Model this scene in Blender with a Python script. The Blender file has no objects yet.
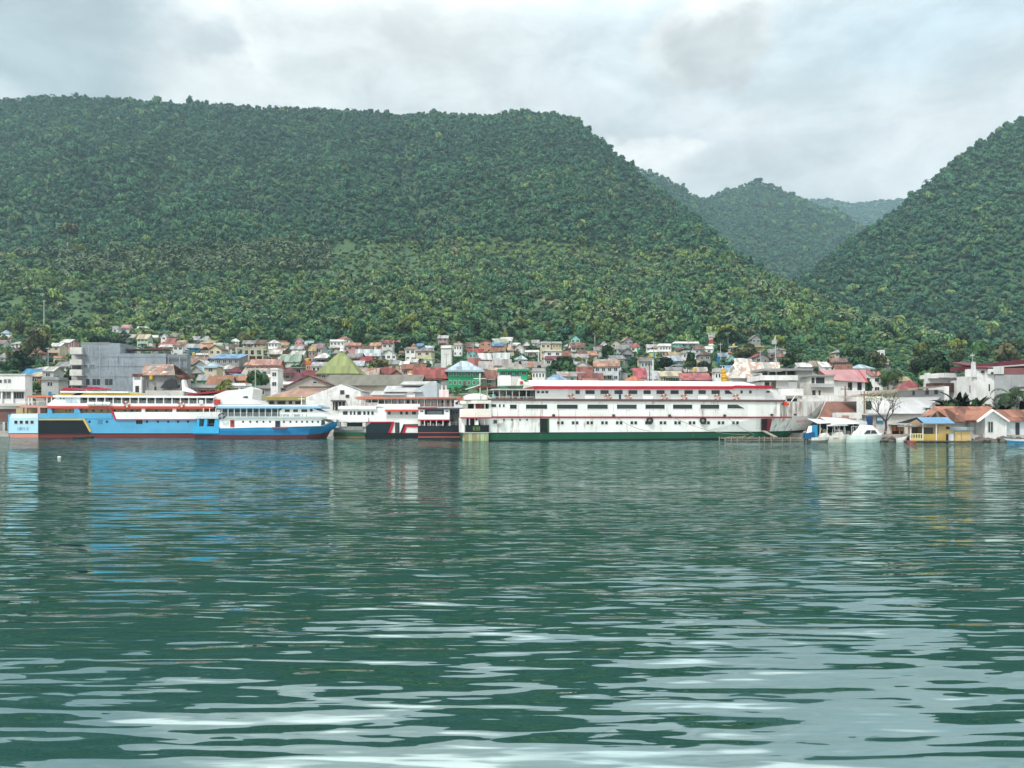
import bpy, math, random
import numpy as np
from mathutils import Vector, Matrix

SC = bpy.context.scene
COL = SC.collection
F = 773.0            # focal length in pixels of a 1024 wide frame
HOR = 421.0          # image row of the horizon
CAMZ = 3.0

# ------------------------------------------------------------------ camera
cam_data = bpy.data.cameras.new('camera')
cam_data.sensor_width = 36.0
cam_data.lens = 36.0 * F / 1024.0
cam_data.shift_y = (HOR - 384.0) / 1024.0
cam_data.clip_start = 0.1
cam_data.clip_end = 20000.0
cam = bpy.data.objects.new('camera', cam_data)
cam.location = (0, 0, CAMZ)
cam.rotation_euler = (math.radians(90), 0, 0)
COL.objects.link(cam)
SC.camera = cam

# ------------------------------------------------------------------ light and exposure
SUN_EL, SUN_AZ = 54.0, 222.0         # degrees; azimuth clockwise from +Y (view direction)
SUN_STRENGTH = 2.4
SKY_STRENGTH = 0.1
HAZE = 0.00016
SKY_LEVEL = 0.75
SC.view_settings.view_transform = 'Standard'
SC.view_settings.look = 'None'
SC.view_settings.gamma = 1.0
SC.view_settings.use_curve_mapping = False
SC.view_settings.exposure = 0.75
SC.render.engine = 'CYCLES'
cy = SC.cycles
cy.use_denoising = True
try:
    cy.denoiser = 'OPENIMAGEDENOISE'
    cy.denoising_input_passes = 'RGB_ALBEDO_NORMAL'
except Exception:
    pass
cy.max_bounces = 6
cy.diffuse_bounces = 2
cy.glossy_bounces = 3
cy.transmission_bounces = 2
cy.volume_bounces = 0
cy.transparent_max_bounces = 8
cy.use_adaptive_sampling = True
cy.adaptive_threshold = 0.02
cy.sample_clamp_indirect = 4.0

sun_d = bpy.data.lights.new('sun', 'SUN')
sun_d.energy = SUN_STRENGTH
sun_d.angle = math.radians(9)
sun_d.color = (1.0, 0.97, 0.92)
sun = bpy.data.objects.new('sun', sun_d)
_el, _az = math.radians(SUN_EL), math.radians(SUN_AZ)
_sd = Vector((math.sin(_az) * math.cos(_el), math.cos(_az) * math.cos(_el), math.sin(_el)))
sun.rotation_euler = (-_sd).to_track_quat('-Z', 'Y').to_euler()
COL.objects.link(sun)


# ------------------------------------------------------------------ node helper
class NT:
    def __init__(s, tree):
        s.t = tree
        s.n = tree.nodes
        s.l = tree.links

    def new(s, kind, **props):
        n = s.n.new(kind)
        for k, v in props.items():
            setattr(n, k, v)
        return n

    def put(s, sock, v):
        if isinstance(v, bpy.types.NodeSocket):
            s.l.new(v, sock)
        elif v is not None:
            try:
                sock.default_value = v
            except Exception:
                sock.default_value = (v, v, v)

    def m(s, op, a, b=None, c=None, clamp=False):
        n = s.new('ShaderNodeMath', operation=op)
        n.use_clamp = clamp
        s.put(n.inputs[0], a)
        if b is not None:
            s.put(n.inputs[1], b)
        if c is not None:
            s.put(n.inputs[2], c)
        return n.outputs[0]

    def vm(s, op, a, b=None, scale=None):
        n = s.new('ShaderNodeVectorMath', operation=op)
        s.put(n.inputs[0], a)
        if b is not None:
            s.put(n.inputs[1], b)
        if scale is not None:
            s.put(n.inputs['Scale'], scale)
        return n.outputs[0]

    def mix(s, fac, a, b, blend='MIX'):
        n = s.new('ShaderNodeMix', data_type='RGBA', blend_type=blend)
        s.put(n.inputs[0], fac)
        for sock, v in ((n.inputs[6], a), (n.inputs[7], b)):
            if isinstance(v, (tuple, list)) and len(v) == 3:
                v = (*v, 1.0)
            s.put(sock, v)
        return n.outputs[2]

    def noise(s, vec, scale, detail=2.0, rough=0.5, dist=0.0, dim='3D', out='Fac'):
        n = s.new('ShaderNodeTexNoise', noise_dimensions=dim)
        if vec is not None:
            s.l.new(vec, n.inputs['Vector'])
        n.inputs['Scale'].default_value = scale
        n.inputs['Detail'].default_value = detail
        n.inputs['Roughness'].default_value = rough
        n.inputs['Distortion'].default_value = dist
        return n.outputs[out]

    def sstep(s, x, lo, hi, a=0.0, b=1.0):
        n = s.new('ShaderNodeMapRange', interpolation_type='SMOOTHSTEP')
        s.put(n.inputs['Value'], x)
        for k, v in (('From Min', lo), ('From Max', hi), ('To Min', a), ('To Max', b)):
            s.put(n.inputs[k], v)
        return n.outputs[0]

    def xyz(s, vec):
        n = s.new('ShaderNodeSeparateXYZ')
        s.l.new(vec, n.inputs[0])
        return n.outputs

    def comb(s, x, y, z):
        n = s.new('ShaderNodeCombineXYZ')
        for i, v in enumerate((x, y, z)):
            s.put(n.inputs[i], v)
        return n.outputs[0]


# ------------------------------------------------------------------ sky: clear-sky model behind broken overcast
world = bpy.data.worlds.new('World')
SC.world = world
world.use_nodes = True
nt = NT(world.node_tree)
nt.n.clear()
sky = nt.new('ShaderNodeTexSky', sky_type='NISHITA')
sky.sun_disc = False
sky.sun_elevation = math.radians(SUN_EL)
sky.sun_rotation = math.radians(SUN_AZ)
sky.air_density = 1.0
sky.dust_density = 2.0
d = nt.new('ShaderNodeTexCoord').outputs['Generated']
X, Y, Z = nt.xyz(d)
AZ = nt.m('ARCTAN2', X, Y)
EL = nt.m('ARCSINE', Z)
warp = nt.noise(nt.vm('MULTIPLY', d, (1, 1, 1.6)), 7.0, 5.0, 0.6, out='Color')
wx, wy, wz = nt.xyz(warp)
AW = nt.m('MULTIPLY_ADD', nt.m('SUBTRACT', wx, 0.5), 0.20, AZ)
EW = nt.m('MULTIPLY_ADD', nt.m('SUBTRACT', wy, 0.5), 0.13, EL)


def ang(px, row):
    x, z = (px - 512) / F, (HOR - row) / F
    return math.atan2(x, 1.0), math.asin(z / math.sqrt(x * x + z * z + 1))


def blob(px, row, rx, ry, soft=0.8, power=1.0):
    a0, e0 = ang(px, row)
    u = nt.m('DIVIDE', nt.m('SUBTRACT', AW, a0), rx / F)
    v = nt.m('DIVIDE', nt.m('SUBTRACT', EW, e0), ry / F)
    r2 = nt.m('ADD', nt.m('MULTIPLY', u, u), nt.m('MULTIPLY', v, v))
    return nt.sstep(nt.m('SQRT', r2), 1.0, 1.0 - soft)


K = 1.0 / SKY_STRENGTH
def cc(r, g, b):                       # cloud radiance as seen in the picture
    return (r * K, g * K, b * K)


n1 = nt.noise(nt.vm('MULTIPLY', d, (1, 1, 2.6)), 4.0, 7.0, 0.60, 0.4)
n2 = nt.noise(nt.vm('MULTIPLY', d, (1, 1, 2.0)), 11.0, 6.0, 0.62, 0.3)
veil = nt.sstep(n1, 0.25, 0.60)
base = nt.mix(nt.m('MULTIPLY_ADD', veil, 0.26, 0.72), sky.outputs[0], cc(0.79, 0.80, 0.785))
col = base
# wide warm-white veil in the middle, pale blue windows towards the right
col = nt.mix(nt.m('MULTIPLY', blob(400, 20, 330, 150, 0.95), 0.85), col, cc(0.73, 0.735, 0.72))
col = nt.mix(nt.m('MULTIPLY', blob(640, 10, 190, 120, 0.9), 0.5), col, cc(0.62, 0.74, 0.79))
col = nt.mix(nt.m('MULTIPLY', blob(940, 20, 260, 90, 0.95), 0.75), col, cc(0.56, 0.70, 0.78))
# bright rims then grey bodies of the separate clouds
col = nt.mix(nt.m('MULTIPLY', blob(185, 55, 125, 62, 0.45), 0.9), col, cc(0.92, 0.92, 0.90))
col = nt.mix(nt.m('MULTIPLY', blob(20, 10, 180, 95, 0.55), 0.92), col, cc(0.40, 0.46, 0.485))
col = nt.mix(nt.m('MULTIPLY', blob(222, 52, 40, 24, 0.8), 0.75), col, cc(0.56, 0.59, 0.60))
col = nt.mix(nt.m('MULTIPLY', blob(716, 44, 72, 38, 0.35), 0.7), col, cc(0.84, 0.83, 0.80))
col = nt.mix(nt.m('MULTIPLY', blob(728, 54, 62, 34, 0.6), 0.85), col, cc(0.55, 0.56, 0.555))
col = nt.mix(nt.m('MULTIPLY', blob(655, 152, 66, 26, 0.35), 0.95), col, cc(0.96, 0.95, 0.92))
col = nt.mix(nt.m('MULTIPLY', blob(745, 163, 105, 30, 0.6), 0.85), col, cc(0.62, 0.64, 0.64))
col = nt.mix(nt.m('MULTIPLY', blob(900, 168, 130, 36, 0.6), 0.7), col, cc(0.80, 0.81, 0.80))
col = nt.mix(nt.m('MULTIPLY', blob(410, 98, 120, 16, 0.7), 0.6), col, cc(0.66, 0.69, 0.69))
tex = nt.sstep(n2, 0.30, 0.72, 0.84, 1.12)
col = nt.mix(1.0, col, nt.comb(tex, tex, tex), 'MULTIPLY')
# unseen bright cloud added high ahead to whiten water reflections; elsewhere more even
ahead = nt.m('MULTIPLY', nt.sstep(nt.m('ABSOLUTE', nt.m('SUBTRACT', AZ, 0.12)), 1.2, 0.5), nt.sstep(EL, math.radians(58), math.radians(42)))
high = nt.m('MULTIPLY_ADD', nt.sstep(EL, math.radians(30), math.radians(45)), 0.5, SKY_LEVEL)
up = nt.m('MULTIPLY_ADD', nt.m('MULTIPLY', ahead, nt.sstep(EL, math.radians(26), math.radians(33))), 1.0, high)
col = nt.mix(1.0, col, nt.comb(up, up, up), 'MULTIPLY')
bg = nt.new('ShaderNodeBackground')
nt.put(bg.inputs['Color'], col)
bg.inputs['Strength'].default_value = SKY_STRENGTH
wo = nt.new('ShaderNodeOutputWorld')
nt.l.new(bg.outputs[0], wo.inputs['Surface'])

# ------------------------------------------------------------------ object helpers
def tag(o, label=None, cat=None, group=None, kind=None):
    if label:
        o['label'] = label
    if cat:
        o['category'] = cat
    if group:
        o['group'] = group
    if kind:
        o['kind'] = kind
    return o


def thing(name, label, cat, loc=(0, 0, 0), rz=0.0, group=None):
    o = bpy.data.objects.new(name, None)
    o.empty_display_size = 0.5
    o.location = loc
    o.rotation_euler = (0, 0, rz)
    COL.objects.link(o)
    return tag(o, label, cat, group)


def copy_tree(o, parent=None):
    c = o.copy()
    COL.objects.link(c)
    if parent is not None:
        c.parent = parent
    for ch in o.children:
        copy_tree(ch, c)
    return c


def mesh_obj(name, me, parent=None, loc=None):
    o = bpy.data.objects.new(name, me)
    if loc is not None:
        o.location = loc
    COL.objects.link(o)
    if parent is not None:
        o.parent = parent
    return o


class MB:
    """collects faces and links them as one mesh object"""
    def __init__(s):
        s.v, s.f, s.m = [], [], []
        s.mi = 0

    def mat(s, i):
        s.mi = i
        return s

    def face(s, pts):
        k = len(s.v)
        s.v += [tuple(p) for p in pts]
        s.f.append(list(range(k, k + len(pts))))
        s.m.append(s.mi)

    def box(s, x0, x1, y0, y1, z0, z1):
        k = len(s.v)
        s.v += [(x0, y0, z0), (x1, y0, z0), (x1, y1, z0), (x0, y1, z0),
                (x0, y0, z1), (x1, y0, z1), (x1, y1, z1), (x0, y1, z1)]
        for q in ((0, 3, 2, 1), (4, 5, 6, 7), (0, 1, 5, 4), (1, 2, 6, 5), (2, 3, 7, 6), (3, 0, 4, 7)):
            s.f.append([k + i for i in q])
            s.m.append(s.mi)
        return s

    def prism(s, poly, a0, a1, axis='y'):
        """poly of 2-D points, swept along axis ('y': points are x,z; 'x': points are y,z; 'z': points are x,y)"""
        n = len(poly)
        k = len(s.v)
        for a in (a0, a1):
            for p, q in poly:
                s.v.append((p, a, q) if axis == 'y' else (a, p, q) if axis == 'x' else (p, q, a))
        s.f.append([k + i for i in range(n)])
        s.f.append([k + n + i for i in reversed(range(n))])
        s.m += [s.mi] * 2
        for i in range(n):
            j = (i + 1) % n
            s.f.append([k + j, k + i, k + n + i, k + n + j])
            s.m.append(s.mi)
        return s

    def tube(s, p0, p1, r0, r1=None, n=6):
        r1 = r0 if r1 is None else r1
        a, b = Vector(p0), Vector(p1)
        dz = (b - a).normalized()
        up = Vector((0, 0, 1)) if abs(dz.z) < 0.9 else Vector((1, 0, 0))
        ux = dz.cross(up).normalized()
        uy = dz.cross(ux)
        k = len(s.v)
        for c, r in ((a, r0), (b, r1)):
            for i in range(n):
                t = 2 * math.pi * i / n
                s.v.append(tuple(c + ux * (r * math.cos(t)) + uy * (r * math.sin(t))))
        for i in range(n):
            j = (i + 1) % n
            s.f.append([k + i, k + j, k + n + j, k + n + i])
            s.m.append(s.mi)
        s.f.append([k + i for i in reversed(range(n))])
        s.f.append([k + n + i for i in range(n)])
        s.m += [s.mi] * 2
        return s

    def path(s, pts, r, n=6):
        for a, b in zip(pts[:-1], pts[1:]):
            s.tube(a, b, r, r, n)
        return s

    def grid(s, rows, flip=False):
        """rows: list of equally long point lists"""
        k = len(s.v)
        w = len(rows[0])
        for r in rows:
            s.v += [tuple(p) for p in r]
        for i in range(len(rows) - 1):
            for j in range(w - 1):
                q = [k + i * w + j, k + i * w + j + 1, k + (i + 1) * w + j + 1, k + (i + 1) * w + j]
                s.f.append(q[::-1] if flip else q)
                s.m.append(s.mi)
        return s

    def ball(s, c, r, n=8, sz=1.0, jit=0.0, rng=None):
        rows = []
        for i in range(n // 2 + 1):
            th = math.pi * i / (n // 2)
            rr = []
            for j in range(n + 1):
                ph = 2 * math.pi * (j % n) / n
                rr.append((c[0] + r * math.sin(th) * math.cos(ph), c[1] + r * math.sin(th) * math.sin(ph), c[2] + r * sz * math.cos(th)))
            rows.append(rr)
        return s.grid(rows, True)

    def torus(s, c, R, r, axis='y', n=14, k=6):
        rows = []
        for i in range(n + 1):
            t = 2 * math.pi * (i % n) / n
            rr = []
            for j in range(k + 1):
                p = 2 * math.pi * (j % k) / k
                q = R + r * math.cos(p)
                u, w, h = q * math.cos(t), q * math.sin(t), r * math.sin(p)
                rr.append((c[0] + u, c[1] + h, c[2] + w) if axis == 'y' else (c[0] + u, c[1] + w, c[2] + h))
            rows.append(rr)
        return s.grid(rows)

    def mesh(s, name, mats, smooth=False):
        me = bpy.data.meshes.new(name)
        me.from_pydata(s.v, [], s.f)
        for m in (mats if isinstance(mats, (list, tuple)) else [mats]):
            me.materials.append(m)
        me.polygons.foreach_set('material_index', s.m)
        if smooth:
            me.polygons.foreach_set('use_smooth', [True] * len(s.f))
        me.update()
        return me

    def build(s, name, mats, parent=None, loc=None, smooth=False):
        return mesh_obj(name, s.mesh(name, mats, smooth), parent, loc)
# ------------------------------------------------------------------ terrain heights
def vnoise(x, y, seed=0):
    """smooth value noise in -1..1"""
    x = np.asarray(x, float)
    y = np.asarray(y, float)
    xi, yi = np.floor(x).astype(np.int64), np.floor(y).astype(np.int64)
    xf, yf = x - xi, y - yi

    def h(a, b):
        n = (a * 374761393 + b * 668265263 + seed * 982451653) & 0xFFFFFFFF
        n = ((n ^ (n >> 13)) * 1274126177) & 0xFFFFFFFF
        return ((n ^ (n >> 16)) & 0xFFFF) / 32767.5 - 1.0
    u, v = xf * xf * (3 - 2 * xf), yf * yf * (3 - 2 * yf)
    return (h(xi, yi) * (1 - u) + h(xi + 1, yi) * u) * (1 - v) + (h(xi, yi + 1) * (1 - u) + h(xi + 1, yi + 1) * u) * v


def fbm(x, y, o=4, seed=0):
    s, a = 0, 1.0
    for i in range(o):
        s = s + a * vnoise(x * 2 ** i, y * 2 ** i, seed + i)
        a *= 0.5
    return s / 1.6


def tab(px, pairs):
    a = np.array(pairs, float)
    return np.interp(px, a[:, 0], a[:, 1])


def z_of(row, Yd):
    return CAMZ + (HOR - row) / F * Yd


def shore_px(px):
    return tab(px, [(-600, 152), (330, 150), (455, 141), (470, 138), (830, 128), (842, 114), (1024, 111), (1700, 111)])


def smax(a, b, k):
    h = np.clip(0.5 + 0.5 * (a - b) / k, 0, 1)
    return b * (1 - h) + a * h + k * h * (1 - h)


def profile(Yd, knots):
    """knots: list of (Y array, z array) from front to back; straight between them, falling off behind the last"""
    z = knots[0][1] + 0 * Yd
    for (ya, za), (yb, zb) in zip(knots[:-1], knots[1:]):
        t = np.clip((Yd - ya) / np.maximum(yb - ya, 1.0), 0, 1)
        z = np.where(Yd >= ya, za + (zb - za) * t, z)
    yl, zl = knots[-1]
    return np.where(Yd > yl, zl - 0.45 * (Yd - yl), z)


RIDGE_A = [(-700, 120), (-400, 112), (-100, 96), (0, 103), (40, 99), (80, 99), (130, 103), (200, 106), (300, 111), (360, 114), (400, 117), (440, 116),
           (480, 118), (520, 114), (560, 116), (575, 121), (590, 134), (612, 152), (634, 170), (650, 184), (662, 193), (685, 210), (707, 228),
           (722, 252), (740, 262), (792, 288), (857, 316), (937, 340), (977, 354), (1005, 372), (1100, 386), (1300, 396)]
RIDGE_D = [(600, 420), (740, 340), (770, 312), (797, 284), (832, 258), (880, 223), (912, 198), (942, 175), (977, 148), (1024, 121), (1100, 85),
           (1200, 65), (1400, 55), (1900, 70)]
RIDGE_C = [(500, 420), (600, 300), (640, 262), (700, 206), (709, 200), (730, 191), (745, 185), (757, 183), (770, 187), (782, 193), (800, 200), (822, 208),
           (840, 214), (857, 223), (867, 231), (900, 253), (950, 292), (1100, 400)]
RIDGE_B = [(400, 170), (560, 150), (612, 155), (634, 170), (655, 176), (682, 188), (702, 203), (720, 218), (760, 253), (900, 400)]


def height(X, Yd):
    X = np.asarray(X, float)
    Yd = np.asarray(Yd, float)
    px = 512 + F * X / Yd
    px = px + 6 * vnoise(Yd / 60.0, X / 90.0, 5) * np.clip((Yd - 450) / 200, 0, 1)
    s = shore_px(px)
    # flat waterfront, then the town on its slope
    town = 1.0 + 0.16 * np.maximum(0, Yd - 165)
    z = np.where(Yd < s, -2.0, town)
    w = fbm(X / 170.0, Yd / 230.0, 3, 11)
    # A: the long wooded hill and its spur running down to the right
    D = tab(px, [(-700, 1200), (560, 1150), (612, 1050), (662, 950), (707, 800), (722, 720), (792, 620), (857, 540), (937, 470), (977, 440), (1005, 430), (1700, 430)])
    zr = z_of(tab(px, RIDGE_A), D)
    d0 = np.minimum(420, D - 30)
    z0 = 1.0 + 0.16 * (d0 - 165)
    rb = tab(px, [(-700, 258), (0, 254), (100, 252), (300, 247), (480, 241), (560, 247), (650, 254), (712, 251), (722, 254)])
    db = np.minimum(700, d0 + (D - d0) * 0.6)
    zb = np.minimum(z_of(rb, db), z0 + (zr - z0) * 0.62)
    hump = np.clip((Yd - d0) / 120, 0, 1) * np.clip((D - Yd) / 160, 0, 1)
    Yw = Yd + 48 * w * hump
    A = profile(Yw, [(d0, z0), (db, zb), (D, zr)])
    A = A - 22 * np.abs(fbm(X / 105.0 + 3, Yd / 330.0, 3, 31)) * hump
    for gp, gw, gd in ((411, 9, 30), (168, 8, 16), (268, 8, 18), (505, 9, 20), (640, 8, 22)):
        A = A - gd * np.exp(-((px - gp - 14 * np.sin(Yd / 130.0 + gp)) / gw) ** 2) * hump * np.clip((Yd - db) / 90, 0, 1)
    z = np.where(Yd > d0, A, z)
    floor = 46 + 0.10 * (Yd - 600)
    z = np.where(Yd > 430, np.maximum(z, np.minimum(floor, z0 + 0.16 * (Yd - d0))), z)
    # D: steep hill on the right
    DD = tab(px, [(600, 700), (797, 870), (832, 900), (912, 950), (1024, 1000), (1400, 1080)])
    zd = z_of(tab(px, RIDGE_D), DD)
    Yw = Yd + 40 * w * np.clip((Yd - 560) / 120, 0, 1) * np.clip((DD - Yd) / 160, 0, 1)
    Dz = profile(Yw, [(560 + 0 * px, 44 + 0 * px), (600 + 0 * px, 50 + 0 * px), (DD, zd)])
    z = np.where(Yd > 560, np.maximum(z, Dz), z)
    # C: cone hill closing the valley, B: shoulder behind the long hill
    for rid, DC, f0, zf in ((RIDGE_C, 2100.0, 1450.0, 200.0), (RIDGE_B, 1900.0, 1300.0, 150.0)):
        zc = z_of(tab(px, rid), DC)
        Yw = Yd + 60 * w * np.clip((Yd - f0) / 120, 0, 1) * np.clip((DC - Yd) / 160, 0, 1)
        Cz = profile(Yw, [(f0 + 0 * px, zf + 0 * px), (DC + 0 * px, zc)])
        Cz = Cz - 12 * np.abs(fbm(X / 90.0, Yd / 160.0, 3, 77)) * np.clip((Yd - f0) / 120, 0, 1) * np.clip((DC - Yd) / 160, 0, 1)
        z = np.where(Yd > f0, np.maximum(z, Cz), z)
    return z


def ground(x, y):
    return float(height(np.array([x]), np.array([y]))[0])


def np_mesh(name, co, faces, mats, smooth=False):
    me = bpy.data.meshes.new(name)
    nf, k = faces.shape
    me.vertices.add(len(co))
    me.vertices.foreach_set('co', co.astype(np.float32).ravel())
    me.loops.add(nf * k)
    me.loops.foreach_set('vertex_index', faces.astype(np.int32).ravel())
    me.polygons.add(nf)
    me.polygons.foreach_set('loop_start', np.arange(0, nf * k, k, dtype=np.int32))
    me.polygons.foreach_set('loop_total', np.full(nf, k, dtype=np.int32))
    for m in mats:
        me.materials.append(m)
    if smooth:
        me.polygons.foreach_set('use_smooth', np.ones(nf, bool))
    me.update(calc_edges=True)
    me.validate()
    return me


def grid_faces(nr, nc):
    i = np.arange(nr - 1)[:, None] * nc + np.arange(nc - 1)[None, :]
    return np.stack([i, i + 1, i + 1 + nc, i + nc], -1).reshape(-1, 4)


def new_mat(name):
    m = bpy.data.materials.new(name)
    m.use_nodes = True
    t = NT(m.node_tree)
    b = m.node_tree.nodes['Principled BSDF']
    return m, t, b


# ------------------------------------------------------------------ ground material
m_ground, t, b = new_mat('ground_soil_and_undergrowth')
pos = t.new('ShaderNodeNewGeometry').outputs['Position']
gx, gy, gz = t.xyz(pos)
nA = t.noise(pos, 0.05, 5, 0.6)
nB = t.noise(pos, 0.5, 4, 0.6)
town_c = t.mix(t.sstep(nB, 0.35, 0.65), (0.20, 0.18, 0.15), (0.30, 0.29, 0.27))
soil = t.mix(t.sstep(nA, 0.4, 0.62), (0.025, 0.062, 0.026), (0.05, 0.105, 0.036))
soil = t.mix(t.m('MULTIPLY', t.sstep(nB, 0.45, 0.7), t.sstep(gy, 780.0, 700.0)), soil, (0.085, 0.14, 0.045))
edge = t.sstep(t.m('MULTIPLY_ADD', nA, 160.0, gy), 270, 330)
gc = t.mix(edge, town_c, soil)
# bare earth cuts on the slope
for ex, ey, er in ((-181, 428, 8), (26, 505, 7), (-50, 700, 10), (-255, 520, 14)):
    dd = t.m('SQRT', t.m('ADD', t.m('POWER', t.m('SUBTRACT', gx, ex), 2.0), t.m('POWER', t.m('MULTIPLY', t.m('SUBTRACT', gy, ey), 0.5), 2.0)))
    gc = t.mix(t.sstep(t.m('MULTIPLY_ADD', nB, 8.0, dd), er + 6, er), gc, (0.24, 0.17, 0.11))
t.put(b.inputs['Base Color'], gc)
b.inputs['Roughness'].default_value = 0.95

v = np.concatenate([[-0.6, 0.0, 0.02, 2, 5, 9, 14], np.arange(20, 330, 5), np.arange(330, 1300, 9), np.arange(1300, 2700, 22)])
pxs = np.arange(-620, 1661, 7.5)
PX, V = np.meshgrid(pxs, v)
YY = shore_px(PX) + V
XX = (PX - 512) / F * YY
ZZ = height(XX, YY)
ZZ[0] = -3.0
ZZ[1] = -3.0
ZZ[2] = 1.0
co = np.stack([XX, YY, ZZ], -1).reshape(-1, 3)
terrain = mesh_obj('terrain', np_mesh('terrain', co, grid_faces(*PX.shape), [m_ground], True))
tag(terrain, 'green hills and town slope rising behind the harbour', 'hills', kind='structure')

# the far ridge beyond the valley
pxs = np.arange(380, 1300, 6.0)
vv = np.arange(2500, 4100, 40.0)
PX, YY = np.meshgrid(pxs, vv)
XX = (PX - 512) / F * YY
zr = z_of(tab(PX, [(380, 240), (600, 205), (700, 199), (760, 198), (800, 199), (830, 200), (850, 203), (880, 201), (907, 199), (950, 195), (1100, 190), (1300, 230)]), 3500.0)
far_h = np.where(YY < 3500, zr - (3500 - YY) * 0.55, zr - (YY - 3500) * 0.5) - 60 * np.abs(fbm(XX / 260, YY / 500, 4, 3)) * np.clip((3500 - YY) / 300, 0, 1)
far_h += 6 * fbm(XX / 25, YY / 40, 3, 9)
far_hill = mesh_obj('far_mountain', np_mesh('far_mountain', np.stack([XX, YY, far_h], -1).reshape(-1, 3), grid_faces(*PX.shape), [m_ground], True))
tag(far_hill, 'hazy blue ridge closing the end of the valley', 'mountain', kind='structure')


def far_height(X, Yd):
    px = 512 + F * X / Yd
    r = z_of(np.interp(px, [380, 600, 700, 760, 800, 830, 850, 880, 907, 950, 1100, 1300], [240, 205, 199, 198, 199, 200, 203, 201, 199, 195, 190, 230]), 3500.0)
    return np.where(Yd < 3500, r - (3500 - Yd) * 0.55, r - (Yd - 3500) * 0.5) - 60 * np.abs(fbm(X / 260, Yd / 500, 4, 3)) * np.clip((3500 - Yd) / 300, 0, 1) - 4


# ------------------------------------------------------------------ water
m_water, t, b = new_mat('sea_water')
pos = t.new('ShaderNodeNewGeometry').outputs['Position']
px_, py_, pz_ = t.xyz(pos)


def slope(scale, sx, detail, off, rough=0.5, dist=0.0):
    vec = t.comb(t.m('MULTIPLY_ADD', px_, sx, off), py_, off * 0.37)
    return t.vm('SUBTRACT', t.noise(vec, scale, detail, rough, dist, out='Color'), (0.5, 0.5, 0.5))


s1 = slope(3.8, 0.145, 1.0, 3.1, 0.45, 0.7)       # rounded ripples, about a metre
s2 = slope(8.0, 0.19, 1.0, 7.7, 0.5, 0.5)        # small ripples
s3 = slope(0.55, 0.30, 1.5, 1.3)                 # slow swell
patch = t.sstep(t.noise(t.comb(t.m('MULTIPLY', px_, 0.6), py_, 5.0), 0.06, 2.0), 0.35, 0.65, 0.75, 1.2)
sl = t.vm('ADD', t.vm('SCALE', s1, scale=0.42), t.vm('ADD', t.vm('SCALE', s2, scale=0.18), t.vm('SCALE', s3, scale=0.04)))
sl = t.vm('SCALE', sl, scale=t.m('MULTIPLY', patch, t.sstep(py_, 28.0, 85.0, 1.0, 1.7)))
lx, ly, lz = t.xyz(sl)
nrm = t.vm('NORMALIZE', t.comb(t.m('MULTIPLY', lx, 0.6), ly, 1.0))
t.n.remove(b)
fr = t.new('ShaderNodeFresnel')
fr.inputs['IOR'].default_value = 6.5
t.put(fr.inputs['Normal'], nrm)
body = t.new('ShaderNodeBsdfDiffuse')
deep = t.noise(pos, 0.03, 3.0)
t.put(body.inputs['Color'], t.mix(deep, (0.0, 0.028, 0.024), (0.0, 0.040, 0.034)))
gl = t.new('ShaderNodeBsdfGlossy')
gl.inputs['Roughness'].default_value = 0.02
gl.inputs['Color'].default_value = (0.85, 1, 0.98, 1)
t.put(gl.inputs['Normal'], nrm)
mx = t.new('ShaderNodeMixShader')
t.put(mx.inputs[0], fr.outputs[0])
t.l.new(body.outputs[0], mx.inputs[1])
t.l.new(gl.outputs[0], mx.inputs[2])
t.l.new(mx.outputs[0], t.n['Material Output'].inputs['Surface'])
w_ = MB()
w_.face([(-2600, -400, 0), (2600, -400, 0), (2600, 160, 0), (-2600, 160, 0)])
sea = w_.build('sea', m_water)
tag(sea, 'green rippled harbour water reflecting the hills and sky', 'sea', kind='structure')
# ------------------------------------------------------------------ foliage materials
def leaf_mat(name, dark, mid, light, instancer=True):
    m, t, b = new_mat(name)
    oi = t.new('ShaderNodeObjectInfo')
    at = t.new('ShaderNodeAttribute')
    at.attribute_name = 'clump'
    if instancer:
        ia = t.new('ShaderNodeAttribute')
        ia.attribute_type = 'INSTANCER'
        ia.attribute_name = 'tone'
        tone = ia.outputs['Fac']
    else:
        tone = t.m('MULTIPLY_ADD', oi.outputs['Random'], 0.7, 0.15)
    c = t.mix(t.sstep(tone, 0.0, 0.5), dark, mid)
    c = t.mix(t.sstep(tone, 0.5, 1.0), c, light)
    # each clump of leaves has its own green, each plant a slight hue of its own
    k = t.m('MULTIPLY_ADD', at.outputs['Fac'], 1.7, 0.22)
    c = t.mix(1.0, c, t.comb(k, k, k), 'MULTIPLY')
    warm = t.m('MULTIPLY', t.sstep(oi.outputs['Random'], 0.86, 1.0), 0.45)
    c = t.mix(warm, c, (0.13, 0.125, 0.06))
    t.put(b.inputs['Base Color'], c)
    b.inputs['Roughness'].default_value = 0.65
    b.inputs['Specular IOR Level'].default_value = 0.25
    return m


m_leaf = leaf_mat('forest_leaves', (0.031, 0.098, 0.068), (0.066, 0.172, 0.080), (0.190, 0.275, 0.080))
m_leaf_single = leaf_mat('tree_leaves', (0.020, 0.060, 0.028), (0.050, 0.115, 0.036), (0.13, 0.18, 0.045), False)
m_palm = leaf_mat('palm_leaves', (0.060, 0.115, 0.058), (0.105, 0.160, 0.080), (0.16, 0.20, 0.09))
m_palm_single = leaf_mat('palm_fronds', (0.022, 0.050, 0.017), (0.036, 0.074, 0.024), (0.060, 0.095, 0.032), False)
m_bark, t, b = new_mat('bark')
tc = t.new('ShaderNodeTexCoord').outputs['Object']
t.put(b.inputs['Base Color'], t.mix(t.noise(tc, 2.0, 4), (0.12, 0.10, 0.075), (0.26, 0.23, 0.19)))
b.inputs['Roughness'].default_value = 0.9


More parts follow.
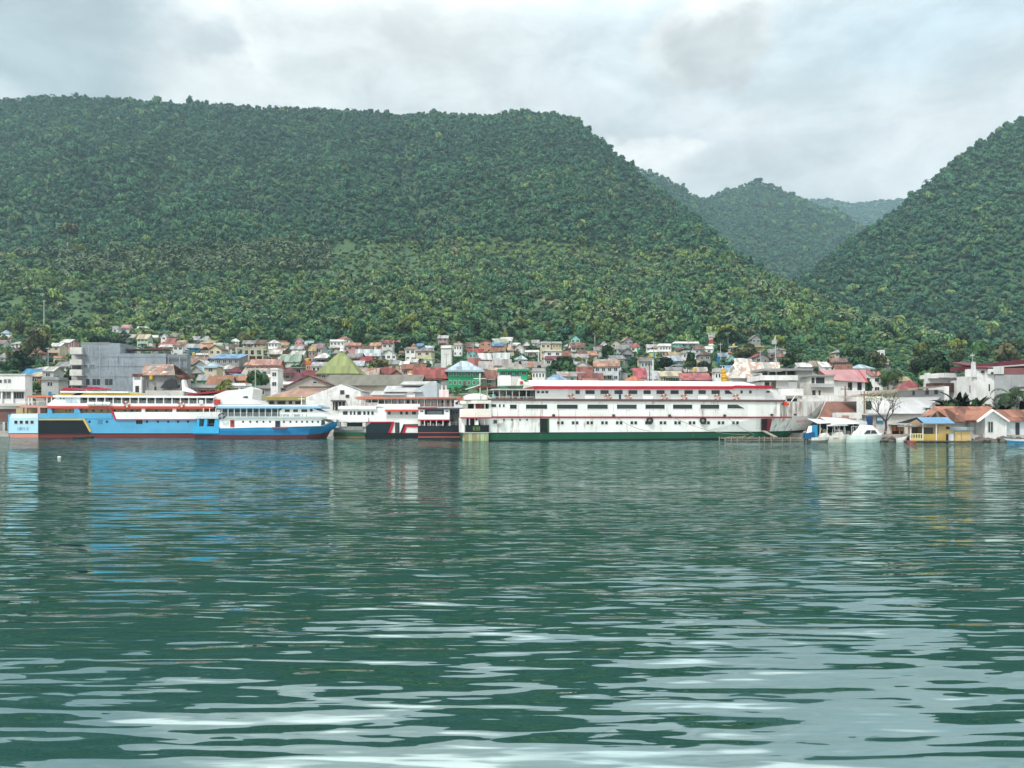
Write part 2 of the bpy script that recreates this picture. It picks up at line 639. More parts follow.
def crown_mesh(name, seed, lobes=7, per=85, zs=0.8, zc=0.85, spread=0.58, leaf=0.17, mats=None, trunk=0.0, zflat=1.0, r_lobe=(0.30, 0.48)):
    """uneven crown of leaf clumps, radius about 1, foot at z = 0"""
    rng = np.random.default_rng(seed)
    V, Fq, M, A = [], [], [], []
    k = 0
    for li in range(lobes):
        if li == 0:
            c = np.array([0, 0, zc + 0.15])
        else:
            a = 2 * math.pi * (li + rng.uniform(-0.35, 0.35)) / (lobes - 1)
            q = spread * rng.uniform(0.7, 1.15)
            c = np.array([q * math.cos(a), q * math.sin(a), zc + rng.uniform(-0.35, 0.18) * zs])
        R = rng.uniform(*r_lobe)
        n = rng.normal(size=(per, 3))
        n /= np.linalg.norm(n, axis=1)[:, None]
        n[:, 2] = np.where(n[:, 2] < -0.45, -n[:, 2], n[:, 2])
        rad = R * (1 + rng.normal(0, 0.13, per))
        P = c + n * rad[:, None] * np.array([1, 1, zflat])
        tone = np.clip(0.46 + rng.normal(0, 0.17) + rng.normal(0, 0.17, per), 0, 1)
        for p, nn, tn in zip(P, n, tone):
            nr = nn + rng.normal(0, 0.33, 3)
            nr /= np.linalg.norm(nr)
            u = np.cross(nr, rng.normal(size=3))
            u /= np.linalg.norm(u)
            w = np.cross(nr, u)
            sz = leaf * rng.uniform(0.6, 1.35)
            bend = nr * sz * 0.35
            V += [p - u * sz - bend, p - w * sz * 0.7, p + u * sz - bend, p + w * sz * 0.7]
            Fq.append((k, k + 1, k + 2, k + 3))
            M.append(0)
            A += [tn] * 4
            k += 4
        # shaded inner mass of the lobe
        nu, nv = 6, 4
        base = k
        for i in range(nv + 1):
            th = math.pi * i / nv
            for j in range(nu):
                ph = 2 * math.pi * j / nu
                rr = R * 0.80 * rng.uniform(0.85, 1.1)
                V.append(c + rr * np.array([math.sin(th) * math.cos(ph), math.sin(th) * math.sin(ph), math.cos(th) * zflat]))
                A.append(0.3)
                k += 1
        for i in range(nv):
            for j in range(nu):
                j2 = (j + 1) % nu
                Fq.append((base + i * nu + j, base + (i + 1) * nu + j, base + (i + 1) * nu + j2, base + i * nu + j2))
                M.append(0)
    if trunk:
        base = k
        for z, r in ((-0.9, trunk), (zc, trunk * 0.6)):
            for j in range(6):
                V.append(np.array([r * math.cos(j * 1.0472), r * math.sin(j * 1.0472), z]))
                A.append(0.5)
                k += 1
        for j in range(6):
            Fq.append((base + j, base + (j + 1) % 6, base + 6 + (j + 1) % 6, base + 6 + j))
            M.append(1)
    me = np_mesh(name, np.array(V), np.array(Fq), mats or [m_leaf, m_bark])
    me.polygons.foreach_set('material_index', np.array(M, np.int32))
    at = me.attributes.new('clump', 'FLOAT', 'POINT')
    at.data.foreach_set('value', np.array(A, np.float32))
    return me


def palm_mesh(name, seed, fronds=16, L=1.0, mats=None, seg=6, width=0.16, droop=1.0, up=0.9, split=True):
    """fronds arching from one point at the origin; each is a spine with drooping leaflets on both sides"""
    rng = np.random.default_rng(seed)
    V, Fq, A = [], [], []
    k = 0
    for f in range(fronds):
        a = 2 * math.pi * (f + rng.uniform(-0.3, 0.3)) / fronds
        el = up * (rng.uniform(-0.25, 1.15))
        p = np.zeros(3)
        tn = rng.uniform(0.2, 0.8)
        l = L * rng.uniform(0.85, 1.1)
        pts = [p.copy()]
        e = el
        for i in range(seg):
            dd = np.array([math.cos(a) * math.cos(e), math.sin(a) * math.cos(e), math.sin(e)])
            p = p + dd * l / seg
            pts.append(p.copy())
            e -= droop * (0.24 + 0.10 * i) * rng.uniform(0.8, 1.2)
        side = np.array([-math.sin(a), math.cos(a), 0])
        for i in range(seg):
            s0, s1 = pts[i], pts[i + 1]
            w = width * math.sin(math.pi * (i + 0.9) / (seg + 0.9)) ** 0.6 * L
            nsub = 3 if split else 1
            for q in range(nsub):
                b0 = s0 + (s1 - s0) * q / nsub
                b1 = s0 + (s1 - s0) * (q + (0.62 if split else 1.0)) / nsub
                fwd = (s1 - s0) / np.linalg.norm(s1 - s0)
                for sg in (-1, 1):
                    tip = side * sg * w * 0.85 + fwd * w * 0.55 - np.array([0, 0, w * rng.uniform(0.25, 0.6)])
                    V += [b0, b1, b1 + tip, b0 + tip * 0.93]
                    Fq.append((k, k + 1, k + 2, k + 3))
                    A += [tn] * 4
                    k += 4
    me = np_mesh(name, np.array(V), np.array(Fq), mats or [m_palm])
    at = me.attributes.new('clump', 'FLOAT', 'POINT')
    at.data.foreach_set('value', np.array(A, np.float32))
    return me


def scatter(name, pts, sc, scz, tone, var, protos, label, cat):
    """one object of uncountable growth: the prototypes set out on points by geometry nodes"""
    rng = np.random.default_rng(len(pts))
    me = bpy.data.meshes.new(name)
    me.vertices.add(len(pts))
    me.vertices.foreach_set('co', pts.astype(np.float32).ravel())
    sv = np.stack([sc, sc, scz], -1).astype(np.float32)
    rv = np.stack([rng.normal(0, 0.05, len(pts)), rng.normal(0, 0.05, len(pts)), rng.uniform(0, 6.28, len(pts))], -1).astype(np.float32)
    for nm, ty, key, arr in (('size', 'FLOAT_VECTOR', 'vector', sv), ('turn', 'FLOAT_VECTOR', 'vector', rv),
                             ('tone', 'FLOAT', 'value', tone.astype(np.float32)), ('pick', 'INT', 'value', var.astype(np.int32))):
        a = me.attributes.new(nm, ty, 'POINT')
        a.data.foreach_set(key, arr.ravel())
    o = mesh_obj(name, me)
    c = bpy.data.collections.new(name + '_kinds')
    for i, p in enumerate(protos):
        c.objects.link(bpy.data.objects.new('%s_kind_%02d' % (name, i), p))
    g = bpy.data.node_groups.new(name + '_scatter', 'GeometryNodeTree')
    g.interface.new_socket('Geometry', in_out='INPUT', socket_type='NodeSocketGeometry')
    g.interface.new_socket('Geometry', in_out='OUTPUT', socket_type='NodeSocketGeometry')
    N, L = g.nodes, g.links
    gi, go = N.new('NodeGroupInput'), N.new('NodeGroupOutput')
    ci = N.new('GeometryNodeCollectionInfo')
    ci.inputs['Collection'].default_value = c
    ci.inputs['Separate Children'].default_value = True
    ci.inputs['Reset Children'].default_value = True
    ip = N.new('GeometryNodeInstanceOnPoints')
    ip.inputs['Pick Instance'].default_value = True

    def named(nm, ty):
        n = N.new('GeometryNodeInputNamedAttribute')
        n.data_type = ty
        n.inputs['Name'].default_value = nm
        return n.outputs['Attribute']
    L.new(gi.outputs[0], ip.inputs['Points'])
    L.new(ci.outputs[0], ip.inputs['Instance'])
    L.new(named('pick', 'INT'), ip.inputs['Instance Index'])
    e2r = N.new('FunctionNodeEulerToRotation')
    L.new(named('turn', 'FLOAT_VECTOR'), e2r.inputs[0])
    L.new(e2r.outputs[0], ip.inputs['Rotation'])
    L.new(named('size', 'FLOAT_VECTOR'), ip.inputs['Scale'])
    L.new(ip.outputs[0], go.inputs[0])
    md = o.modifiers.new('scatter', 'NODES')
    md.node_group = g
    return tag(o, label, cat, kind='stuff')


CROWNS = [crown_mesh('crown_%d' % i, 100 + i, lobes=[6, 8, 9, 5, 7, 8, 6, 7][i], zs=[0.8, 1.0, 0.7, 1.1, 0.9, 0.8, 1.3, 0.9][i],
                     zc=[0.8, 0.9, 0.75, 1.0, 0.8, 0.7, 1.1, 0.85][i], zflat=[0.9, 0.8, 0.65, 1.1, 0.9, 0.75, 1.25, 0.9][i]) for i in range(8)]
EMERGENT = [crown_mesh('emergent_%d' % i, 200 + i, lobes=7, per=70, zs=0.6, zc=1.7, zflat=0.7, trunk=0.07) for i in range(2)]
for me in EMERGENT:
    pass
PALMS = [palm_mesh('palm_kind_%d' % i, 300 + i, fronds=13, L=1.0, seg=4, width=0.2, split=False) for i in range(3)]


def jitter_points(px0, px1, y0, y1, step, seed):
    rng = np.random.default_rng(seed)
    xs = []
    y = y0
    out = []
    while y < y1:
        xa, xb = (px0 - 512) / F * y, (px1 - 512) / F * y
        n = max(1, int((xb - xa) / step))
        x = xa + (np.arange(n) + rng.uniform(0, 1, n)) * step
        yy = y + rng.uniform(0, step, n)
        out.append(np.stack([x, yy], -1))
        y += step
    return np.concatenate(out)


def slope_z(p):
    return height(p[:, 0], p[:, 1])


def make_forest():
    rng = np.random.default_rng(5)
    # ---- dense upper forest on every hill
    p = jitter_points(-150, 1180, 428, 1260, 5.2, 1)
    p = np.concatenate([p, jitter_points(540, 985, 1260, 2150, 8.0, 4)])
    z = slope_z(p)
    px = 512 + F * p[:, 0] / p[:, 1]
    row = HOR - (z - CAMZ) / p[:, 1] * F
    # hidden ground (valley bottoms behind the spur and back slopes) carries no trees: drop what faces away
    zb = height(p[:, 0] * (1 - 14 / p[:, 1]), p[:, 1] - 14)
    zbb = height(p[:, 0] * (1 - 60 / p[:, 1]), p[:, 1] - 60)
    rising = (z - CAMZ) / p[:, 1] + 0.012 > (zbb - CAMZ) / (p[:, 1] - 60)
    keep = rising
    p, z, px, row = p[keep], z[keep], px[keep], row[keep]
    benchrow = tab(px, [(-300, 258), (0, 256), (100, 254), (300, 249), (480, 240), (560, 246), (650, 254), (712, 251), (792, 285), (857, 312), (937, 335), (980, 352), (1000, 372), (1200, 386)])
    low = (row > benchrow + 4 * vnoise(px / 25, row / 9, 3)) & (p[:, 1] < 760)
    n = len(p)
    big = fbm(p[:, 0] / 55, p[:, 1] / 70, 3, 21)
    u = rng.uniform(0, 1, n)
    # sizes in metres (crown radius)
    sc = np.where(low, rng.uniform(1.9, 4.0, n), rng.uniform(2.4, 4.3, n))
    sc *= np.where(u > 0.90, np.where(low, 1.3, 1.5), np.where(u < 0.35, 0.68, 0.95))
    sc *= np.where(p[:, 1] > 1250, 1.5, 1.0)
    scz = sc * rng.uniform(0.75, 1.6, n)
    tone = np.where(low, 0.70 + 0.28 * big + rng.normal(0, 0.19, n), 0.30 + 0.20 * big + rng.normal(0, 0.13, n))
    tone = np.where((u > 0.955) & ~low, tone + 0.3, tone)
    tone = np.where(p[:, 1] > 1250, tone + 0.05, tone)
    # paler belt of blossoming and young trees along the bench in the middle
    belt = np.exp(-((row - 250) / 12.0) ** 2) * np.exp(-((px - 520) / 150.0) ** 2)
    tone = tone + 0.55 * belt * (rng.uniform(0, 1, n) > 0.35)
    # clearings
    clear = ((px < 105) & (row > 292) & (row < 330) & (vnoise(px / 26, row / 7, 4) > 0.1)) | \
            ((np.hypot((px - 548) / 16, (row - 306) / 9) < 1) & (low)) | ((np.hypot((px - 325), (row - 262) / 0.16) < 110) & (u > 0.25)) | ((np.hypot((px - 60) / 45, (row - 262) / 5) < 1) & (u > 0.4))
    palmzone = low & (((px > 60) & (px < 330) & (row < benchrow + 24)) | ((px > -50) & (px < 60) & (row < benchrow + 8)))
    palmzone &= vnoise(px / 30, row / 8, 8) > -0.35
    var = rng.integers(0, 8, n)
    em = (u < 0.018) & (p[:, 1] < 1250)
    var = np.where(em, 8 + rng.integers(0, 2, n), var)
    scz = np.where(em, sc * 1.2, scz)
    tone = np.where(em, tone + 0.15, tone)
    front = (p[:, 1] < 462) & (rng.uniform(0, 1, n) < np.where(p[:, 1] < 445, 0.75, 0.35)) & (px > -10) & (px < 1034)
    pm = (rng.uniform(0, 1, n) < np.where(low, 0.08, 0.03)) & ~front
    var = np.where(pm, 10 + rng.integers(0, 3, n), var)
    sc = np.where(pm, 4.2, sc)
    scz = np.where(pm, 4.2, scz)
    z = z + np.where(pm, 7.0, 0.0)
    ok = ~clear & ~palmzone
    front &= np.isin(np.arange(n), np.random.default_rng(3).permutation(np.where(front & ok)[0])[:150])
    pts = np.stack([p[:, 0], p[:, 1], z - 0.25 * sc + np.where(low, -0.4, 1.0)], -1)
    tone = np.clip(tone, 0, 1)
    sel = ok & ~front
    scatter('hillside_forest', pts[sel], sc[sel], scz[sel], tone[sel], var[sel], CROWNS + EMERGENT + PALMS,
            'dense green tropical forest covering the hillsides', 'forest')
    # low bushes filling between the trees of the lower slope and the clearings
    q = jitter_points(-100, 1100, 425, 700, 4.6, 2)
    zq = slope_z(q)
    rq = HOR - (zq - CAMZ) / q[:, 1] * F
    pq = 512 + F * q[:, 0] / q[:, 1]
    cl = ((pq < 105) & (rq > 292) & (rq < 330)) | (np.hypot(pq - 325, (rq - 262) / 0.16) < 110) | (np.hypot((pq - 60) / 45, (rq - 262) / 5) < 1)
    kq = (rq > 248) & (rng.uniform(0, 1, len(q)) > np.where(cl, 0.42, 0.35))
    q, zq, rq, pq = q[kq], zq[kq], rq[kq], pq[kq]
    nq = len(q)
    sq = rng.uniform(1.0, 2.4, nq)
    tq = np.clip(0.55 + 0.25 * fbm(q[:, 0] / 40, q[:, 1] / 50, 3, 8) + rng.normal(0, 0.16, nq), 0, 1)
    scatter('hillside_bushes', np.stack([q[:, 0], q[:, 1], zq - 0.4], -1), sq, sq * rng.uniform(0.7, 1.1, nq), tq,
            rng.integers(0, 8, nq), CROWNS, 'low bushes and scrub on the lower slope', 'bushes')
    # coconut plantation along the bench
    pz = palmzone & (u > 0.1)
    k = int(pz.sum())
    s = rng.uniform(3.6, 4.8, k)
    scatter('palm_plantation', np.stack([p[pz, 0], p[pz, 1], z[pz] + rng.uniform(5, 9, k)], -1), s, s, np.clip(0.5 + rng.normal(0, 0.22, k), 0, 1),
            rng.integers(0, 3, k), PALMS, 'greyish coconut palm plantation along the hillside bench', 'palms')
    # far ridge
    f = jitter_points(640, 960, 2950, 3520, 17.0, 3)
    zf = far_height(f[:, 0], f[:, 1])
    nf = len(f)
    sf = rng.uniform(9, 13, nf)
    scatter('far_forest', np.stack([f[:, 0], f[:, 1], zf - 4], -1), sf, sf * 0.9, np.clip(0.25 + rng.normal(0, 0.12, nf), 0, 1), rng.integers(0, 8, nf), CROWNS,
            'hazy blue forest on the far ridge', 'forest')
    # the trees nearest the town are single trees: returned for the tree builder
    s2 = ok & front
    return np.column_stack([pts[s2], sc[s2], scz[s2], tone[s2], px[s2], row[s2]])


FRONT_TREES = make_forest()
print('front trees', len(FRONT_TREES))
# ------------------------------------------------------------------ paints, walls and roofs
RGB = dict(white=(0.80, 0.80, 0.78), offwhite=(0.64, 0.63, 0.58), cream=(0.62, 0.55, 0.40), grey=(0.30, 0.305, 0.30), pale_grey=(0.46, 0.47, 0.46),
           pale_blue=(0.42, 0.56, 0.66), sky_blue=(0.24, 0.44, 0.66), blue=(0.03, 0.19, 0.42), turquoise=(0.22, 0.55, 0.52), green=(0.03, 0.36, 0.17),
           pale_green=(0.42, 0.55, 0.40), lime=(0.45, 0.60, 0.22), pink=(0.60, 0.30, 0.29), rose=(0.62, 0.22, 0.24), salmon=(0.58, 0.30, 0.20), maroon=(0.20, 0.035, 0.05),
           red=(0.46, 0.05, 0.05), orange=(0.60, 0.20, 0.08), brown=(0.17, 0.11, 0.08), rust=(0.27, 0.11, 0.07), yellow=(0.66, 0.47, 0.14),
           concrete=(0.33, 0.33, 0.315), bluegrey=(0.27, 0.31, 0.35), brick=(0.30, 0.14, 0.09), tan=(0.45, 0.36, 0.20), black=(0.015, 0.018, 0.02),
           dark=(0.04, 0.045, 0.05), olive=(0.26, 0.28, 0.11), mossy=(0.19, 0.19, 0.15), moss_green=(0.33, 0.38, 0.15))
_mc = {}


def paint(c, wear=0.35, rough=0.55, streak=0.4, stain=(0.20, 0.16, 0.12), key=''):
    """painted or plastered surface with dirt runs and blotches of its own"""
    k = ('paint', c, wear, rough, streak, stain)
    if k in _mc:
        return _mc[k]
    rgb = RGB[c] if isinstance(c, str) else c
    m, t, b = new_mat('paint_%s' % (c if isinstance(c, str) else 'mixed'))
    tc = t.new('ShaderNodeTexCoord').outputs['Object']
    oi = t.new('ShaderNodeObjectInfo')
    off = t.vm('ADD', tc, t.vm('SCALE', t.comb(oi.outputs['Random'], oi.outputs['Random'], 0.0), scale=60.0))
    n1 = t.noise(off, 0.55, 5, 0.65)
    n2 = t.noise(t.vm('MULTIPLY', off, (1, 1, 0.10)), 2.2, 4, 0.6)
    f0 = t.sstep(t.noise(off, 0.28, 4, 0.6), 0.3, 0.7, 0.80, 1.12)
    col = t.mix(t.m('MULTIPLY', t.sstep(n1, 0.48, 0.78), wear), rgb, tuple(0.55 * x + 0.12 * y for x, y in zip(rgb, stain)))
    col = t.mix(t.m('MULTIPLY', t.sstep(n2, 0.54, 0.80), streak), col, stain)
    col = t.mix(min(1.0, wear * 2), col, t.mix(1.0, col, t.comb(f0, f0, f0), 'MULTIPLY'))
    t.put(b.inputs['Base Color'], col)
    b.inputs['Roughness'].default_value = rough
    b.inputs['Specular IOR Level'].default_value = 0.22
    _mc[k] = m
    return m


def metal_roof(c, rust=0.3, stripes=0.5):
    """corrugated sheets: sheet-to-sheet differences along both directions, rust patches and runs"""
    k = ('roof', c, rust, stripes)
    if k in _mc:
        return _mc[k]
    rgb = tuple(0.64 * q for q in (RGB[c] if isinstance(c, str) else c))
    m, t, b = new_mat('roof_%s' % (c if isinstance(c, str) else 'mixed'))
    tc = t.new('ShaderNodeTexCoord').outputs['Object']
    oi = t.new('ShaderNodeObjectInfo')
    off = t.vm('ADD', tc, t.vm('SCALE', t.comb(oi.outputs['Random'], oi.outputs['Random'], oi.outputs['Random']), scale=40.0))
    wn = t.new('ShaderNodeTexWhiteNoise', noise_dimensions='3D')
    x, y, z = t.xyz(off)
    cell = t.comb(t.m('FLOOR', t.m('MULTIPLY', x, 1.15)), t.m('FLOOR', t.m('MULTIPLY', y, 0.38)), 0.0)
    t.l.new(cell, wn.inputs['Vector'])
    f = t.m('MULTIPLY_ADD', wn.outputs['Value'], 0.85 * stripes, 1.0 - 0.58 * stripes)
    col = t.mix(1.0, rgb, t.comb(f, f, f), 'MULTIPLY')
    rmask = t.sstep(t.m('ADD', t.noise(t.vm('MULTIPLY', off, (1, 0.35, 1)), 0.8, 6, 0.68), t.m('MULTIPLY', wn.outputs['Value'], 0.34 * stripes)), 0.80 - 0.36 * rust, 0.92 - 0.36 * rust)
    run = t.noise(t.vm('MULTIPLY', off, (2.4, 0.14, 0.14)), 1.0, 4, 0.65)
    rmask = t.m('MAXIMUM', rmask, t.m('MULTIPLY', t.sstep(run, 0.72 - 0.2 * rust, 0.80 - 0.2 * rust), 0.2 + 0.6 * rust))
    rc = t.mix(t.noise(off, 3.0, 3), (0.13, 0.055, 0.035), (0.34, 0.15, 0.09))
    col = t.mix(t.m('MULTIPLY', rmask, min(1.0, 0.35 + rust)), col, rc)
    f2 = t.m('MULTIPLY_ADD', wn.outputs['Value'], 0.75 * stripes, 1.0 - 0.45 * stripes)
    col = t.mix(1.0, col, t.comb(f2, f2, f2), 'MULTIPLY')
    t.put(b.inputs['Base Color'], col)
    b.inputs['Roughness'].default_value = 0.6
    b.inputs['Specular IOR Level'].default_value = 0.25
    w = t.new('ShaderNodeTexWave', wave_type='BANDS', bands_direction='X')
    t.l.new(off, w.inputs['Vector'])
    w.inputs['Scale'].default_value = 4.0
    bp = t.new('ShaderNodeBump')
    bp.inputs['Strength'].default_value = 0.35
    bp.inputs['Distance'].default_value = 0.03
    t.l.new(w.outputs['Fac'], bp.inputs['Height'])
    t.l.new(bp.outputs[0], b.inputs['Normal'])
    _mc[k] = m
    return m


m_glass, t, b = new_mat('dark_window_glass')
oi = t.new('ShaderNodeObjectInfo')
t.put(b.inputs['Base Color'], t.mix(oi.outputs['Random'], (0.010, 0.014, 0.016), (0.035, 0.045, 0.048)))
b.inputs['Roughness'].default_value = 0.12
m_wood, t, b = new_mat('weathered_wood')
tc = t.new('ShaderNodeTexCoord').outputs['Object']
t.put(b.inputs['Base Color'], t.mix(t.noise(t.vm('MULTIPLY', tc, (1, 1, 6)), 1.5, 4), (0.16, 0.125, 0.09), (0.33, 0.29, 0.24)))
b.inputs['Roughness'].default_value = 0.85
m_steel, t, b = new_mat('galvanised_steel')
b.inputs['Base Color'].default_value = (0.45, 0.46, 0.46, 1)
b.inputs['Roughness'].default_value = 0.5
m_rope, t, b = new_mat('rope')
b.inputs['Base Color'].default_value = (0.22, 0.20, 0.17, 1)
b.inputs['Roughness'].default_value = 0.9
m_rubber, t, b = new_mat('black_rubber')
b.inputs['Base Color'].default_value = (0.02, 0.02, 0.021, 1)
b.inputs['Roughness'].default_value = 0.8


def ship_paint(c, rust=0.3, rough=0.4):
    """ship's paint: plate-to-plate unevenness, rust runs, salt bloom"""
    k = ('ship', c, rust)
    if k in _mc:
        return _mc[k]
    rgb = RGB[c] if isinstance(c, str) else c
    m, t, b = new_mat('ship_paint_%s' % (c if isinstance(c, str) else 'mixed'))
    tc = t.new('ShaderNodeTexCoord').outputs['Object']
    x, y, z = t.xyz(tc)
    wn = t.new('ShaderNodeTexWhiteNoise', noise_dimensions='3D')
    t.l.new(t.comb(t.m('FLOOR', t.m('MULTIPLY', x, 0.42)), 0.0, t.m('FLOOR', t.m('MULTIPLY', z, 0.62))), wn.inputs['Vector'])
    f = t.m('MULTIPLY_ADD', wn.outputs['Value'], 0.12, 0.90)
    n0 = t.noise(tc, 0.35, 5, 0.6)
    f = t.m('MULTIPLY', f, t.m('MULTIPLY_ADD', n0, 0.32, 0.84))
    col = t.mix(1.0, rgb, t.comb(f, f, f), 'MULTIPLY')
    run = t.noise(t.vm('MULTIPLY', tc, (1, 1, 0.09)), 1.5, 6, 0.7)
    patch = t.noise(tc, 0.16, 3, 0.6)
    mask = t.sstep(t.m('ADD', run, t.m('MULTIPLY', patch, 0.45)), 0.95 - 0.3 * rust, 1.12 - 0.3 * rust)
    col = t.mix(t.m('MULTIPLY', mask, 0.75), col, (0.24, 0.13, 0.075))
    t.put(b.inputs['Base Color'], col)
    b.inputs['Roughness'].default_value = rough
    b.inputs['Specular IOR Level'].default_value = 0.22
    _mc[k] = m
    return m
# ------------------------------------------------------------------ ships
class Ship:
    """a vessel laid out along its near side: column px and row on that side give local x and z; y runs from 0 (near side) to B (far side)"""
    def __init__(s, name, label, cat, px0, Y0, deg, B, group=None):
        s.Y0, s.th, s.B = Y0, math.radians(deg), B
        s.X0 = (px0 - 512) / F * Y0
        s.root = thing(name, label, cat, (s.X0, Y0, 0), s.th, group)

    def p(s, px, row, back=0.0):
        """local x, z of a point seen at px,row on the plane that lies `back` metres behind the near side"""
        a = (px - 512) / F
        c, sn = math.cos(s.th), math.sin(s.th)
        ox, oy = s.X0 - sn * back, s.Y0 + c * back
        # world point: (ox + c*u, oy + sn*u);  X = a*Y
        u = (a * oy - ox) / (c - a * sn)
        Yw = oy + sn * u
        return u, CAMZ + (HOR - row) / F * Yw

    def bx(s, mb, px0, px1, r0, r1, y0, y1):
        """box between columns and rows (r0 upper row) from depth y0 to y1"""
        xa, za = s.p(px0, r1, y0)
        xb, zb = s.p(px1, r0, y0)
        return mb.box(xa, xb, y0, y1, za, zb)

    def poly(s, mb, pts, y0, y1):
        return mb.prism([s.p(px, r, y0) for px, r in pts], y0, y1, 'y')

    def part(s, name, mb, mats, parent=None, label=None, smooth=False):
        o = mb.build(name, mats, parent or s.root, smooth=smooth)
        if label:
            o['label'] = label
        return o

    def window(s, px0, px1, r0, r1, y=0.0, frame=None, name='window', glass=None, parent=None, slant=0.0):
        """pane set in a thin frame that stands proud of the wall at depth y"""
        xa, za = s.p(px0, r1, y)
        xb, zb = s.p(px1, r0, y)
        m = MB()
        w = 0.06
        m.mat(0).box(xa, xb, y - 0.05, y + 0.1, za, za + w).box(xa, xb, y - 0.05, y + 0.1, zb - w, zb)
        m.box(xa, xa + w, y - 0.05, y + 0.1, za + w, zb - w).box(xb - w, xb, y - 0.05, y + 0.1, za + w, zb - w)
        if slant:
            xs = xb - w - (xb - xa) * slant
            m.mat(1).prism([(xa + w, za + w), (xb - w, za + w), (xs, zb - w), (xa + w, zb - w)], y - 0.02, y + 0.08)
        else:
            m.mat(1).box(xa + w, xb - w, y - 0.02, y + 0.08, za + w, zb - w)
        return m.build(name, [frame or paint('pale_grey'), glass or m_glass], parent or s.root)

    def rail(s, px0, px1, r0, r1, y=0.06, n=None, lines=3, mat=None, name='railing', r=0.03):
        xa, za = s.p(px0, r1, y)
        xb, zb = s.p(px1, r0, y)
        m = MB()
        n = n or max(2, int((xb - xa) / 1.6))
        for i in range(n + 1):
            x = xa + (xb - xa) * i / n
            m.tube((x, y, za), (x, y, zb), r, n=4)
        for k in range(lines):
            z = za + (zb - za) * (k + 1) / lines
            m.tube((xa, y, z - 0.012), (xb, y, z - 0.012), r * 0.8, n=4)
        return s.part(name, m, mat or paint('white'))

    def hull(s, levels, mats, names=('hull',), deck=None):
        """levels from top to bottom: lists of (px, row, near-side inset); the far side mirrors the near side about B/2"""
        m = MB()
        L = []
        for lv in levels:
            near, far = [], []
            for px, row, ins in lv:
                x, z = s.p(px, row, ins)
                near.append((x, ins, z))
                far.append((x, s.B - ins, z))
            L.append((near, far))
        for k in range(len(L) - 1):
            m.mat(k)
            m.grid([L[k + 1][0], L[k][0]])
            m.grid([L[k + 1][1], L[k][1]], True)
            for e in (0, -1):
                q = [L[k][0][e], L[k][1][e], L[k + 1][1][e], L[k + 1][0][e]]
                m.face(q if e == 0 else q[::-1])
        m.mat(len(L) - 1 if deck else 0)
        m.grid([L[0][0], L[0][1]])
        return s.part('hull', m, list(mats) + ([deck] if deck else []))


def torus_buoy(name, label, ship, px, row, R=0.42, y=-0.12, group=None, c1='red'):
    """life ring with four bands hung on a ship's side"""
    m = MB()
    n, k, r = 24, 6, R * 0.27
    for i in range(n):
        m.mat(1 if i % 6 < 2 else 0)
        rows = []
        for q in (i, i + 1):
            tt = 2 * math.pi * q / n
            rows.append([((R + r * math.cos(2 * math.pi * j / k)) * math.cos(tt), r * math.sin(2 * math.pi * j / k), (R + r * math.cos(2 * math.pi * j / k)) * math.sin(tt)) for j in range(k + 1)])
        m.grid(rows)
    x, z = ship.p(px, row, 0)
    w = ship.root.matrix_basis @ Vector((x, y, z))
    o = m.build(name, [paint((0.50, 0.13, 0.07)), paint('white', 0.1)], None, w)
    o.rotation_euler = (0, 0, ship.th)
    return tag(o, label, 'lifebuoy', group)


def text_strokes(mb, ship, px0, px1, r0, r1, y, seed, n):
    """faded lettering: short upright and level strokes of raised paint"""
    rng = random.Random(seed)
    for i in range(n):
        a = px0 + (px1 - px0) * i / n
        b_ = px0 + (px1 - px0) * (i + 0.72) / n
        if rng.random() < 0.12:
            continue
        xa, za = ship.p(a, r1, y)
        xb, zb = ship.p(b_, r0, y)
        w = (xb - xa) * 0.28
        if rng.random() < 0.85:
            mb.box(xa, xa + w, y - 0.03, y, za, zb)
        if rng.random() < 0.6:
            mb.box(xb - w, xb, y - 0.03, y, za, zb)
        for zz in (za, (za + zb) / 2 - w / 2, zb - w):
            if rng.random() < 0.6:
                mb.box(xa + w + 0.005, xb - w - 0.005, y - 0.028, y, zz, zz + w)


WHT = ship_paint((0.82, 0.82, 0.80), 0.25)
WHT_R = ship_paint((0.80, 0.80, 0.77), 0.60)
GRN = ship_paint((0.012, 0.085, 0.045), 0.45)
RED = ship_paint((0.46, 0.022, 0.045), 0.05)
BLK = ship_paint((0.012, 0.017, 0.021), 0.1)


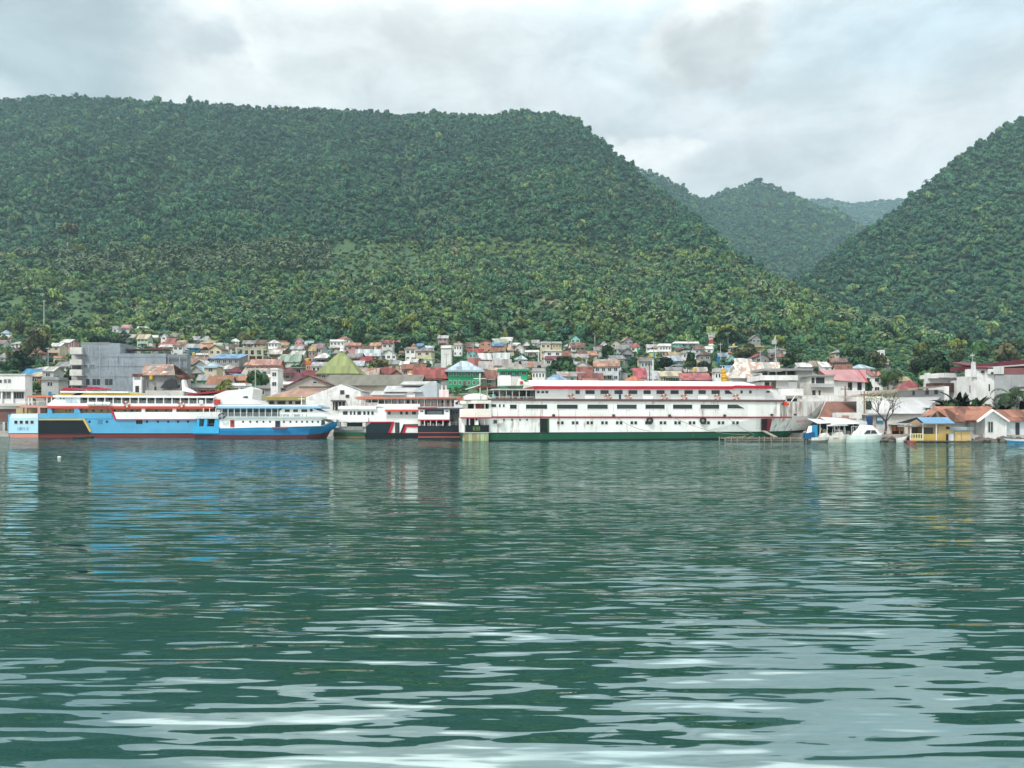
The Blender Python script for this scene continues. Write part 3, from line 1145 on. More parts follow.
def big_ferry():
    s = Ship('passenger_ferry', 'large white three-deck passenger ferry with red roof edge and green waterline', 'ferry', 461, 117.0, 9, 10.0)
    P = s.part
    # hull: white side, dark rubbing strake, green belt, dark boot; taper at the stern and a flared raked bow
    st_px = [462, 470, 490, 560, 640, 700, 760, 790, 808, 819]
    def lv(rows, pxs, ins):
        return [(a, b, c) for a, b, c in zip(pxs, rows, ins)]
    ins_t = [2.2, 1.0, 0.05, 0, 0, 0, 0, 0.9, 2.6, 4.9]
    ins_w = [2.4, 1.2, 0.25, 0, 0, 0, 0.6, 2.2, 3.9, 4.9]
    H = [lv([417.5] * 6 + [417, 416.5, 416, 415.5], st_px, ins_t),
         lv([432.6, 432.6, 432.6, 432.3, 432, 431.8, 431.6, 431, 430.4, 429.6], [462, 470, 490, 560, 640, 700, 760, 786, 798, 806], ins_w),
         lv([433.6, 433.6, 433.6, 433.3, 433, 432.8, 432.5, 431.8, 431.2, 430.4], [462, 470, 490, 560, 640, 700, 760, 785.5, 797, 805], ins_w),
         lv([440.4, 440.2, 440, 439.4, 438.7, 438.2, 437.4, 437, 436.8, 436.6], [464, 471, 490, 560, 640, 700, 757, 780, 790, 797], ins_w),
         lv([447, 447, 447, 446, 445, 445, 443, 443, 443, 443], [465, 472, 490, 560, 640, 700, 755, 776, 785, 791], ins_w)]
    s.hull(H, [WHT_R, BLK, GRN, BLK], deck=paint('pale_grey'))
    # raised forecastle bulwark carrying the sheer up to the stem
    f = MB()
    fl = []
    top = [(742, 405.5, 0), (770, 404.5, 0.1), (790, 402.5, 1.2), (808, 401.5, 3.0), (825, 401, 4.9)]
    bot = [(742, 417.1, 0), (770, 416.9, 0.1), (790, 416.4, 1.0), (808, 415.9, 2.7), (819, 415.4, 4.9)]
    near = [[(s.p(a, b, c)[0], c, s.p(a, b, c)[1]) for a, b, c in L] for L in (bot, top)]
    far = [[(x, s.B - y, z) for x, y, z in L] for L in near]
    f.grid(near)
    f.grid(far, True)
    f.grid([near[0], far[0]])
    P('forecastle', f, ship_paint((0.70, 0.71, 0.68), 0.85))
    # lower-stern: black bulwark; rusted green counter, paler to paint in its stronger light
    m = MB(); s.bx(m, 466, 489, 425, 432.2, -0.3, 3.0); P('stern_bulwark', m, BLK)
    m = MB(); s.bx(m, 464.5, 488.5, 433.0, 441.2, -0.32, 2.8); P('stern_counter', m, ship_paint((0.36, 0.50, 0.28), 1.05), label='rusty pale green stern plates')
    m = MB(); text_strokes(m, s, 473, 481, 426.5, 430.5, -0.33, 4, 5); P('name_lettering', m, paint((0.20, 0.30, 0.10)))
    m = MB(); s.bx(m, 462, 490, 432.2, 433.0, -0.42, 3.0); P('rubbing_strake', m, paint('pale_grey'))
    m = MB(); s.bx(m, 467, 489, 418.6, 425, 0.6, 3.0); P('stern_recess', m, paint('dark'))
    for a in (469, 474.5, 477.5, 484):
        m = MB(); s.bx(m, a, a + 1.0, 418.6, 425, -0.1, 0.1); P('post', m, paint('offwhite'))
    m = MB(); s.bx(m, 475.5, 478.5, 420.5, 425, -0.2, 0.5); P('winch', m, paint('white'))
    # hull decoration: dark red belt under the main deck
    m = MB(); s.bx(m, 488, 792, 416.6, 418.0, -0.10, 0.02); P('red_belt', m, ship_paint((0.34, 0.03, 0.06), 0.1))
    # main deck house
    m = MB(); s.bx(m, 489, 780, 400.6, 416.7, 0.02, 9.9); P('main_deck_house', m, WHT_R)
    m = MB(); s.bx(m, 488, 784, 399.8, 400.8, -0.18, 10.1); P('deck_edge', m, ship_paint((0.14, 0.09, 0.085), 0.2))
    # rounded stern gallery
    m = MB()
    ring = [(0.6, 5.0), (0.0, 2.6), (0.9, 0.9), (2.4, 0.15), (4.6, -0.02)]
    xs0, zs0 = s.p(461, 417.5)
    xs1, zg1 = s.p(461, 408.7)
    _, zg2 = s.p(461, 403.6)
    _, zg3 = s.p(461, 400.4)
    for za, zb, mi, inset in ((zs0, zg1, 0, 0.0), (zg2, zg3, 0, -0.12)):
        m.mat(mi)
        outer = [(xs0 + x, y - 0.2 + inset, za) for x, y in ring]
        outer2 = [(xs0 + x, y - 0.2 + inset, zb) for x, y in ring]
        m.grid([outer2, outer])
        m.grid([[(x, y, zb) for x, y, z in outer], [(x + 0.0, 9.9, zb) for x, y, z in outer]], True)
    P('stern_gallery', m, ship_paint((0.72, 0.69, 0.62), 0.4))
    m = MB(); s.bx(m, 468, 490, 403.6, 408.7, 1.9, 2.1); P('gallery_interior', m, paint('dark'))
    m = MB(); s.bx(m, 476, 483, 404, 408.5, 0.25, 0.35); P('curtain', m, paint((0.16, 0.03, 0.03)))
    for a in (474, 484):
        m = MB(); s.bx(m, a, a + 1.6, 403.6, 408.7, 0.2, 0.4); P('post', m, paint('offwhite'))
    m = MB(); s.bx(m, 461.5, 491, 417.2, 418.5, -0.45, 2.5); P('red_belt', m, ship_paint((0.34, 0.03, 0.06), 0.1))
    # cover over the stern boat deck
    m = MB()
    xa, za = s.p(464, 399.6); xb, zb = s.p(492, 393.2)
    rows = []
    for i in range(9):
        u = i / 8
        h = math.sin(math.pi * (0.08 + 0.86 * u)) ** 0.5
        rows.append([(xa + (xb - xa) * u, 1.6 + 1.4 * math.cos(q), za + (zb - za) * h * max(0.0, math.sin(q)) ** 0.7) for q in [math.pi * (1 - j / 8) for j in range(9)]])
    m.grid(rows, True)
    P('boat_cover', m, paint('offwhite', 0.5), smooth=True)
    # open after deck: posts, clutter cabin, awning roof
    m = MB(); s.bx(m, 492, 536, 389.0, 390.0, -0.05, 9.6); P('awning_roof', m, paint('pale_grey'))
    m = MB(); s.bx(m, 478, 497, 386, 387.6, 2.0, 9.0); P('stern_awning', m, metal_roof('rust', 0.5))
    for a in (480, 487, 493, 499, 506, 512, 519, 526):
        m = MB(); s.bx(m, a, a + 0.7, 389.9 if a > 492 else 387.5, 399.8, 0.1, 0.22); P('post', m, paint('pale_grey'))
    m = MB(); s.bx(m, 504, 536, 390.2, 399.8, 3.2, 6.5); P('after_cabin', m, paint((0.42, 0.40, 0.36)))
    m = MB(); s.bx(m, 519, 526, 391, 396.5, 3.1, 3.25); P('window', m, m_glass)
    m = MB(); s.bx(m, 530, 534, 390.4, 399.6, 0.15, 1.0); P('stairwell', m, paint('dark'))
    for (a, b_, c_, d_, col) in ((493, 495.5, 394, 399.7, 'turquoise'), (496, 500, 393.8, 399.7, 'dark'), (500, 507, 396.5, 399.7, 'salmon'), (507, 510, 395, 399.7, 'offwhite'),
                                 (512, 515, 393, 399.7, 'brown'), (517, 520, 397, 399.7, 'white'), (523, 526, 394.5, 399.7, 'dark'), (527, 529, 396, 399.7, 'pale_grey')):
        m = MB(); s.bx(m, a, b_, c_, d_, 0.9, 1.9); P('deck_crate', m, paint(col, 0.5))
    s.rail(492, 534, 396.6, 399.8, 0.12, mat=paint('offwhite'))
    m = MB(); s.bx(m, 500, 511, 375.5, 385.6, 4.5, 7.5); P('water_tank_house', m, paint('white', 0.4))
    m = MB(); s.bx(m, 511.5, 521, 376.5, 385.6, 4.2, 7.5); P('funnel_house', m, paint('offwhite', 0.4))
    m = MB(); s.bx(m, 511, 520, 374.8, 376.3, 4.2, 7.5); P('funnel_top', m, paint((0.06, 0.16, 0.22)))
    m = MB(); s.poly(m, [(517, 385.5), (535, 385.5), (534, 383.5), (526, 382), (519, 378)], 3.0, 3.4); P('roof_fairing', m, WHT)
    m = MB(); s.bx(m, 520.5, 523, 381.2, 384, 2.6, 3.2); P('loud_hailer', m, paint('red'))
    # bridge deck house with its row of windows, red fascia, white roof
    m = MB(); s.bx(m, 535, 765, 388.6, 399.9, 0.35, 9.6); P('bridge_deck_house', m, WHT)
    m = MB(); s.poly(m, [(764.8, 399.9), (785, 399.9), (786, 396.5), (776, 392.5), (764.8, 389.4)], 0.5, 9.4); P('bridge_front', m, WHT)
    m = MB()
    s.poly(m, [(534, 388.9), (733, 388.9), (736, 388.2), (772, 388.6), (771, 385.6), (736, 385.2), (733, 386.0), (534, 386.0)], -0.25, 10.2)
    P('red_fascia', m, RED)
    m = MB()
    xa, za = s.p(534, 385.9); xb, zb = s.p(757, 385.4)
    _, zt = s.p(560, 378.6)
    m.prism([(-0.2, za), (0.6, za + 0.45), (5.0, zt), (9.4, za + 0.45), (10.1, za)], xa, xb, 'x')
    P('roof', m, paint('white', 0.3))
    for a, b_ in ((536.5, 540), (541, 544.5), (545, 548.5)):
        s.window(a, b_, 390.6, 393.6, 0.35, paint('white'))
    for a, b_ in ((575, 580), (585, 595), (600, 609), (614, 623), (628, 637.5), (643, 651), (656, 665), (670, 679), (684, 693), (698, 706), (711, 720)):
        s.window(a, b_, 389.9, 394.4, 0.35, paint('white'))
    s.window(724.5, 733, 389.9, 394.3, 0.35, paint('white'), slant=0.42)
    s.window(740, 743, 390.2, 393.8, 0.35, paint('white'))
    s.window(748.5, 752, 390.2, 393.8, 0.35, paint('white'))
    for a, b_ in ((756, 760), (760.8, 764.5), (766, 770)):
        s.window(a, b_, 390.4, 393.2, 0.42, paint('white'))
    m = MB(); s.bx(m, 619, 621, 389.9, 399.7, 0.30, 0.4); P('door', m, paint((0.02, 0.07, 0.12)))
    for a in (585, 643, 698):
        m = MB(); s.bx(m, a, a + 10, 395.6, 399.6, -0.12, 0.2); P('life_raft_locker', m, paint('white', 0.2))
    s.window(757, 758, 389, 389.6, 0.35)
    # main deck long windows
    for a, b_ in ((509.5, 517), (525.5, 547.5), (556.5, 578), (587, 608), (616.5, 637), (645, 665), (672.5, 692.5), (700, 719.5)):
        s.window(a, b_, 404.2, 409.2, 0.02, paint('white'))
    s.window(727, 745, 404.2, 408.9, 0.02, paint('white'), slant=0.42)
    for a, b_ in ((491, 496.5), (498.5, 501), (502.5, 505)):
        s.window(a, b_, 403.8, 407.5, 0.02, paint('white'))
    # lower row of paired ports, door, vents
    x0 = 557
    for i in range(13):
        a = 556.8 + i * 14.75 - 0.0045 * i * i * 3
        if 738 < a < 745:
            a += 0.6
        for q in (0, 3.9):
            s.window(a + q, a + q + 3.1, 421.0, 424.6, 0.0, paint('pale_grey'), name='port')
    for a in (504, 512, 520, 527):
        m = MB(); x, z = s.p(a, 419.8); m.tube((x, -0.03, z), (x, 0.05, z), 0.14, n=8); P('scupper', m, paint('dark'))
    m = MB(); s.bx(m, 540, 549, 418.5, 432.3, -0.03, 0.06); P('side_door', m, paint((0.012, 0.02, 0.018)))
    m = MB(); s.bx(m, 547.6, 548.9, 418.6, 432.2, -0.10, -0.035); P('door_leaf', m, paint((0.03, 0.10, 0.03)))
    s.window(493, 497.5, 419.5, 424, 0.0, paint('offwhite'))
    m = MB(); s.bx(m, 498, 503, 419.5, 423.5, -0.4, 0.05); P('air_conditioner', m, paint('offwhite', 0.6))
    m = MB(); s.poly(m, [(761.5, 419), (772.3, 419), (769.5, 431.2), (761.5, 431.2)], -0.03, 0.05); P('shell_door', m, paint((0.02, 0.012, 0.014)))
    m = MB(); s.poly(m, [(767.5, 419.2), (772.2, 419.2), (769.4, 431), (766.5, 431)], -0.07, -0.04); P('door_leaf', m, paint((0.14, 0.02, 0.03)))
    for a, r_ in ((553.5, 415.2), (613.5, 415.3), (669.5, 415.4), (724.5, 415.4), (771.5, 414.8), (795, 414.6)):
        m = MB(); x, z = s.p(a, r_); m.box(x - 0.2, x + 0.2, -0.2, 0.05, z - 0.15, z + 0.15); P('fairlead', m, paint('dark'))
    # foredeck fittings
    m = MB()
    rng = random.Random(3)
    for i in range(13):
        x, z = s.p(766 + i * 3.6, 405.5)
        m.tube((x, 3.0, z - 0.2), (x + 0.9, 3.4, z + 0.75), 0.06, n=5)
    P('deck_gear', m, paint('grey'))
    m = MB(); x, z = s.p(783, 408); m.tube((x, 0.5, z - 0.5), (x, 0.5, z + 1.5), 0.05, n=5); P('davit', m, paint('offwhite'))
    m = MB(); x, z = s.p(785, 404.2, 0.9); m.box(x - 0.55, x + 0.5, 0.5, 1.3, z - 0.2, z + 0.18); m.prism([(x - 0.3, z + 0.18), (x + 0.25, z + 0.18), (x + 0.1, z + 0.42), (x - 0.2, z + 0.42)], 0.6, 1.2); P('windlass_cover', m, paint((0.62, 0.06, 0.03), 0.1), label='orange red windlass cover on foredeck')
    m = MB(); x, z = s.p(811, 401.5)
    m.tube((x - 1.2, 4.2, z), (x - 0.2, 4.6, z + 1.1), 0.09, n=5); m.tube((x - 0.2, 4.6, z + 1.1), (x + 1.0, 4.9, z + 0.2), 0.09, n=5); m.box(x + 0.6, x + 1.5, 4.2, 5.4, z - 0.1, z + 0.5)
    P('anchor_gear', m, paint('offwhite'))
    s.rail(770, 802, 401.6, 404.2, 2.5, lines=2, mat=paint('pale_grey'))
    for a, r_ in ((813.5, 414.0), (821, 413.2)):
        pass
    m = MB(); x, z = s.p(804, 414.3); m.box(x - 0.25, x + 0.25, 2.3, 3.2, z - 0.35, z + 0.2); P('hawse_pipe', m, paint('dark'))
    m = MB()
    for i in range(6):
        a = 797.5 + i * 1.75
        y = 1.05 + (a - 797) * 0.155
        xa, za = s.p(a, 422.4, y); xb, zb = s.p(a + 1.25, 420.4, y)
        for q in ([(xa, xa + 0.07, za, zb), (xa + 0.07, xb, zb - 0.07, zb)] if i % 2 else [(xa, xa + 0.07, za, zb), (xb - 0.07, xb, za, zb), (xa + 0.07, xb - 0.07, (za + zb) / 2, (za + zb) / 2 + 0.07)]):
            m.box(q[0], q[1], y - 0.05, y + 0.3, q[2], q[3])
    P('bow_lettering', m, paint((0.42, 0.20, 0.22)))
    m = MB()
    for a, r0, r1, y in ((805.5, 424, 431, 4.3), (807.5, 420, 427, 4.6)):
        x, z = s.p(a, r1); x2, z2 = s.p(a + 1.5, r0); m.tube((x - 0.1, y - 0.6, z), (x2 - 0.1, y - 0.4, z2), 0.10, n=5)
    P('anchor_chain', m, paint('rust'))
    # stern rail and mast
    m = MB(); x, z = s.p(483, 399.6); m.tube((x, 4, z), (x, 4, z + 4.2), 0.09, n=6); m.tube((x, 4, z + 2.4), (x - 2.3, 4, z + 1.7), 0.06, n=5); m.tube((x - 1.0, 4, z + 3.4), (x + 1.0, 4, z + 3.4), 0.05, n=5); P('stern_mast', m, paint('white'))
    m = MB(); x, z = s.p(775, 391.0); m.tube((x, 4, z - 2), (x, 4, z + 1.4), 0.07, n=6); P('signal_mast', m, paint('white'))
    m = MB(); xa, za = s.p(776, 399.8)
    for i in range(4):
        m.box(xa + i * 0.75, xa + i * 0.75 + 0.05, 3.0, 3.05, za, za + 1.1)
    m.box(xa, xa + 2.3, 3.0, 3.05, za + 1.1, za + 1.16)
    P('bridge_wing_rail', m, paint('grey'))
    # lifebuoys hang on the bridge deck side
    spots = [571.5, 608.5, 628.5, 664.7, 684.5, 718, 736.7]
    names = ['red and white lifebuoy on the white ferry, nearest its open after deck', 'lifebuoy on the white ferry just after the first raft locker',
             'lifebuoy on the white ferry just forward of the blue door', 'lifebuoy on the white ferry just after the middle life raft locker',
             'lifebuoy on the white ferry under the seventh long bridge-deck window', 'lifebuoy on the white ferry forward of the last raft locker',
             'lifebuoy on the white ferry closest to the bow']
    for a, l in zip(spots, names):
        torus_buoy('lifebuoy', l, s, a, 397.3, 0.44, 0.2, 'life rings on the big white ferry')
    # tyre fenders hang on ropes from the red belt
    for a, l in ((649.3, 'black tyre fender hanging on the white ferry, the one nearer its stern'), (702.5, 'black tyre fender hanging on the white ferry, the one nearer its bow')):
        m = MB(); x, z = s.p(a, 420.6)
        w = s.root.matrix_basis @ Vector((x, -0.25, z))
        m.torus((0, 0, 0), 0.42, 0.17, 'y', 16, 6)
        m.tube((0, 0.05, 0.4), (0, 0.1, 1.5), 0.03, n=4)
        o = m.build('tyre_fender', m_rubber, None, w); o.rotation_euler = (0, 0, s.th)
        tag(o, l, 'fender', 'tyre fenders on the white ferry')
    # mooring lines
    return s


SHIP_BIG = big_ferry()


def blue_ferry():
    s = Ship('passenger_ferry', 'long light blue ferry with black hull panel, red boot and white upper decks', 'ferry', 8, 139.0, 8, 11.0)
    P = s.part
    LB = ship_paint((0.10, 0.37, 0.59), 0.3)
    LB_LIT = ship_paint((0.40, 0.66, 0.80), 0.05)  # side blue again, paler: the stern's stronger light painted in
    BOOT = ship_paint((0.17, 0.035, 0.034), 0.4)
    TAN = paint('tan')
    px = [8, 38, 39, 90, 150, 200, 240, 262]
    it = [2.6, 0.0, 0, 0, 0, 0, 1.5, 5.4]
    s.hull([[(a, b, c) for a, b, c in zip(px, [414.5, 414.0, 413.2, 413, 413, 413, 412, 410], it)],
            [(a, 419.0, c) for a, c in zip(px, it)],
            [(a, 433.3, c) for a, c in zip([8.5, 38, 39, 90, 150, 200, 236, 256], it)],
            [(a, 434.2, c) for a, c in zip([8.5, 38, 39, 90, 150, 200, 236, 256], it)],
            [(a, 442.0, c + 0.1) for a, c in zip([10, 38, 39, 90, 150, 198, 230, 248], it)]], [LB, LB, BLK, BOOT], deck=paint('pale_grey'))
    # stern block with its stronger light painted in; four windows, white top, faded name
    m = MB(); s.poly(m, [(8.6, 433.2), (38, 433.2), (38, 418.4), (9.5, 418.4)], -0.15, 1.0); P('stern_plating', m, LB_LIT)
    m = MB(); s.poly(m, [(9.5, 418.3), (38, 418.3), (38, 413.4), (11.5, 413.8)], -0.15, 1.0); P('stern_coaming', m, ship_paint((0.66, 0.72, 0.74), 0.05))
    m = MB(); s.poly(m, [(10, 437.8), (38.2, 437.8), (38.2, 434.0), (9, 434.0)], -0.17, 0.9); P('stern_boot', m, ship_paint((0.60, 0.24, 0.19), 0.45), label='salmon coloured rusty stern boot')
    for a in (14, 19.3, 24.9, 30.1):
        s.window(a, a + 4, 420.2, 424.2, -0.15, paint('white'))
    m = MB(); text_strokes(m, s, 17.6, 31, 427.2, 430.2, -0.16, 21, 8); P('name_lettering', m, paint((0.24, 0.30, 0.50)))
    # black loading panel edged in yellow
    m = MB(); s.poly(m, [(38.3, 433.2), (90, 433.2), (83, 420.4), (38.3, 420.4)], -0.16, 0.3); P('hull_panel', m, ship_paint((0.010, 0.016, 0.020), 0.06), label='black hull panel')
    m = MB(); s.poly(m, [(38.3, 420.2), (83, 420.2), (89.5, 432.0), (91.3, 431.2), (84.3, 418.7), (38.3, 418.9)], -0.2, 0.2); P('yellow_stripe', m, paint((0.62, 0.42, 0.12), 0.1))
    # cream deck set back behind the bulwark, blue pillars
    m = MB(); s.bx(m, 44, 205, 408.3, 413.2, 0.9, 10.0); P('car_deck_house', m, TAN)
    for a, b_ in ((47.5, 51), (74, 79)):
        m = MB(); s.poly(m, [(a, 413.6), (b_ + 1.5, 413.6), (b_, 408.3), (a, 408.3)], -0.1, 0.5); P('pillar', m, LB)
    for a, b_ in ((51, 53.5), (65, 67), (68.5, 71.5), (73, 74.5), (85, 88), (92, 95), (100, 103), (107, 109), (113, 116), (124, 126.5), (130, 134), (136, 138), (155, 158), (165, 167.5), (186, 189), (196, 199)):
        s.window(a, b_, 409.4, 411.9, 0.9, TAN)
    m = MB(); s.bx(m, 38.5, 112, 413.4, 418.6, -0.08, 0.3); P('bulwark', m, LB)
    # white forward band with its red edge
    m = MB(); s.poly(m, [(115.5, 419.3), (250, 419.0), (258, 411.6), (200.5, 411.9), (200, 412), (111.5, 412)], -0.13, 0.3); P('white_strake', m, WHT)
    for a, b_ in ((141.5, 145), (172.5, 176)):
        m = MB(); s.bx(m, a, b_, 408.3, 412.1, -0.05, 0.4); P('pillar', m, WHT)
    m = MB(); s.bx(m, 115.6, 250, 419.2, 420.1, -0.2, 0.1); P('red_edge', m, RED)
    m = MB(); s.poly(m, [(114.6, 420.0), (116.4, 420.0), (112.2, 408.4), (110.2, 408.4)], -0.2, 0.1); P('red_edge', m, RED)
    # passenger deck: red fascia, white rail, long row of openings, roof
    m = MB(); s.bx(m, 47.5, 212, 406.4, 408.4, -0.2, 11.1); P('red_fascia', m, ship_paint((0.58, 0.07, 0.05), 0.05))
    m = MB(); s.bx(m, 47.5, 214, 403.6, 406.5, -0.1, 0.1); P('bulwark', m, WHT)
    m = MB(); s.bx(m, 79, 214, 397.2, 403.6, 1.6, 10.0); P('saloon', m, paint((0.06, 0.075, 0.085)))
    k = 0
    a = 79.0
    while a < 212:
        m = MB(); s.bx(m, a, a + 1.1, 397.0, 403.7, -0.02, 0.15); P('post', m, paint('white', 0.1))
        m = MB(); s.bx(m, a + 1.6, a + 4.4, 398.2, 400.4, 1.5, 1.58); P('saloon_window', m, paint((0.20, 0.25, 0.28)))
        a += 8.4
    s.rail(79, 212, 400.6, 403.6, 0.05, mat=paint('pale_grey'), r=0.035)
    m = MB(); s.bx(m, 53, 214, 395.9, 397.3, -0.25, 11.2); P('roof', m, WHT)
    m = MB(); s.poly(m, [(48, 403.7), (79, 403.7), (79, 396.2), (58, 396.2)], -0.04, 9.5); P('after_saloon', m, WHT)
    for a, b_ in ((59.5, 62), (62.6, 65.2), (70, 73)):
        s.window(a, b_, 397.6, 399.4, -0.04, paint('white'))
    m = MB(); s.poly(m, [(66, 403.6), (78.5, 403.6), (76, 400), (71, 397.8), (66, 397.8)], -0.07, 0.0); P('curved_panel', m, paint((0.50, 0.58, 0.64)))
    GOLD = ship_paint((0.50, 0.34, 0.05), 0.2)
    m = MB(); s.poly(m, [(79, 396.0), (142, 396.0), (126, 392.4), (85, 392.2)], 0.5, 10.4); P('upper_roof', m, GOLD, label='golden yellow sloping roof panel')
    m = MB(); s.poly(m, [(57.5, 395.9), (70, 395.9), (77, 392.6), (61, 392.8)], 0.5, 10.4); P('upper_roof', m, GOLD)
    m = MB(); s.bx(m, 60, 128, 391.4, 392.6, 0.3, 10.6); P('roof_edge', m, WHT)
    for a, b_, r0 in ((60, 79, 387.6), (84, 103, 386.6)):
        m = MB(); s.poly(m, [(a, r0 + 2.9), (b_, r0 + 2.4), (b_ - 5, r0 + 0.3), (a + 4, r0)], 3, 8); P('canopy', m, paint((0.36, 0.02, 0.06), 0.1))
        m = MB(); s.bx(m, a + 2, b_ - 2, r0 + 2.6, 391.6, 4, 7); P('canopy_post', m, paint('offwhite'))
    # life rafts, lifebuoys
    for a in (88.5, 96.3, 104):
        m = MB(); xa, za = s.p(a, 403.8); xb, zb = s.p(a + 7, 403.8); m.tube((xa, -0.35, za), (xb, -0.35, za), 0.34, n=10); m.tube((xa + 0.4, -0.35, za), (xa + 0.5, -0.35, za), 0.37, n=10); P('life_raft', m, paint('white', 0.15))
    # stern: canopy, lower canopy, rail and small cabin
    ORG = paint((0.60, 0.19, 0.12), 0.2)
    m = MB(); s.bx(m, 26.5, 53, 395.4, 397.2, 1.0, 8.0); P('stern_canopy', m, ORG)
    m = MB(); s.bx(m, 19.5, 47.4, 405.2, 407.6, -0.1, 8.0); P('stern_deck', m, paint((0.60, 0.30, 0.26), 0.2))
    for a in (28, 31.5, 46.5, 51):
        m = MB(); s.bx(m, a, a + 0.8, 397, 405.4, 1.1, 1.25); P('post', m, paint('white'))
    for a in (23, 27, 45):
        m = MB(); s.bx(m, a, a + 0.9, 407.5, 414, 0.6, 0.8); P('post', m, paint('brown'))
    m = MB(); s.bx(m, 36, 44.5, 398.0, 405.3, 2.0, 5.0); P('stern_cabin', m, WHT)
    m = MB(); s.bx(m, 38.6, 43.8, 401.6, 405.0, 1.9, 2.0); P('cabin_panel', m, paint('turquoise'))
    s.rail(20.5, 47, 401.6, 405.3, 0.1, mat=paint('white'), lines=3)
    m = MB(); s.bx(m, 37.5, 40, 407.6, 414, -0.1, 0.4); P('stern_post', m, paint('pink'))
    m = MB(); s.bx(m, 16, 44, 408.0, 414.0, 3.0, 8.0); P('stern_house', m, TAN)
    # portholes, square ports
    for a in (89.5, 107, 147, 158, 168.3, 178, 188):
        m = MB(); x, z = s.p(a, 421.7); m.tube((x, -0.04, z), (x, 0.03, z), 0.22, n=10); P('porthole', m, m_glass)
    for a, r_ in ((98.3, 420.0), (100.6, 420.0), (98.3, 422.2), (100.6, 422.2)):
        s.window(a, a + 1.7, r_, r_ + 1.7, 0.0, LB, name='port')
    m = MB(); s.bx(m, 136, 142.3, 420.2, 423.8, -0.05, 0.1); P('loading_port', m, paint('black'))
    # white bow superstructure with curved front and a fin-like funnel
    m = MB(); s.poly(m, [(212, 404.5), (262, 404.5), (258.5, 401.4), (252, 399), (253.5, 388.4), (250, 386.6), (246, 388.4), (238, 389.6), (226, 390.6), (214, 395.2)], 0.6, 10.2); P('bridge_house', m, WHT)
    m = MB(); s.poly(m, [(242.5, 397.6), (248, 398.2), (247.5, 396.0), (244, 396.4)], 0.55, 0.62); P('bridge_window', m, m_glass)
    m = MB(); s.bx(m, 214.3, 219.3, 399.4, 404.2, -0.05, 1.0); P('locker', m, paint((0.55, 0.05, 0.05)))
    m = MB(); s.bx(m, 199, 203, 400.0, 404.0, -0.3, 0.3); P('raft_cradle', m, paint('white'))
    m = MB(); s.poly(m, [(186, 395.6), (226, 391.6), (227, 389.6), (210, 391.5), (189, 393.4)], 1.0, 9.5); P('red_roof_edge', m, ship_paint((0.30, 0.03, 0.04), 0.1))
    m = MB(); s.poly(m, [(182.2, 391), (197, 393.6), (190, 389.6), (185.4, 387.2), (183.2, 379.4), (181.4, 380.6)], 4.5, 6.5); P('funnel_fin', m, WHT)
    s.rail(226, 252, 385.9, 388.6, 3.0, mat=paint('pale_grey'), lines=2)
    torus_buoy('lifebuoy', 'pink and white lifebuoy on the blue ferry, the one nearer its stern', s, 127, 404.3, 0.45, -0.25, 'life rings on the blue ferry')
    torus_buoy('lifebuoy', 'pink and white lifebuoy on the blue ferry, the one nearer its bow', s, 181.5, 404.3, 0.45, -0.25, 'life rings on the blue ferry')
    return s


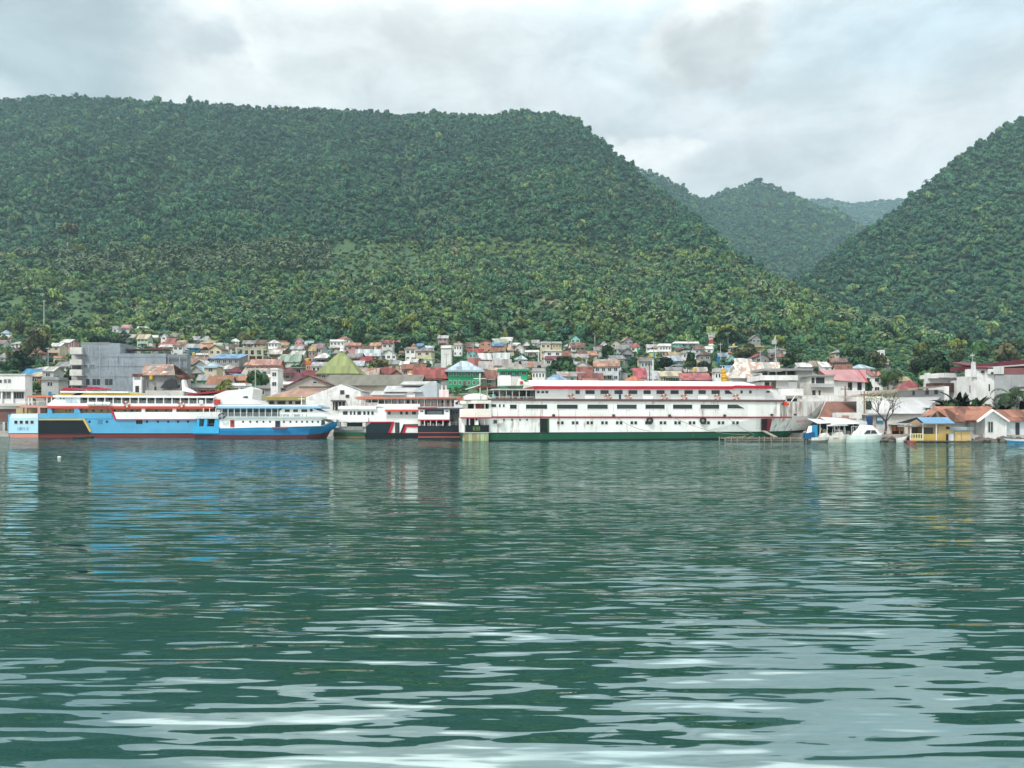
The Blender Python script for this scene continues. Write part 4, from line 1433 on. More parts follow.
def blue_white_boat():
    s = Ship('passenger_boat', 'blue and white passenger boat with light blue roof and raised blue bow', 'boat', 193, 131.0, 2, 7.0)
    P = s.part
    BL = ship_paint((0.018, 0.21, 0.42), 0.15)
    BLB = ship_paint((0.05, 0.36, 0.62), 0.1)
    px = [194, 218, 240, 280, 310, 326, 337]
    it = [0.3, 0, 0, 0, 0.5, 1.8, 3.4]
    s.hull([[(a, b, c) for a, b, c in zip(px, [428.2, 428.2, 428.2, 427.8, 425.6, 423.2, 421.6], it)],
            [(a, b, c) for a, b, c in zip(px, [431, 431, 431, 430.8, 429, 427.2, 426], it)],
            [(a, b, c) for a, b, c in zip([194, 218, 240, 280, 308, 321, 330], [434.6, 434.8, 435, 435, 434.6, 433.5, 431.6], it)],
            [(a, 443, c + 0.1) for a, c in zip([195, 218, 240, 280, 305, 316, 324], it)]],
           [BL, ship_paint((0.014, 0.16, 0.34), 0.15), ship_paint((0.10, 0.03, 0.035), 0.2)], deck=paint('pale_grey'))
    m = MB(); s.bx(m, 192.6, 219, 426.4, 433.4, -0.15, 6.5); P('stern_plating', m, BLB)
    for a, b_ in ((196, 199), (203.5, 207), (214, 218.5)):
        m = MB(); s.poly(m, [(a, 426.6), (b_, 426.6), (b_ + 0.4, 418.4), (a + 1.0, 418.4)], -0.1, 0.5); P('stern_frame', m, BLB)
    m = MB(); s.bx(m, 196, 219, 418.6, 426.6, 2.0, 6.0); P('engine_space', m, paint('dark'))
    m = MB(); s.bx(m, 207, 215, 423.2, 425.4, 0.8, 1.6); P('bench', m, paint('brown'))
    # white deck house with portholes and doors
    m = MB(); s.poly(m, [(218.5, 428.4), (322, 426.0), (328, 422.8), (320, 417.2), (218.5, 417.2)], 0.02, 6.98); P('deck_house', m, WHT)
    for a in (243, 250.2, 257, 263.5, 270, 284, 290.3, 296.5, 302, 307, 312.5, 318):
        m = MB(); x, z = s.p(a, 421.8); m.tube((x, -0.04, z), (x, 0.06, z), 0.17, n=10); P('porthole', m, m_glass)
    for a, b_, r0, r1, c in ((230.2, 234.2, 420, 427, (0.42, 0.04, 0.04)), (275.2, 280, 420.8, 427.0, (0.015, 0.05, 0.09))):
        m = MB(); s.bx(m, a, b_, r0, r1, -0.05, 0.06); d = P('door', m, paint(c, 0.1))
        m = MB(); s.bx(m, a + 0.9, b_ - 0.9, r0 + 1, r1 - 3.5, -0.09, -0.052); P('door_pane', m, m_glass, d)
    m = MB(); s.bx(m, 272, 286.5, 427.2, 428.2, -0.4, 0.2); P('gangway_step', m, paint((0.40, 0.03, 0.06), 0.1))
    m = MB(); s.poly(m, [(321, 425.6), (325, 424.4), (324.6, 420.0), (321.5, 420.0)], -0.06, 0.05); P('side_opening', m, paint('dark'))
    # promenade deck
    m = MB(); s.bx(m, 197, 326, 416.4, 417.6, -0.3, 7.3); P('deck_edge', m, paint((0.52, 0.60, 0.62)))
    m = MB(); s.bx(m, 220, 280, 408.5, 416.5, 1.3, 6.0); P('saloon', m, paint((0.22, 0.27, 0.29)))
    for i in range(9):
        a = 222 + i * 6.4
        m = MB(); s.bx(m, a, a + 4.2, 409.6, 413.2, 1.22, 1.31); P('saloon_window', m, paint((0.07, 0.10, 0.11)))
    for i in range(13):
        a = 203 + i * 6.2
        m = MB(); s.bx(m, a, a + 0.5, 408.2, 416.6, -0.05, 0.08); P('post', m, paint('white', 0.1))
    s.rail(202, 279, 412.6, 416.5, 0.0, mat=paint('pale_grey'), r=0.03)
    # wheelhouse
    m = MB(); s.poly(m, [(279.5, 416.6), (332, 419.5), (322, 412), (312, 408.2), (283, 408.2), (279.5, 411)], 0.1, 6.9); P('wheelhouse', m, WHT)
    for a, b_ in ((284.5, 290.2), (292.8, 298.4), (301, 307.6)):
        s.window(a, b_, 408.9, 412.4, 0.1, paint('white'))
    m = MB(); x, z = s.p(311.3, 410.2, 0.1); m.tube((x, 0.03, z), (x, 0.12, z), 0.26, n=10); P('porthole', m, m_glass)
    m = MB(); text_strokes(m, s, 279.8, 309, 414.2, 416.4, 0.09, 15, 17); P('name_lettering', m, paint((0.16, 0.22, 0.20)))
    m = MB(); s.bx(m, 216, 321, 406.3, 408.3, -0.3, 7.3); P('roof', m, ship_paint((0.26, 0.48, 0.66), 0.05))
    m = MB(); s.bx(m, 218, 318, 404.9, 406.3, 0.4, 6.6); P('roof_top', m, WHT)
    for a, h in ((301.5, 396), (309, 398)):
        m = MB(); x, z = s.p(a, 405.2, 3); x2, z2 = s.p(a, h, 3); m.tube((x, 3, z), (x, 3, z2), 0.07, 0.04, n=6); m.tube((x - 0.6, 3, z2 - 0.5), (x + 0.6, 3, z2 - 0.5), 0.035, n=4); P('mast', m, paint('white'))
    s.rail(326, 336.5, 417.8, 421.8, 3.2, lines=2, mat=paint('offwhite'), n=4)
    torus = torus_buoy('lifebuoy', 'dark lifebuoy hanging at the after end of the blue and white boat', s, 222.5, 416.2, 0.45, -0.5)
    torus.data.materials[0] = paint('dark'); torus.data.materials[1] = paint('grey')
    return s


def third_ferry():
    s = Ship('passenger_ferry', 'white ferry with square bridge windows, black hull panel and salmon roof, beside the blue-white boat', 'ferry', 333, 138.0, 1, 12.0)
    P = s.part
    s.hull([[(333, 427.5, 0.4), (366, 427.5, 0), (420, 427.5, 0), (458, 427, 0.5)], [(334, 432.5, 0.4), (366, 432.5, 0), (420, 432.5, 0), (458, 432, 0.5)],
            [(335, 442, 0.5), (366, 442, 0.1), (420, 442, 0.1), (457, 442, 0.6)]],
           [ship_paint((0.33, 0.35, 0.34), 0.3), ship_paint((0.016, 0.03, 0.03), 0.2)], deck=paint('grey'))
    m = MB(); s.bx(m, 333.2, 365, 432.3, 436.4, -0.15, 0.5); P('green_belt', m, GRN)
    m = MB(); s.bx(m, 334, 365, 436.4, 438.2, -0.14, 0.5); P('boot', m, ship_paint((0.20, 0.11, 0.06), 0.5))
    m = MB(); s.bx(m, 346.5, 362, 422.4, 428, 0.5, 1.5); P('ramp_opening', m, paint((0.02, 0.035, 0.04)))
    for a in (337, 343.5, 362.5):
        m = MB(); s.bx(m, a, a + 3.2, 421.8, 426.6, -0.2, 0.6); P('winch_block', m, paint('offwhite', 0.5))
    m = MB(); s.bx(m, 339, 363, 426.4, 430.2, -0.1, 0.4); P('ramp', m, paint('grey', 0.6))
    # forward superstructure
    m = MB(); s.poly(m, [(336, 422), (420, 422), (420, 404), (378, 404), (376, 406), (339.5, 406), (339, 414)], 0.0, 11.8); P('superstructure', m, WHT)
    m = MB(); s.bx(m, 338, 376, 406.6, 409.3, -0.35, 0.2); P('bridge_visor', m, WHT)
    for a, b_ in ((342.6, 348), (349.6, 352.3), (353.2, 355.8), (357, 361.4), (363, 366), (367, 369.8), (371, 374)):
        s.window(a, b_, 410.9, 415.2, 0.0, paint('white'))
    m = MB(); s.bx(m, 336.2, 368, 417.0, 421.8, -0.3, 0.1); P('bulwark', m, WHT)
    m = MB(); s.poly(m, [(366, 437.9), (388.5, 433.0), (393.2, 422.2), (371, 422.2), (366, 427)], -0.12, 0.4); P('hull_panel', m, ship_paint((0.012, 0.026, 0.036), 0.08), label='blue black hull panel')
    m = MB(); s.poly(m, [(388, 433), (391, 433), (394.4, 422), (392.2, 422)], -0.2, 0.3); P('red_stripe', m, RED)
    m = MB(); s.bx(m, 366, 394, 421.6, 422.5, -0.2, 0.3); P('red_stripe', m, RED)
    m = MB(); s.bx(m, 391, 420, 422, 433.0, -0.05, 1.0); P('side_plating', m, WHT)
    m = MB(); s.bx(m, 395, 399.5, 422.4, 432.8, -0.09, -0.052); P('side_door', m, paint('dark'))
    m = MB(); s.poly(m, [(402, 433), (404.6, 433), (406.6, 427.2), (418, 427.2), (418, 425.2), (405.2, 425.2)], -0.16, 0.2); P('red_stripe', m, RED)
    m = MB(); s.poly(m, [(400, 433), (402, 433), (405.1, 425.2), (418, 425.2), (418, 424.2), (403.5, 424.2)], -0.15, 0.2); P('black_stripe', m, BLK)
    m = MB(); s.bx(m, 366, 420, 432.9, 437.9, -0.13, 0.2); P('hull_panel', m, BLK)
    # side deck amidships
    m = MB(); s.bx(m, 386.5, 418.5, 411.2, 418.0, -0.03, 0.1); P('deck_recess', m, paint('pale_grey', 0.2))
    for a, b_ in ((388, 390.5), (400, 402.5), (405.5, 408), (412, 416)):
        m = MB(); s.bx(m, a, b_, 411.6, 414.6, -0.07, -0.032); P('window', m, m_glass)
    m = MB(); s.bx(m, 385, 418.5, 409.6, 411.3, -0.5, 0.2); P('red_awning', m, paint((0.58, 0.09, 0.06), 0.1))
    s.rail(386, 419, 415.0, 418.2, -0.2, mat=paint('white'))
    m = MB(); s.bx(m, 384, 420, 405.6, 409.6, -0.2, 3); P('raft_deck', m, WHT)
    # long upper deck with cabin doors
    m = MB(); s.bx(m, 366, 456, 398.9, 407.6, 1.3, 11.5); P('upper_deck_house', m, ship_paint((0.50, 0.52, 0.52), 0.3))
    m = MB(); s.bx(m, 356, 456, 406.6, 408.2, 0.0, 12.0); P('upper_deck', m, paint('offwhite', 0.6))
    for i, a in enumerate((384.5, 390.5, 397.5, 407, 412, 417, 423.5, 430, 436.5, 441.5, 447, 452)):
        m = MB(); s.bx(m, a, a + 2.0, 400.2, 407.0, 1.22, 1.31); P('cabin_door', m, paint(('dark', 'brown', 'dark')[i % 3], 0.2))
    for i in range(15):
        a = 358 + i * 6.6
        m = MB(); s.bx(m, a, a + 0.6, 398.9, 407.0, 0.05, 0.2); P('post', m, paint('offwhite'))
    s.rail(357, 455, 403.6, 406.8, 0.15, mat=paint((0.55, 0.30, 0.24)))
    m = MB(); s.poly(m, [(355, 399.2), (457, 398.6), (456, 397.2), (384, 397.2), (380, 396.2), (357, 396.6)], -0.2, 12.2); P('upper_roof', m, ship_paint((0.52, 0.20, 0.15), 0.4))
    m = MB(); s.bx(m, 369, 384, 400.2, 405.6, 1.2, 1.28); P('lounge_windows', m, m_glass)
    m = MB(); s.bx(m, 364, 378, 402.6, 406.6, 0.3, 0.9); P('life_raft_rack', m, paint('white'))
    for a in (442, 446):
        m = MB(); x, z = s.p(a, 397.2, 5); m.tube((x, 5, z), (x, 5, z + 2.2), 0.12, n=6); m.box(x - 0.5, x + 0.5, 4.6, 5.4, z, z + 1.4); P('roof_vent', m, paint('white'))
    return s


def dark_ferry():
    s = Ship('cargo_ferry', 'dark hulled wooden ferry with white upper deck, moored by the big ferry stern', 'ferry', 417.5, 130.0, 1, 8.0)
    P = s.part
    DK = ship_paint((0.018, 0.024, 0.030), 0.12)
    s.hull([[(417.8, 425.6, 0.3), (440, 425.9, 0), (466, 425.6, 0.3)], [(417.8, 432.2, 0.3), (440, 432.2, 0), (466, 432.2, 0.3)], [(417.8, 432.9, 0.3), (440, 432.9, 0), (466, 432.9, 0.3)],
            [(418, 436.4, 0.3), (440, 436.4, 0.0), (466, 436.4, 0.3)], [(418, 437.6, 0.3), (440, 437.6, 0.0), (466, 437.6, 0.3)], [(418, 445, 0.4), (440, 445, 0.1), (466, 445, 0.4)]],
           [DK, ship_paint((0.34, 0.10, 0.11), 0.2), DK, ship_paint((0.36, 0.08, 0.06), 0.3), DK], deck=paint('grey'))
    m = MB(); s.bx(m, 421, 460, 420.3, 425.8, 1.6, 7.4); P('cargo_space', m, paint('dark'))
    for i, a in enumerate((418.6, 424, 430, 436, 442.5, 449.5)):
        m = MB(); s.bx(m, a, a + 0.9, 420, 425.8, 0.05, 0.25); P('post', m, paint('offwhite'))
    rng = random.Random(7)
    for i in range(11):
        a = 422 + i * 2.6
        m = MB(); s.bx(m, a, a + rng.uniform(1.1, 2.4), 425.9 - rng.uniform(1.0, 3.4), 425.8, 0.5, 1.4); P('deck_cargo', m, paint(rng.choice(['offwhite', 'pale_grey', 'grey', 'brown', 'dark']), 0.4))
    m = MB(); s.bx(m, 418.2, 449.6, 414.6, 419.6, 0.0, 7.8); P('upper_bulwark', m, WHT)
    m = MB(); s.bx(m, 418, 450, 419.5, 420.5, -0.1, 7.9); P('red_edge', m, RED)
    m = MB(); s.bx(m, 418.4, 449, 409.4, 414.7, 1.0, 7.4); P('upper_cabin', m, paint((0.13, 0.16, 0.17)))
    for a, b_ in ((418.6, 424.6), (444, 449.6)):
        m = MB(); s.bx(m, a, b_, 409.2, 414.7, 0.0, 1.2); P('cabin_corner', m, WHT)
        s.window(a + 1.2, b_ - 1.0, 410.2, 412.2, 0.0, paint('white'))
    m = MB(); s.bx(m, 427, 442, 411.2, 414.4, 0.8, 0.98); P('cabin_window', m, paint((0.30, 0.36, 0.37)))
    m = MB(); s.bx(m, 418, 462, 407.8, 409.4, -0.2, 8.2); P('roof', m, ship_paint((0.09, 0.10, 0.13), 0.1))
    m = MB(); s.bx(m, 417.8, 437, 407.2, 408.2, -0.3, 0.3); P('red_edge', m, RED)
    m = MB(); s.bx(m, 450, 462, 409.4, 425.8, 2.0, 7.0); P('after_house', m, paint((0.24, 0.26, 0.26)))
    for a in (452.5, 456, 459):
        s.window(a, a + 1.8, 411, 414, 2.0, paint('grey'))
    s.rail(450, 462, 420.8, 425.6, 0.1, mat=paint('pale_grey'))
    m = MB(); x, z = s.p(451.4, 425.8); x2, z2 = s.p(451.4, 409.4); m.tube((x, 0.2, z), (x, 0.2, z2), 0.10, n=6); m.ball((x, 0.1, s.p(451.4, 419)[1]), 0.36, 8, 1.5); P('fender_post', m, m_rubber)
    # small red-topped white wheelhouse behind
    m = MB(); s.bx(m, 454, 462.5, 400.4, 407.8, 3.0, 6.5); P('wheelhouse', m, WHT)
    m = MB(); s.bx(m, 455.4, 458, 402.0, 404.2, 2.92, 3.0); P('window', m, m_glass)
    m = MB(); s.bx(m, 459, 461.4, 402.0, 404.2, 2.92, 3.0); P('window', m, m_glass)
    m = MB(); s.bx(m, 457.5, 463, 397.2, 400.4, 2.8, 6.8); P('wheelhouse_roof', m, paint((0.60, 0.13, 0.10), 0.1))
    return s


SHIP_BLUE = blue_ferry()
SHIP_BW = blue_white_boat()
SHIP_3 = third_ferry()
SHIP_4 = dark_ferry()
# ------------------------------------------------------------------ buildings
_win = {}


def window_mesh(w, h, frame='white', bars=0, depth=0.1):
    k = (round(w, 1), round(h, 1), frame, bars)
    if k not in _win:
        w, h = k[0], k[1]
        f = 0.07
        m = MB()
        m.mat(0).box(-w / 2, w / 2, -0.06, 0.05, 0, f).box(-w / 2, w / 2, -0.06, 0.05, h - f, h)
        m.box(-w / 2, -w / 2 + f, -0.06, 0.05, f, h - f).box(w / 2 - f, w / 2, -0.06, 0.05, f, h - f)
        for i in range(bars):
            x = -w / 2 + w * (i + 1) / (bars + 1)
            m.box(x - f / 2, x + f / 2, -0.05, 0.04, f, h - f)
        m.mat(1)
        xs = [-w / 2 + f] + [-w / 2 + w * (i + 1) / (bars + 1) for i in range(bars)] + [w / 2 - f]
        for a, b_ in zip(xs[:-1], xs[1:]):
            m.box(a + (f / 2 if a > -w / 2 + f + 0.01 else 0), b_ - (f / 2 if b_ < w / 2 - f - 0.01 else 0), -0.02, 0.04, f, h - f)
        _win[k] = m.mesh('window', [paint(frame, 0.2), m_glass])
    return _win[k]


def door_mesh(w, h, col):
    k = ('door', round(w, 1), round(h, 1), col)
    if k not in _win:
        m = MB()
        m.mat(0).box(-w / 2, w / 2, -0.05, 0.05, 0, h)
        m.mat(1).box(-w / 2 - 0.07, -w / 2, -0.07, 0.05, 0, h + 0.07).box(w / 2, w / 2 + 0.07, -0.07, 0.05, 0, h + 0.07).box(-w / 2, w / 2, -0.07, 0.05, h, h + 0.07)
        _win[k] = m.mesh('door', [paint(col, 0.3), paint('offwhite', 0.2)])
    return _win[k]


FOOT = []          # footprints (x, y, radius x, radius y) already built on


def occupied(x, y, rx, ry):
    for a, b_, c, d_ in FOOT:
        if abs(x - a) < rx + c and abs(y - b_) < ry + d_:
            return True
    return False


def solve_y(px, eave, H):
    """distance at which a building of eave height H standing on the ground shows its eave on that row"""
    y = np.arange(float(shore_px(px)) + 6, 470, 1.0)
    e = np.abs(CAMZ + (HOR - eave) / F * y - height((px - 512) / F * y, y) - H)
    return float(y[int(np.argmin(e))])


def roof_parts(mr, mw, W, D, H, rise, rt, ov=0.45, th=0.14, mi_r=0, gable_mat=None):
    """adds the roof to mr and the gable fill to mw; local x -W/2..W/2, y 0..D"""
    a = W / 2
    if rt == 'gable':                       # ridge along x
        dz = rise / (D / 2)
        mr.prism([(-ov, H - ov * dz), (D / 2, H + rise), (D + ov, H - ov * dz), (D + ov, H - ov * dz + th), (D / 2, H + rise + th), (-ov, H - ov * dz + th)], -a - ov, a + ov, 'x')
        mw.prism([(0.001, H - 0.01), (D / 2, H + rise - 0.02), (D - 0.001, H - 0.01)], -a + 0.001, a - 0.001, 'x')
    elif rt == 'gfront':                    # gable to the front
        dz = rise / a
        mr.prism([(-a - ov, H - ov * dz), (0, H + rise), (a + ov, H - ov * dz), (a + ov, H - ov * dz + th), (0, H + rise + th), (-a - ov, H - ov * dz + th)], -ov, D + ov, 'y')
        mw.prism([(-a + 0.001, H - 0.01), (a - 0.001, H - 0.01), (0, H + rise - 0.02)], 0.001, D - 0.001, 'y')
    elif rt == 'hip':
        x0, x1, y0, y1 = -a - ov, a + ov, -ov, D + ov
        hw = min(x1 - x0, y1 - y0) / 2
        if x1 - x0 >= y1 - y0:
            r0, r1 = (x0 + hw, D / 2), (x1 - hw, D / 2)
        else:
            r0, r1 = (0, y0 + hw), (0, y1 - hw)
        z0 = H - 0.12
        A, B_, C_, D_ = (x0, y0, z0), (x1, y0, z0), (x1, y1, z0), (x0, y1, z0)
        A2, B2, C2, D2 = [(p[0], p[1], z0 + th) for p in (A, B_, C_, D_)]
        P_, Q_ = (r0[0], r0[1], H + rise), (r1[0], r1[1], H + rise)
        if x1 - x0 >= y1 - y0:
            fs = [[A2, B2, Q_, P_], [B2, C2, Q_], [C2, D2, P_, Q_], [D2, A2, P_]]
        else:
            fs = [[A2, B2, P_], [B2, C2, Q_, P_], [C2, D2, Q_], [D2, A2, P_, Q_]]
        for f_ in fs + [[A, D_, C_, B_], [A, B_, B2, A2], [B_, C_, C2, B2], [C_, D_, D2, C2], [D_, A, A2, D2]]:
            mr.face(f_)
    elif rt == 'shed':                      # rising to the back
        dz = rise / D
        mr.prism([(-ov, H - ov * dz), (D + ov, H + rise + ov * dz), (D + ov, H + rise + ov * dz + th), (-ov, H - ov * dz + th)], -a - ov, a + ov, 'x')
        mw.prism([(0.001, H - 0.01), (D - 0.001, H + rise - 0.02), (D - 0.001, H - 0.01)], -a + 0.001, a - 0.001, 'x')
    else:                                   # flat slab, optional parapet given by rise
        mr.box(-a - ov, a + ov, -ov, D + ov, H, H + 0.18)
        if rise > 0.35:
            for bx in ((-a, a, 0, 0.15), (-a, a, D - 0.15, D), (-a, -a + 0.15, 0.15, D - 0.15), (a - 0.15, a, 0.15, D - 0.15)):
                mr.box(bx[0], bx[1], bx[2], bx[3], H + 0.18, H + rise)


def building(name, cat, label, px0, px1, eave, top, st=1, wall='white', roof='pale_grey', rt='gable', Y=None, D=None, nwin=None, rust=0.25, ov=0.45,
             yaw=0.0, door=None, frame='white', group=None, wh=1.3, ww=1.5, fascia=None, wear=0.4, veranda=False, H=None, base=None, winrows=None, streak=0.45):
    pc = (px0 + px1) / 2
    sh = 2.9 if st == 1 else 2.8
    if Y is None:
        Y = solve_y(pc, eave, H or sh * st)
    xc = (pc - 512) / F * Y
    g = ground(xc, Y + 2) if base is None else base
    W = (px1 - px0) / F * Y
    ovx = min(ov, W * 0.08)
    W = max(2.0, W - 2 * ovx)
    D = D or min(max(W * 0.8, 5.0), 13.0)
    Hh = CAMZ + (HOR - eave) / F * Y - g
    zr = CAMZ + (HOR - top) / F * (Y + (D / 2 if rt in ('gable', 'hip') else 0 if rt in ('gfront', 'flat') else D))
    rise = max(zr - (g + Hh), 0.25 if rt != 'flat' else 0.0)
    if rt in ('gable', 'hip', 'shed') and rise < 0.12 * D:
        rise = 0.16 * D
    t = thing(name, label, cat, (xc, Y, g), math.radians(yaw), group)
    FOOT.append((xc, Y + D / 2, W / 2 + 0.8, D / 2 + 0.8))
    mw, mr = MB(), MB()
    mw.box(-W / 2, W / 2, 0, D, -2.5, Hh)
    roof_parts(mr, mw, W, D, Hh, rise, rt, ovx)
    mw.build('wall', paint(wall, wear, 0.8, streak), t)
    ro = mr.build('roof', metal_roof(roof, rust) if rt != 'flat' else paint(roof, 0.4, 0.8), t)
    if fascia:
        m = MB(); m.box(-W / 2 - ovx, W / 2 + ovx, -ovx - 0.06, -ovx - 0.003, Hh - 0.45, Hh + 0.12); m.build('fascia', paint(fascia, 0.2), t)
    n = nwin if nwin is not None else max(1, min(6, int(W / 2.6)))
    hs = min(2.9, Hh / st) if Hh / st < 4.2 else 2.9
    for fl in range(st):
        zb = Hh - hs * (st - fl)
        if winrows is not None and fl not in winrows:
            continue
        for i in range(n):
            x = -W / 2 + W * (i + 0.5) / n
            if door and fl == 0 and i == n // 2:
                me = door_mesh(0.95, 2.0, door)
                mesh_obj('door', me, t, (x, 0, max(zb, 0.05)))
                continue
            w_ = min(ww, W / n * 0.62)
            mesh_obj('window', window_mesh(w_, min(wh, hs * 0.45), frame, 1 if w_ > 0.9 else 0), t, (x, 0, zb + hs * 0.34))
    rr = random.Random(label + 'x')
    if rr.random() < 0.5 and st <= 2 and W > 4:
        a = rr.uniform(-0.5, -0.2) * W
        b_ = rr.uniform(0.2, 0.5) * W
        za = Hh - hs * st + min(hs * 0.86, 2.4)
        m = MB()
        m.prism([(-1.5, za - 0.35), (-0.01, za), (-0.01, za + 0.08), (-1.5, za - 0.27)], a, b_, 'x')
        for x in (a + 0.1, b_ - 0.1):
            m.box(x - 0.05, x + 0.05, -1.42, -1.32, za - 2.6, za - 0.36)
        m.build('awning', metal_roof(rr.choice(['grey', 'rust', 'pale_grey', 'brown', 'tan']), 0.5), t)
    if rr.random() < 0.4:
        sx = rr.choice((-1, 1))
        w_, h_ = rr.uniform(1.6, 2.8), min(Hh * 0.8, rr.uniform(1.9, 2.6))
        x0, x1 = (W / 2 + 0.01, W / 2 + w_) if sx > 0 else (-W / 2 - w_, -W / 2 - 0.01)
        m = MB(); m.box(x0, x1, 0.4, D * 0.7, -2.5, h_); e = m.build('lean_to', paint(rr.choice(['grey', 'tan', 'brick', 'offwhite', 'brown']), 0.6), t)
        m = MB(); zi, zo = h_ + 0.55, h_ + 0.02
        xi, xo = (x0, x1 + 0.3) if sx > 0 else (x1, x0 - 0.3)
        q = [(xi, 0.1, zi), (xi, D * 0.75, zi), (xo, D * 0.75, zo), (xo, 0.1, zo)]
        m.face(q); m.face([(u, v, w - 0.07) for u, v, w in q][::-1]); m.face([q[0], q[3], (q[3][0], 0.1, zo - 0.07), (q[0][0], 0.1, zi - 0.07)])
        m.build('lean_to_roof', metal_roof(rr.choice(['grey', 'rust', 'pale_grey', 'brown']), 0.6), e)
    if veranda:
        zb = Hh - hs
        m = MB(); m.box(-W / 2 - 0.1, W / 2 + 0.1, -1.3, -0.01, zb - 0.15, zb); m.build('balcony', paint('offwhite'), t)
        m = MB()
        k = max(3, int(W / 1.2))
        for i in range(k + 1):
            x = -W / 2 + W * i / k
            m.box(x - 0.05, x + 0.05, -1.28, -1.18, zb, zb + 0.95)
        m.box(-W / 2, W / 2, -1.28, -1.18, zb + 0.95, zb + 1.05)
        m.build('balcony_rail', paint('white', 0.2), t)
    return t


def dims(px0, px1, Y):
    return (px0 - 512) / F * Y, (px1 - 512) / F * Y


def zrow(row, Y):
    return CAMZ + (HOR - row) / F * Y


HG = 'houses of the hillside town'
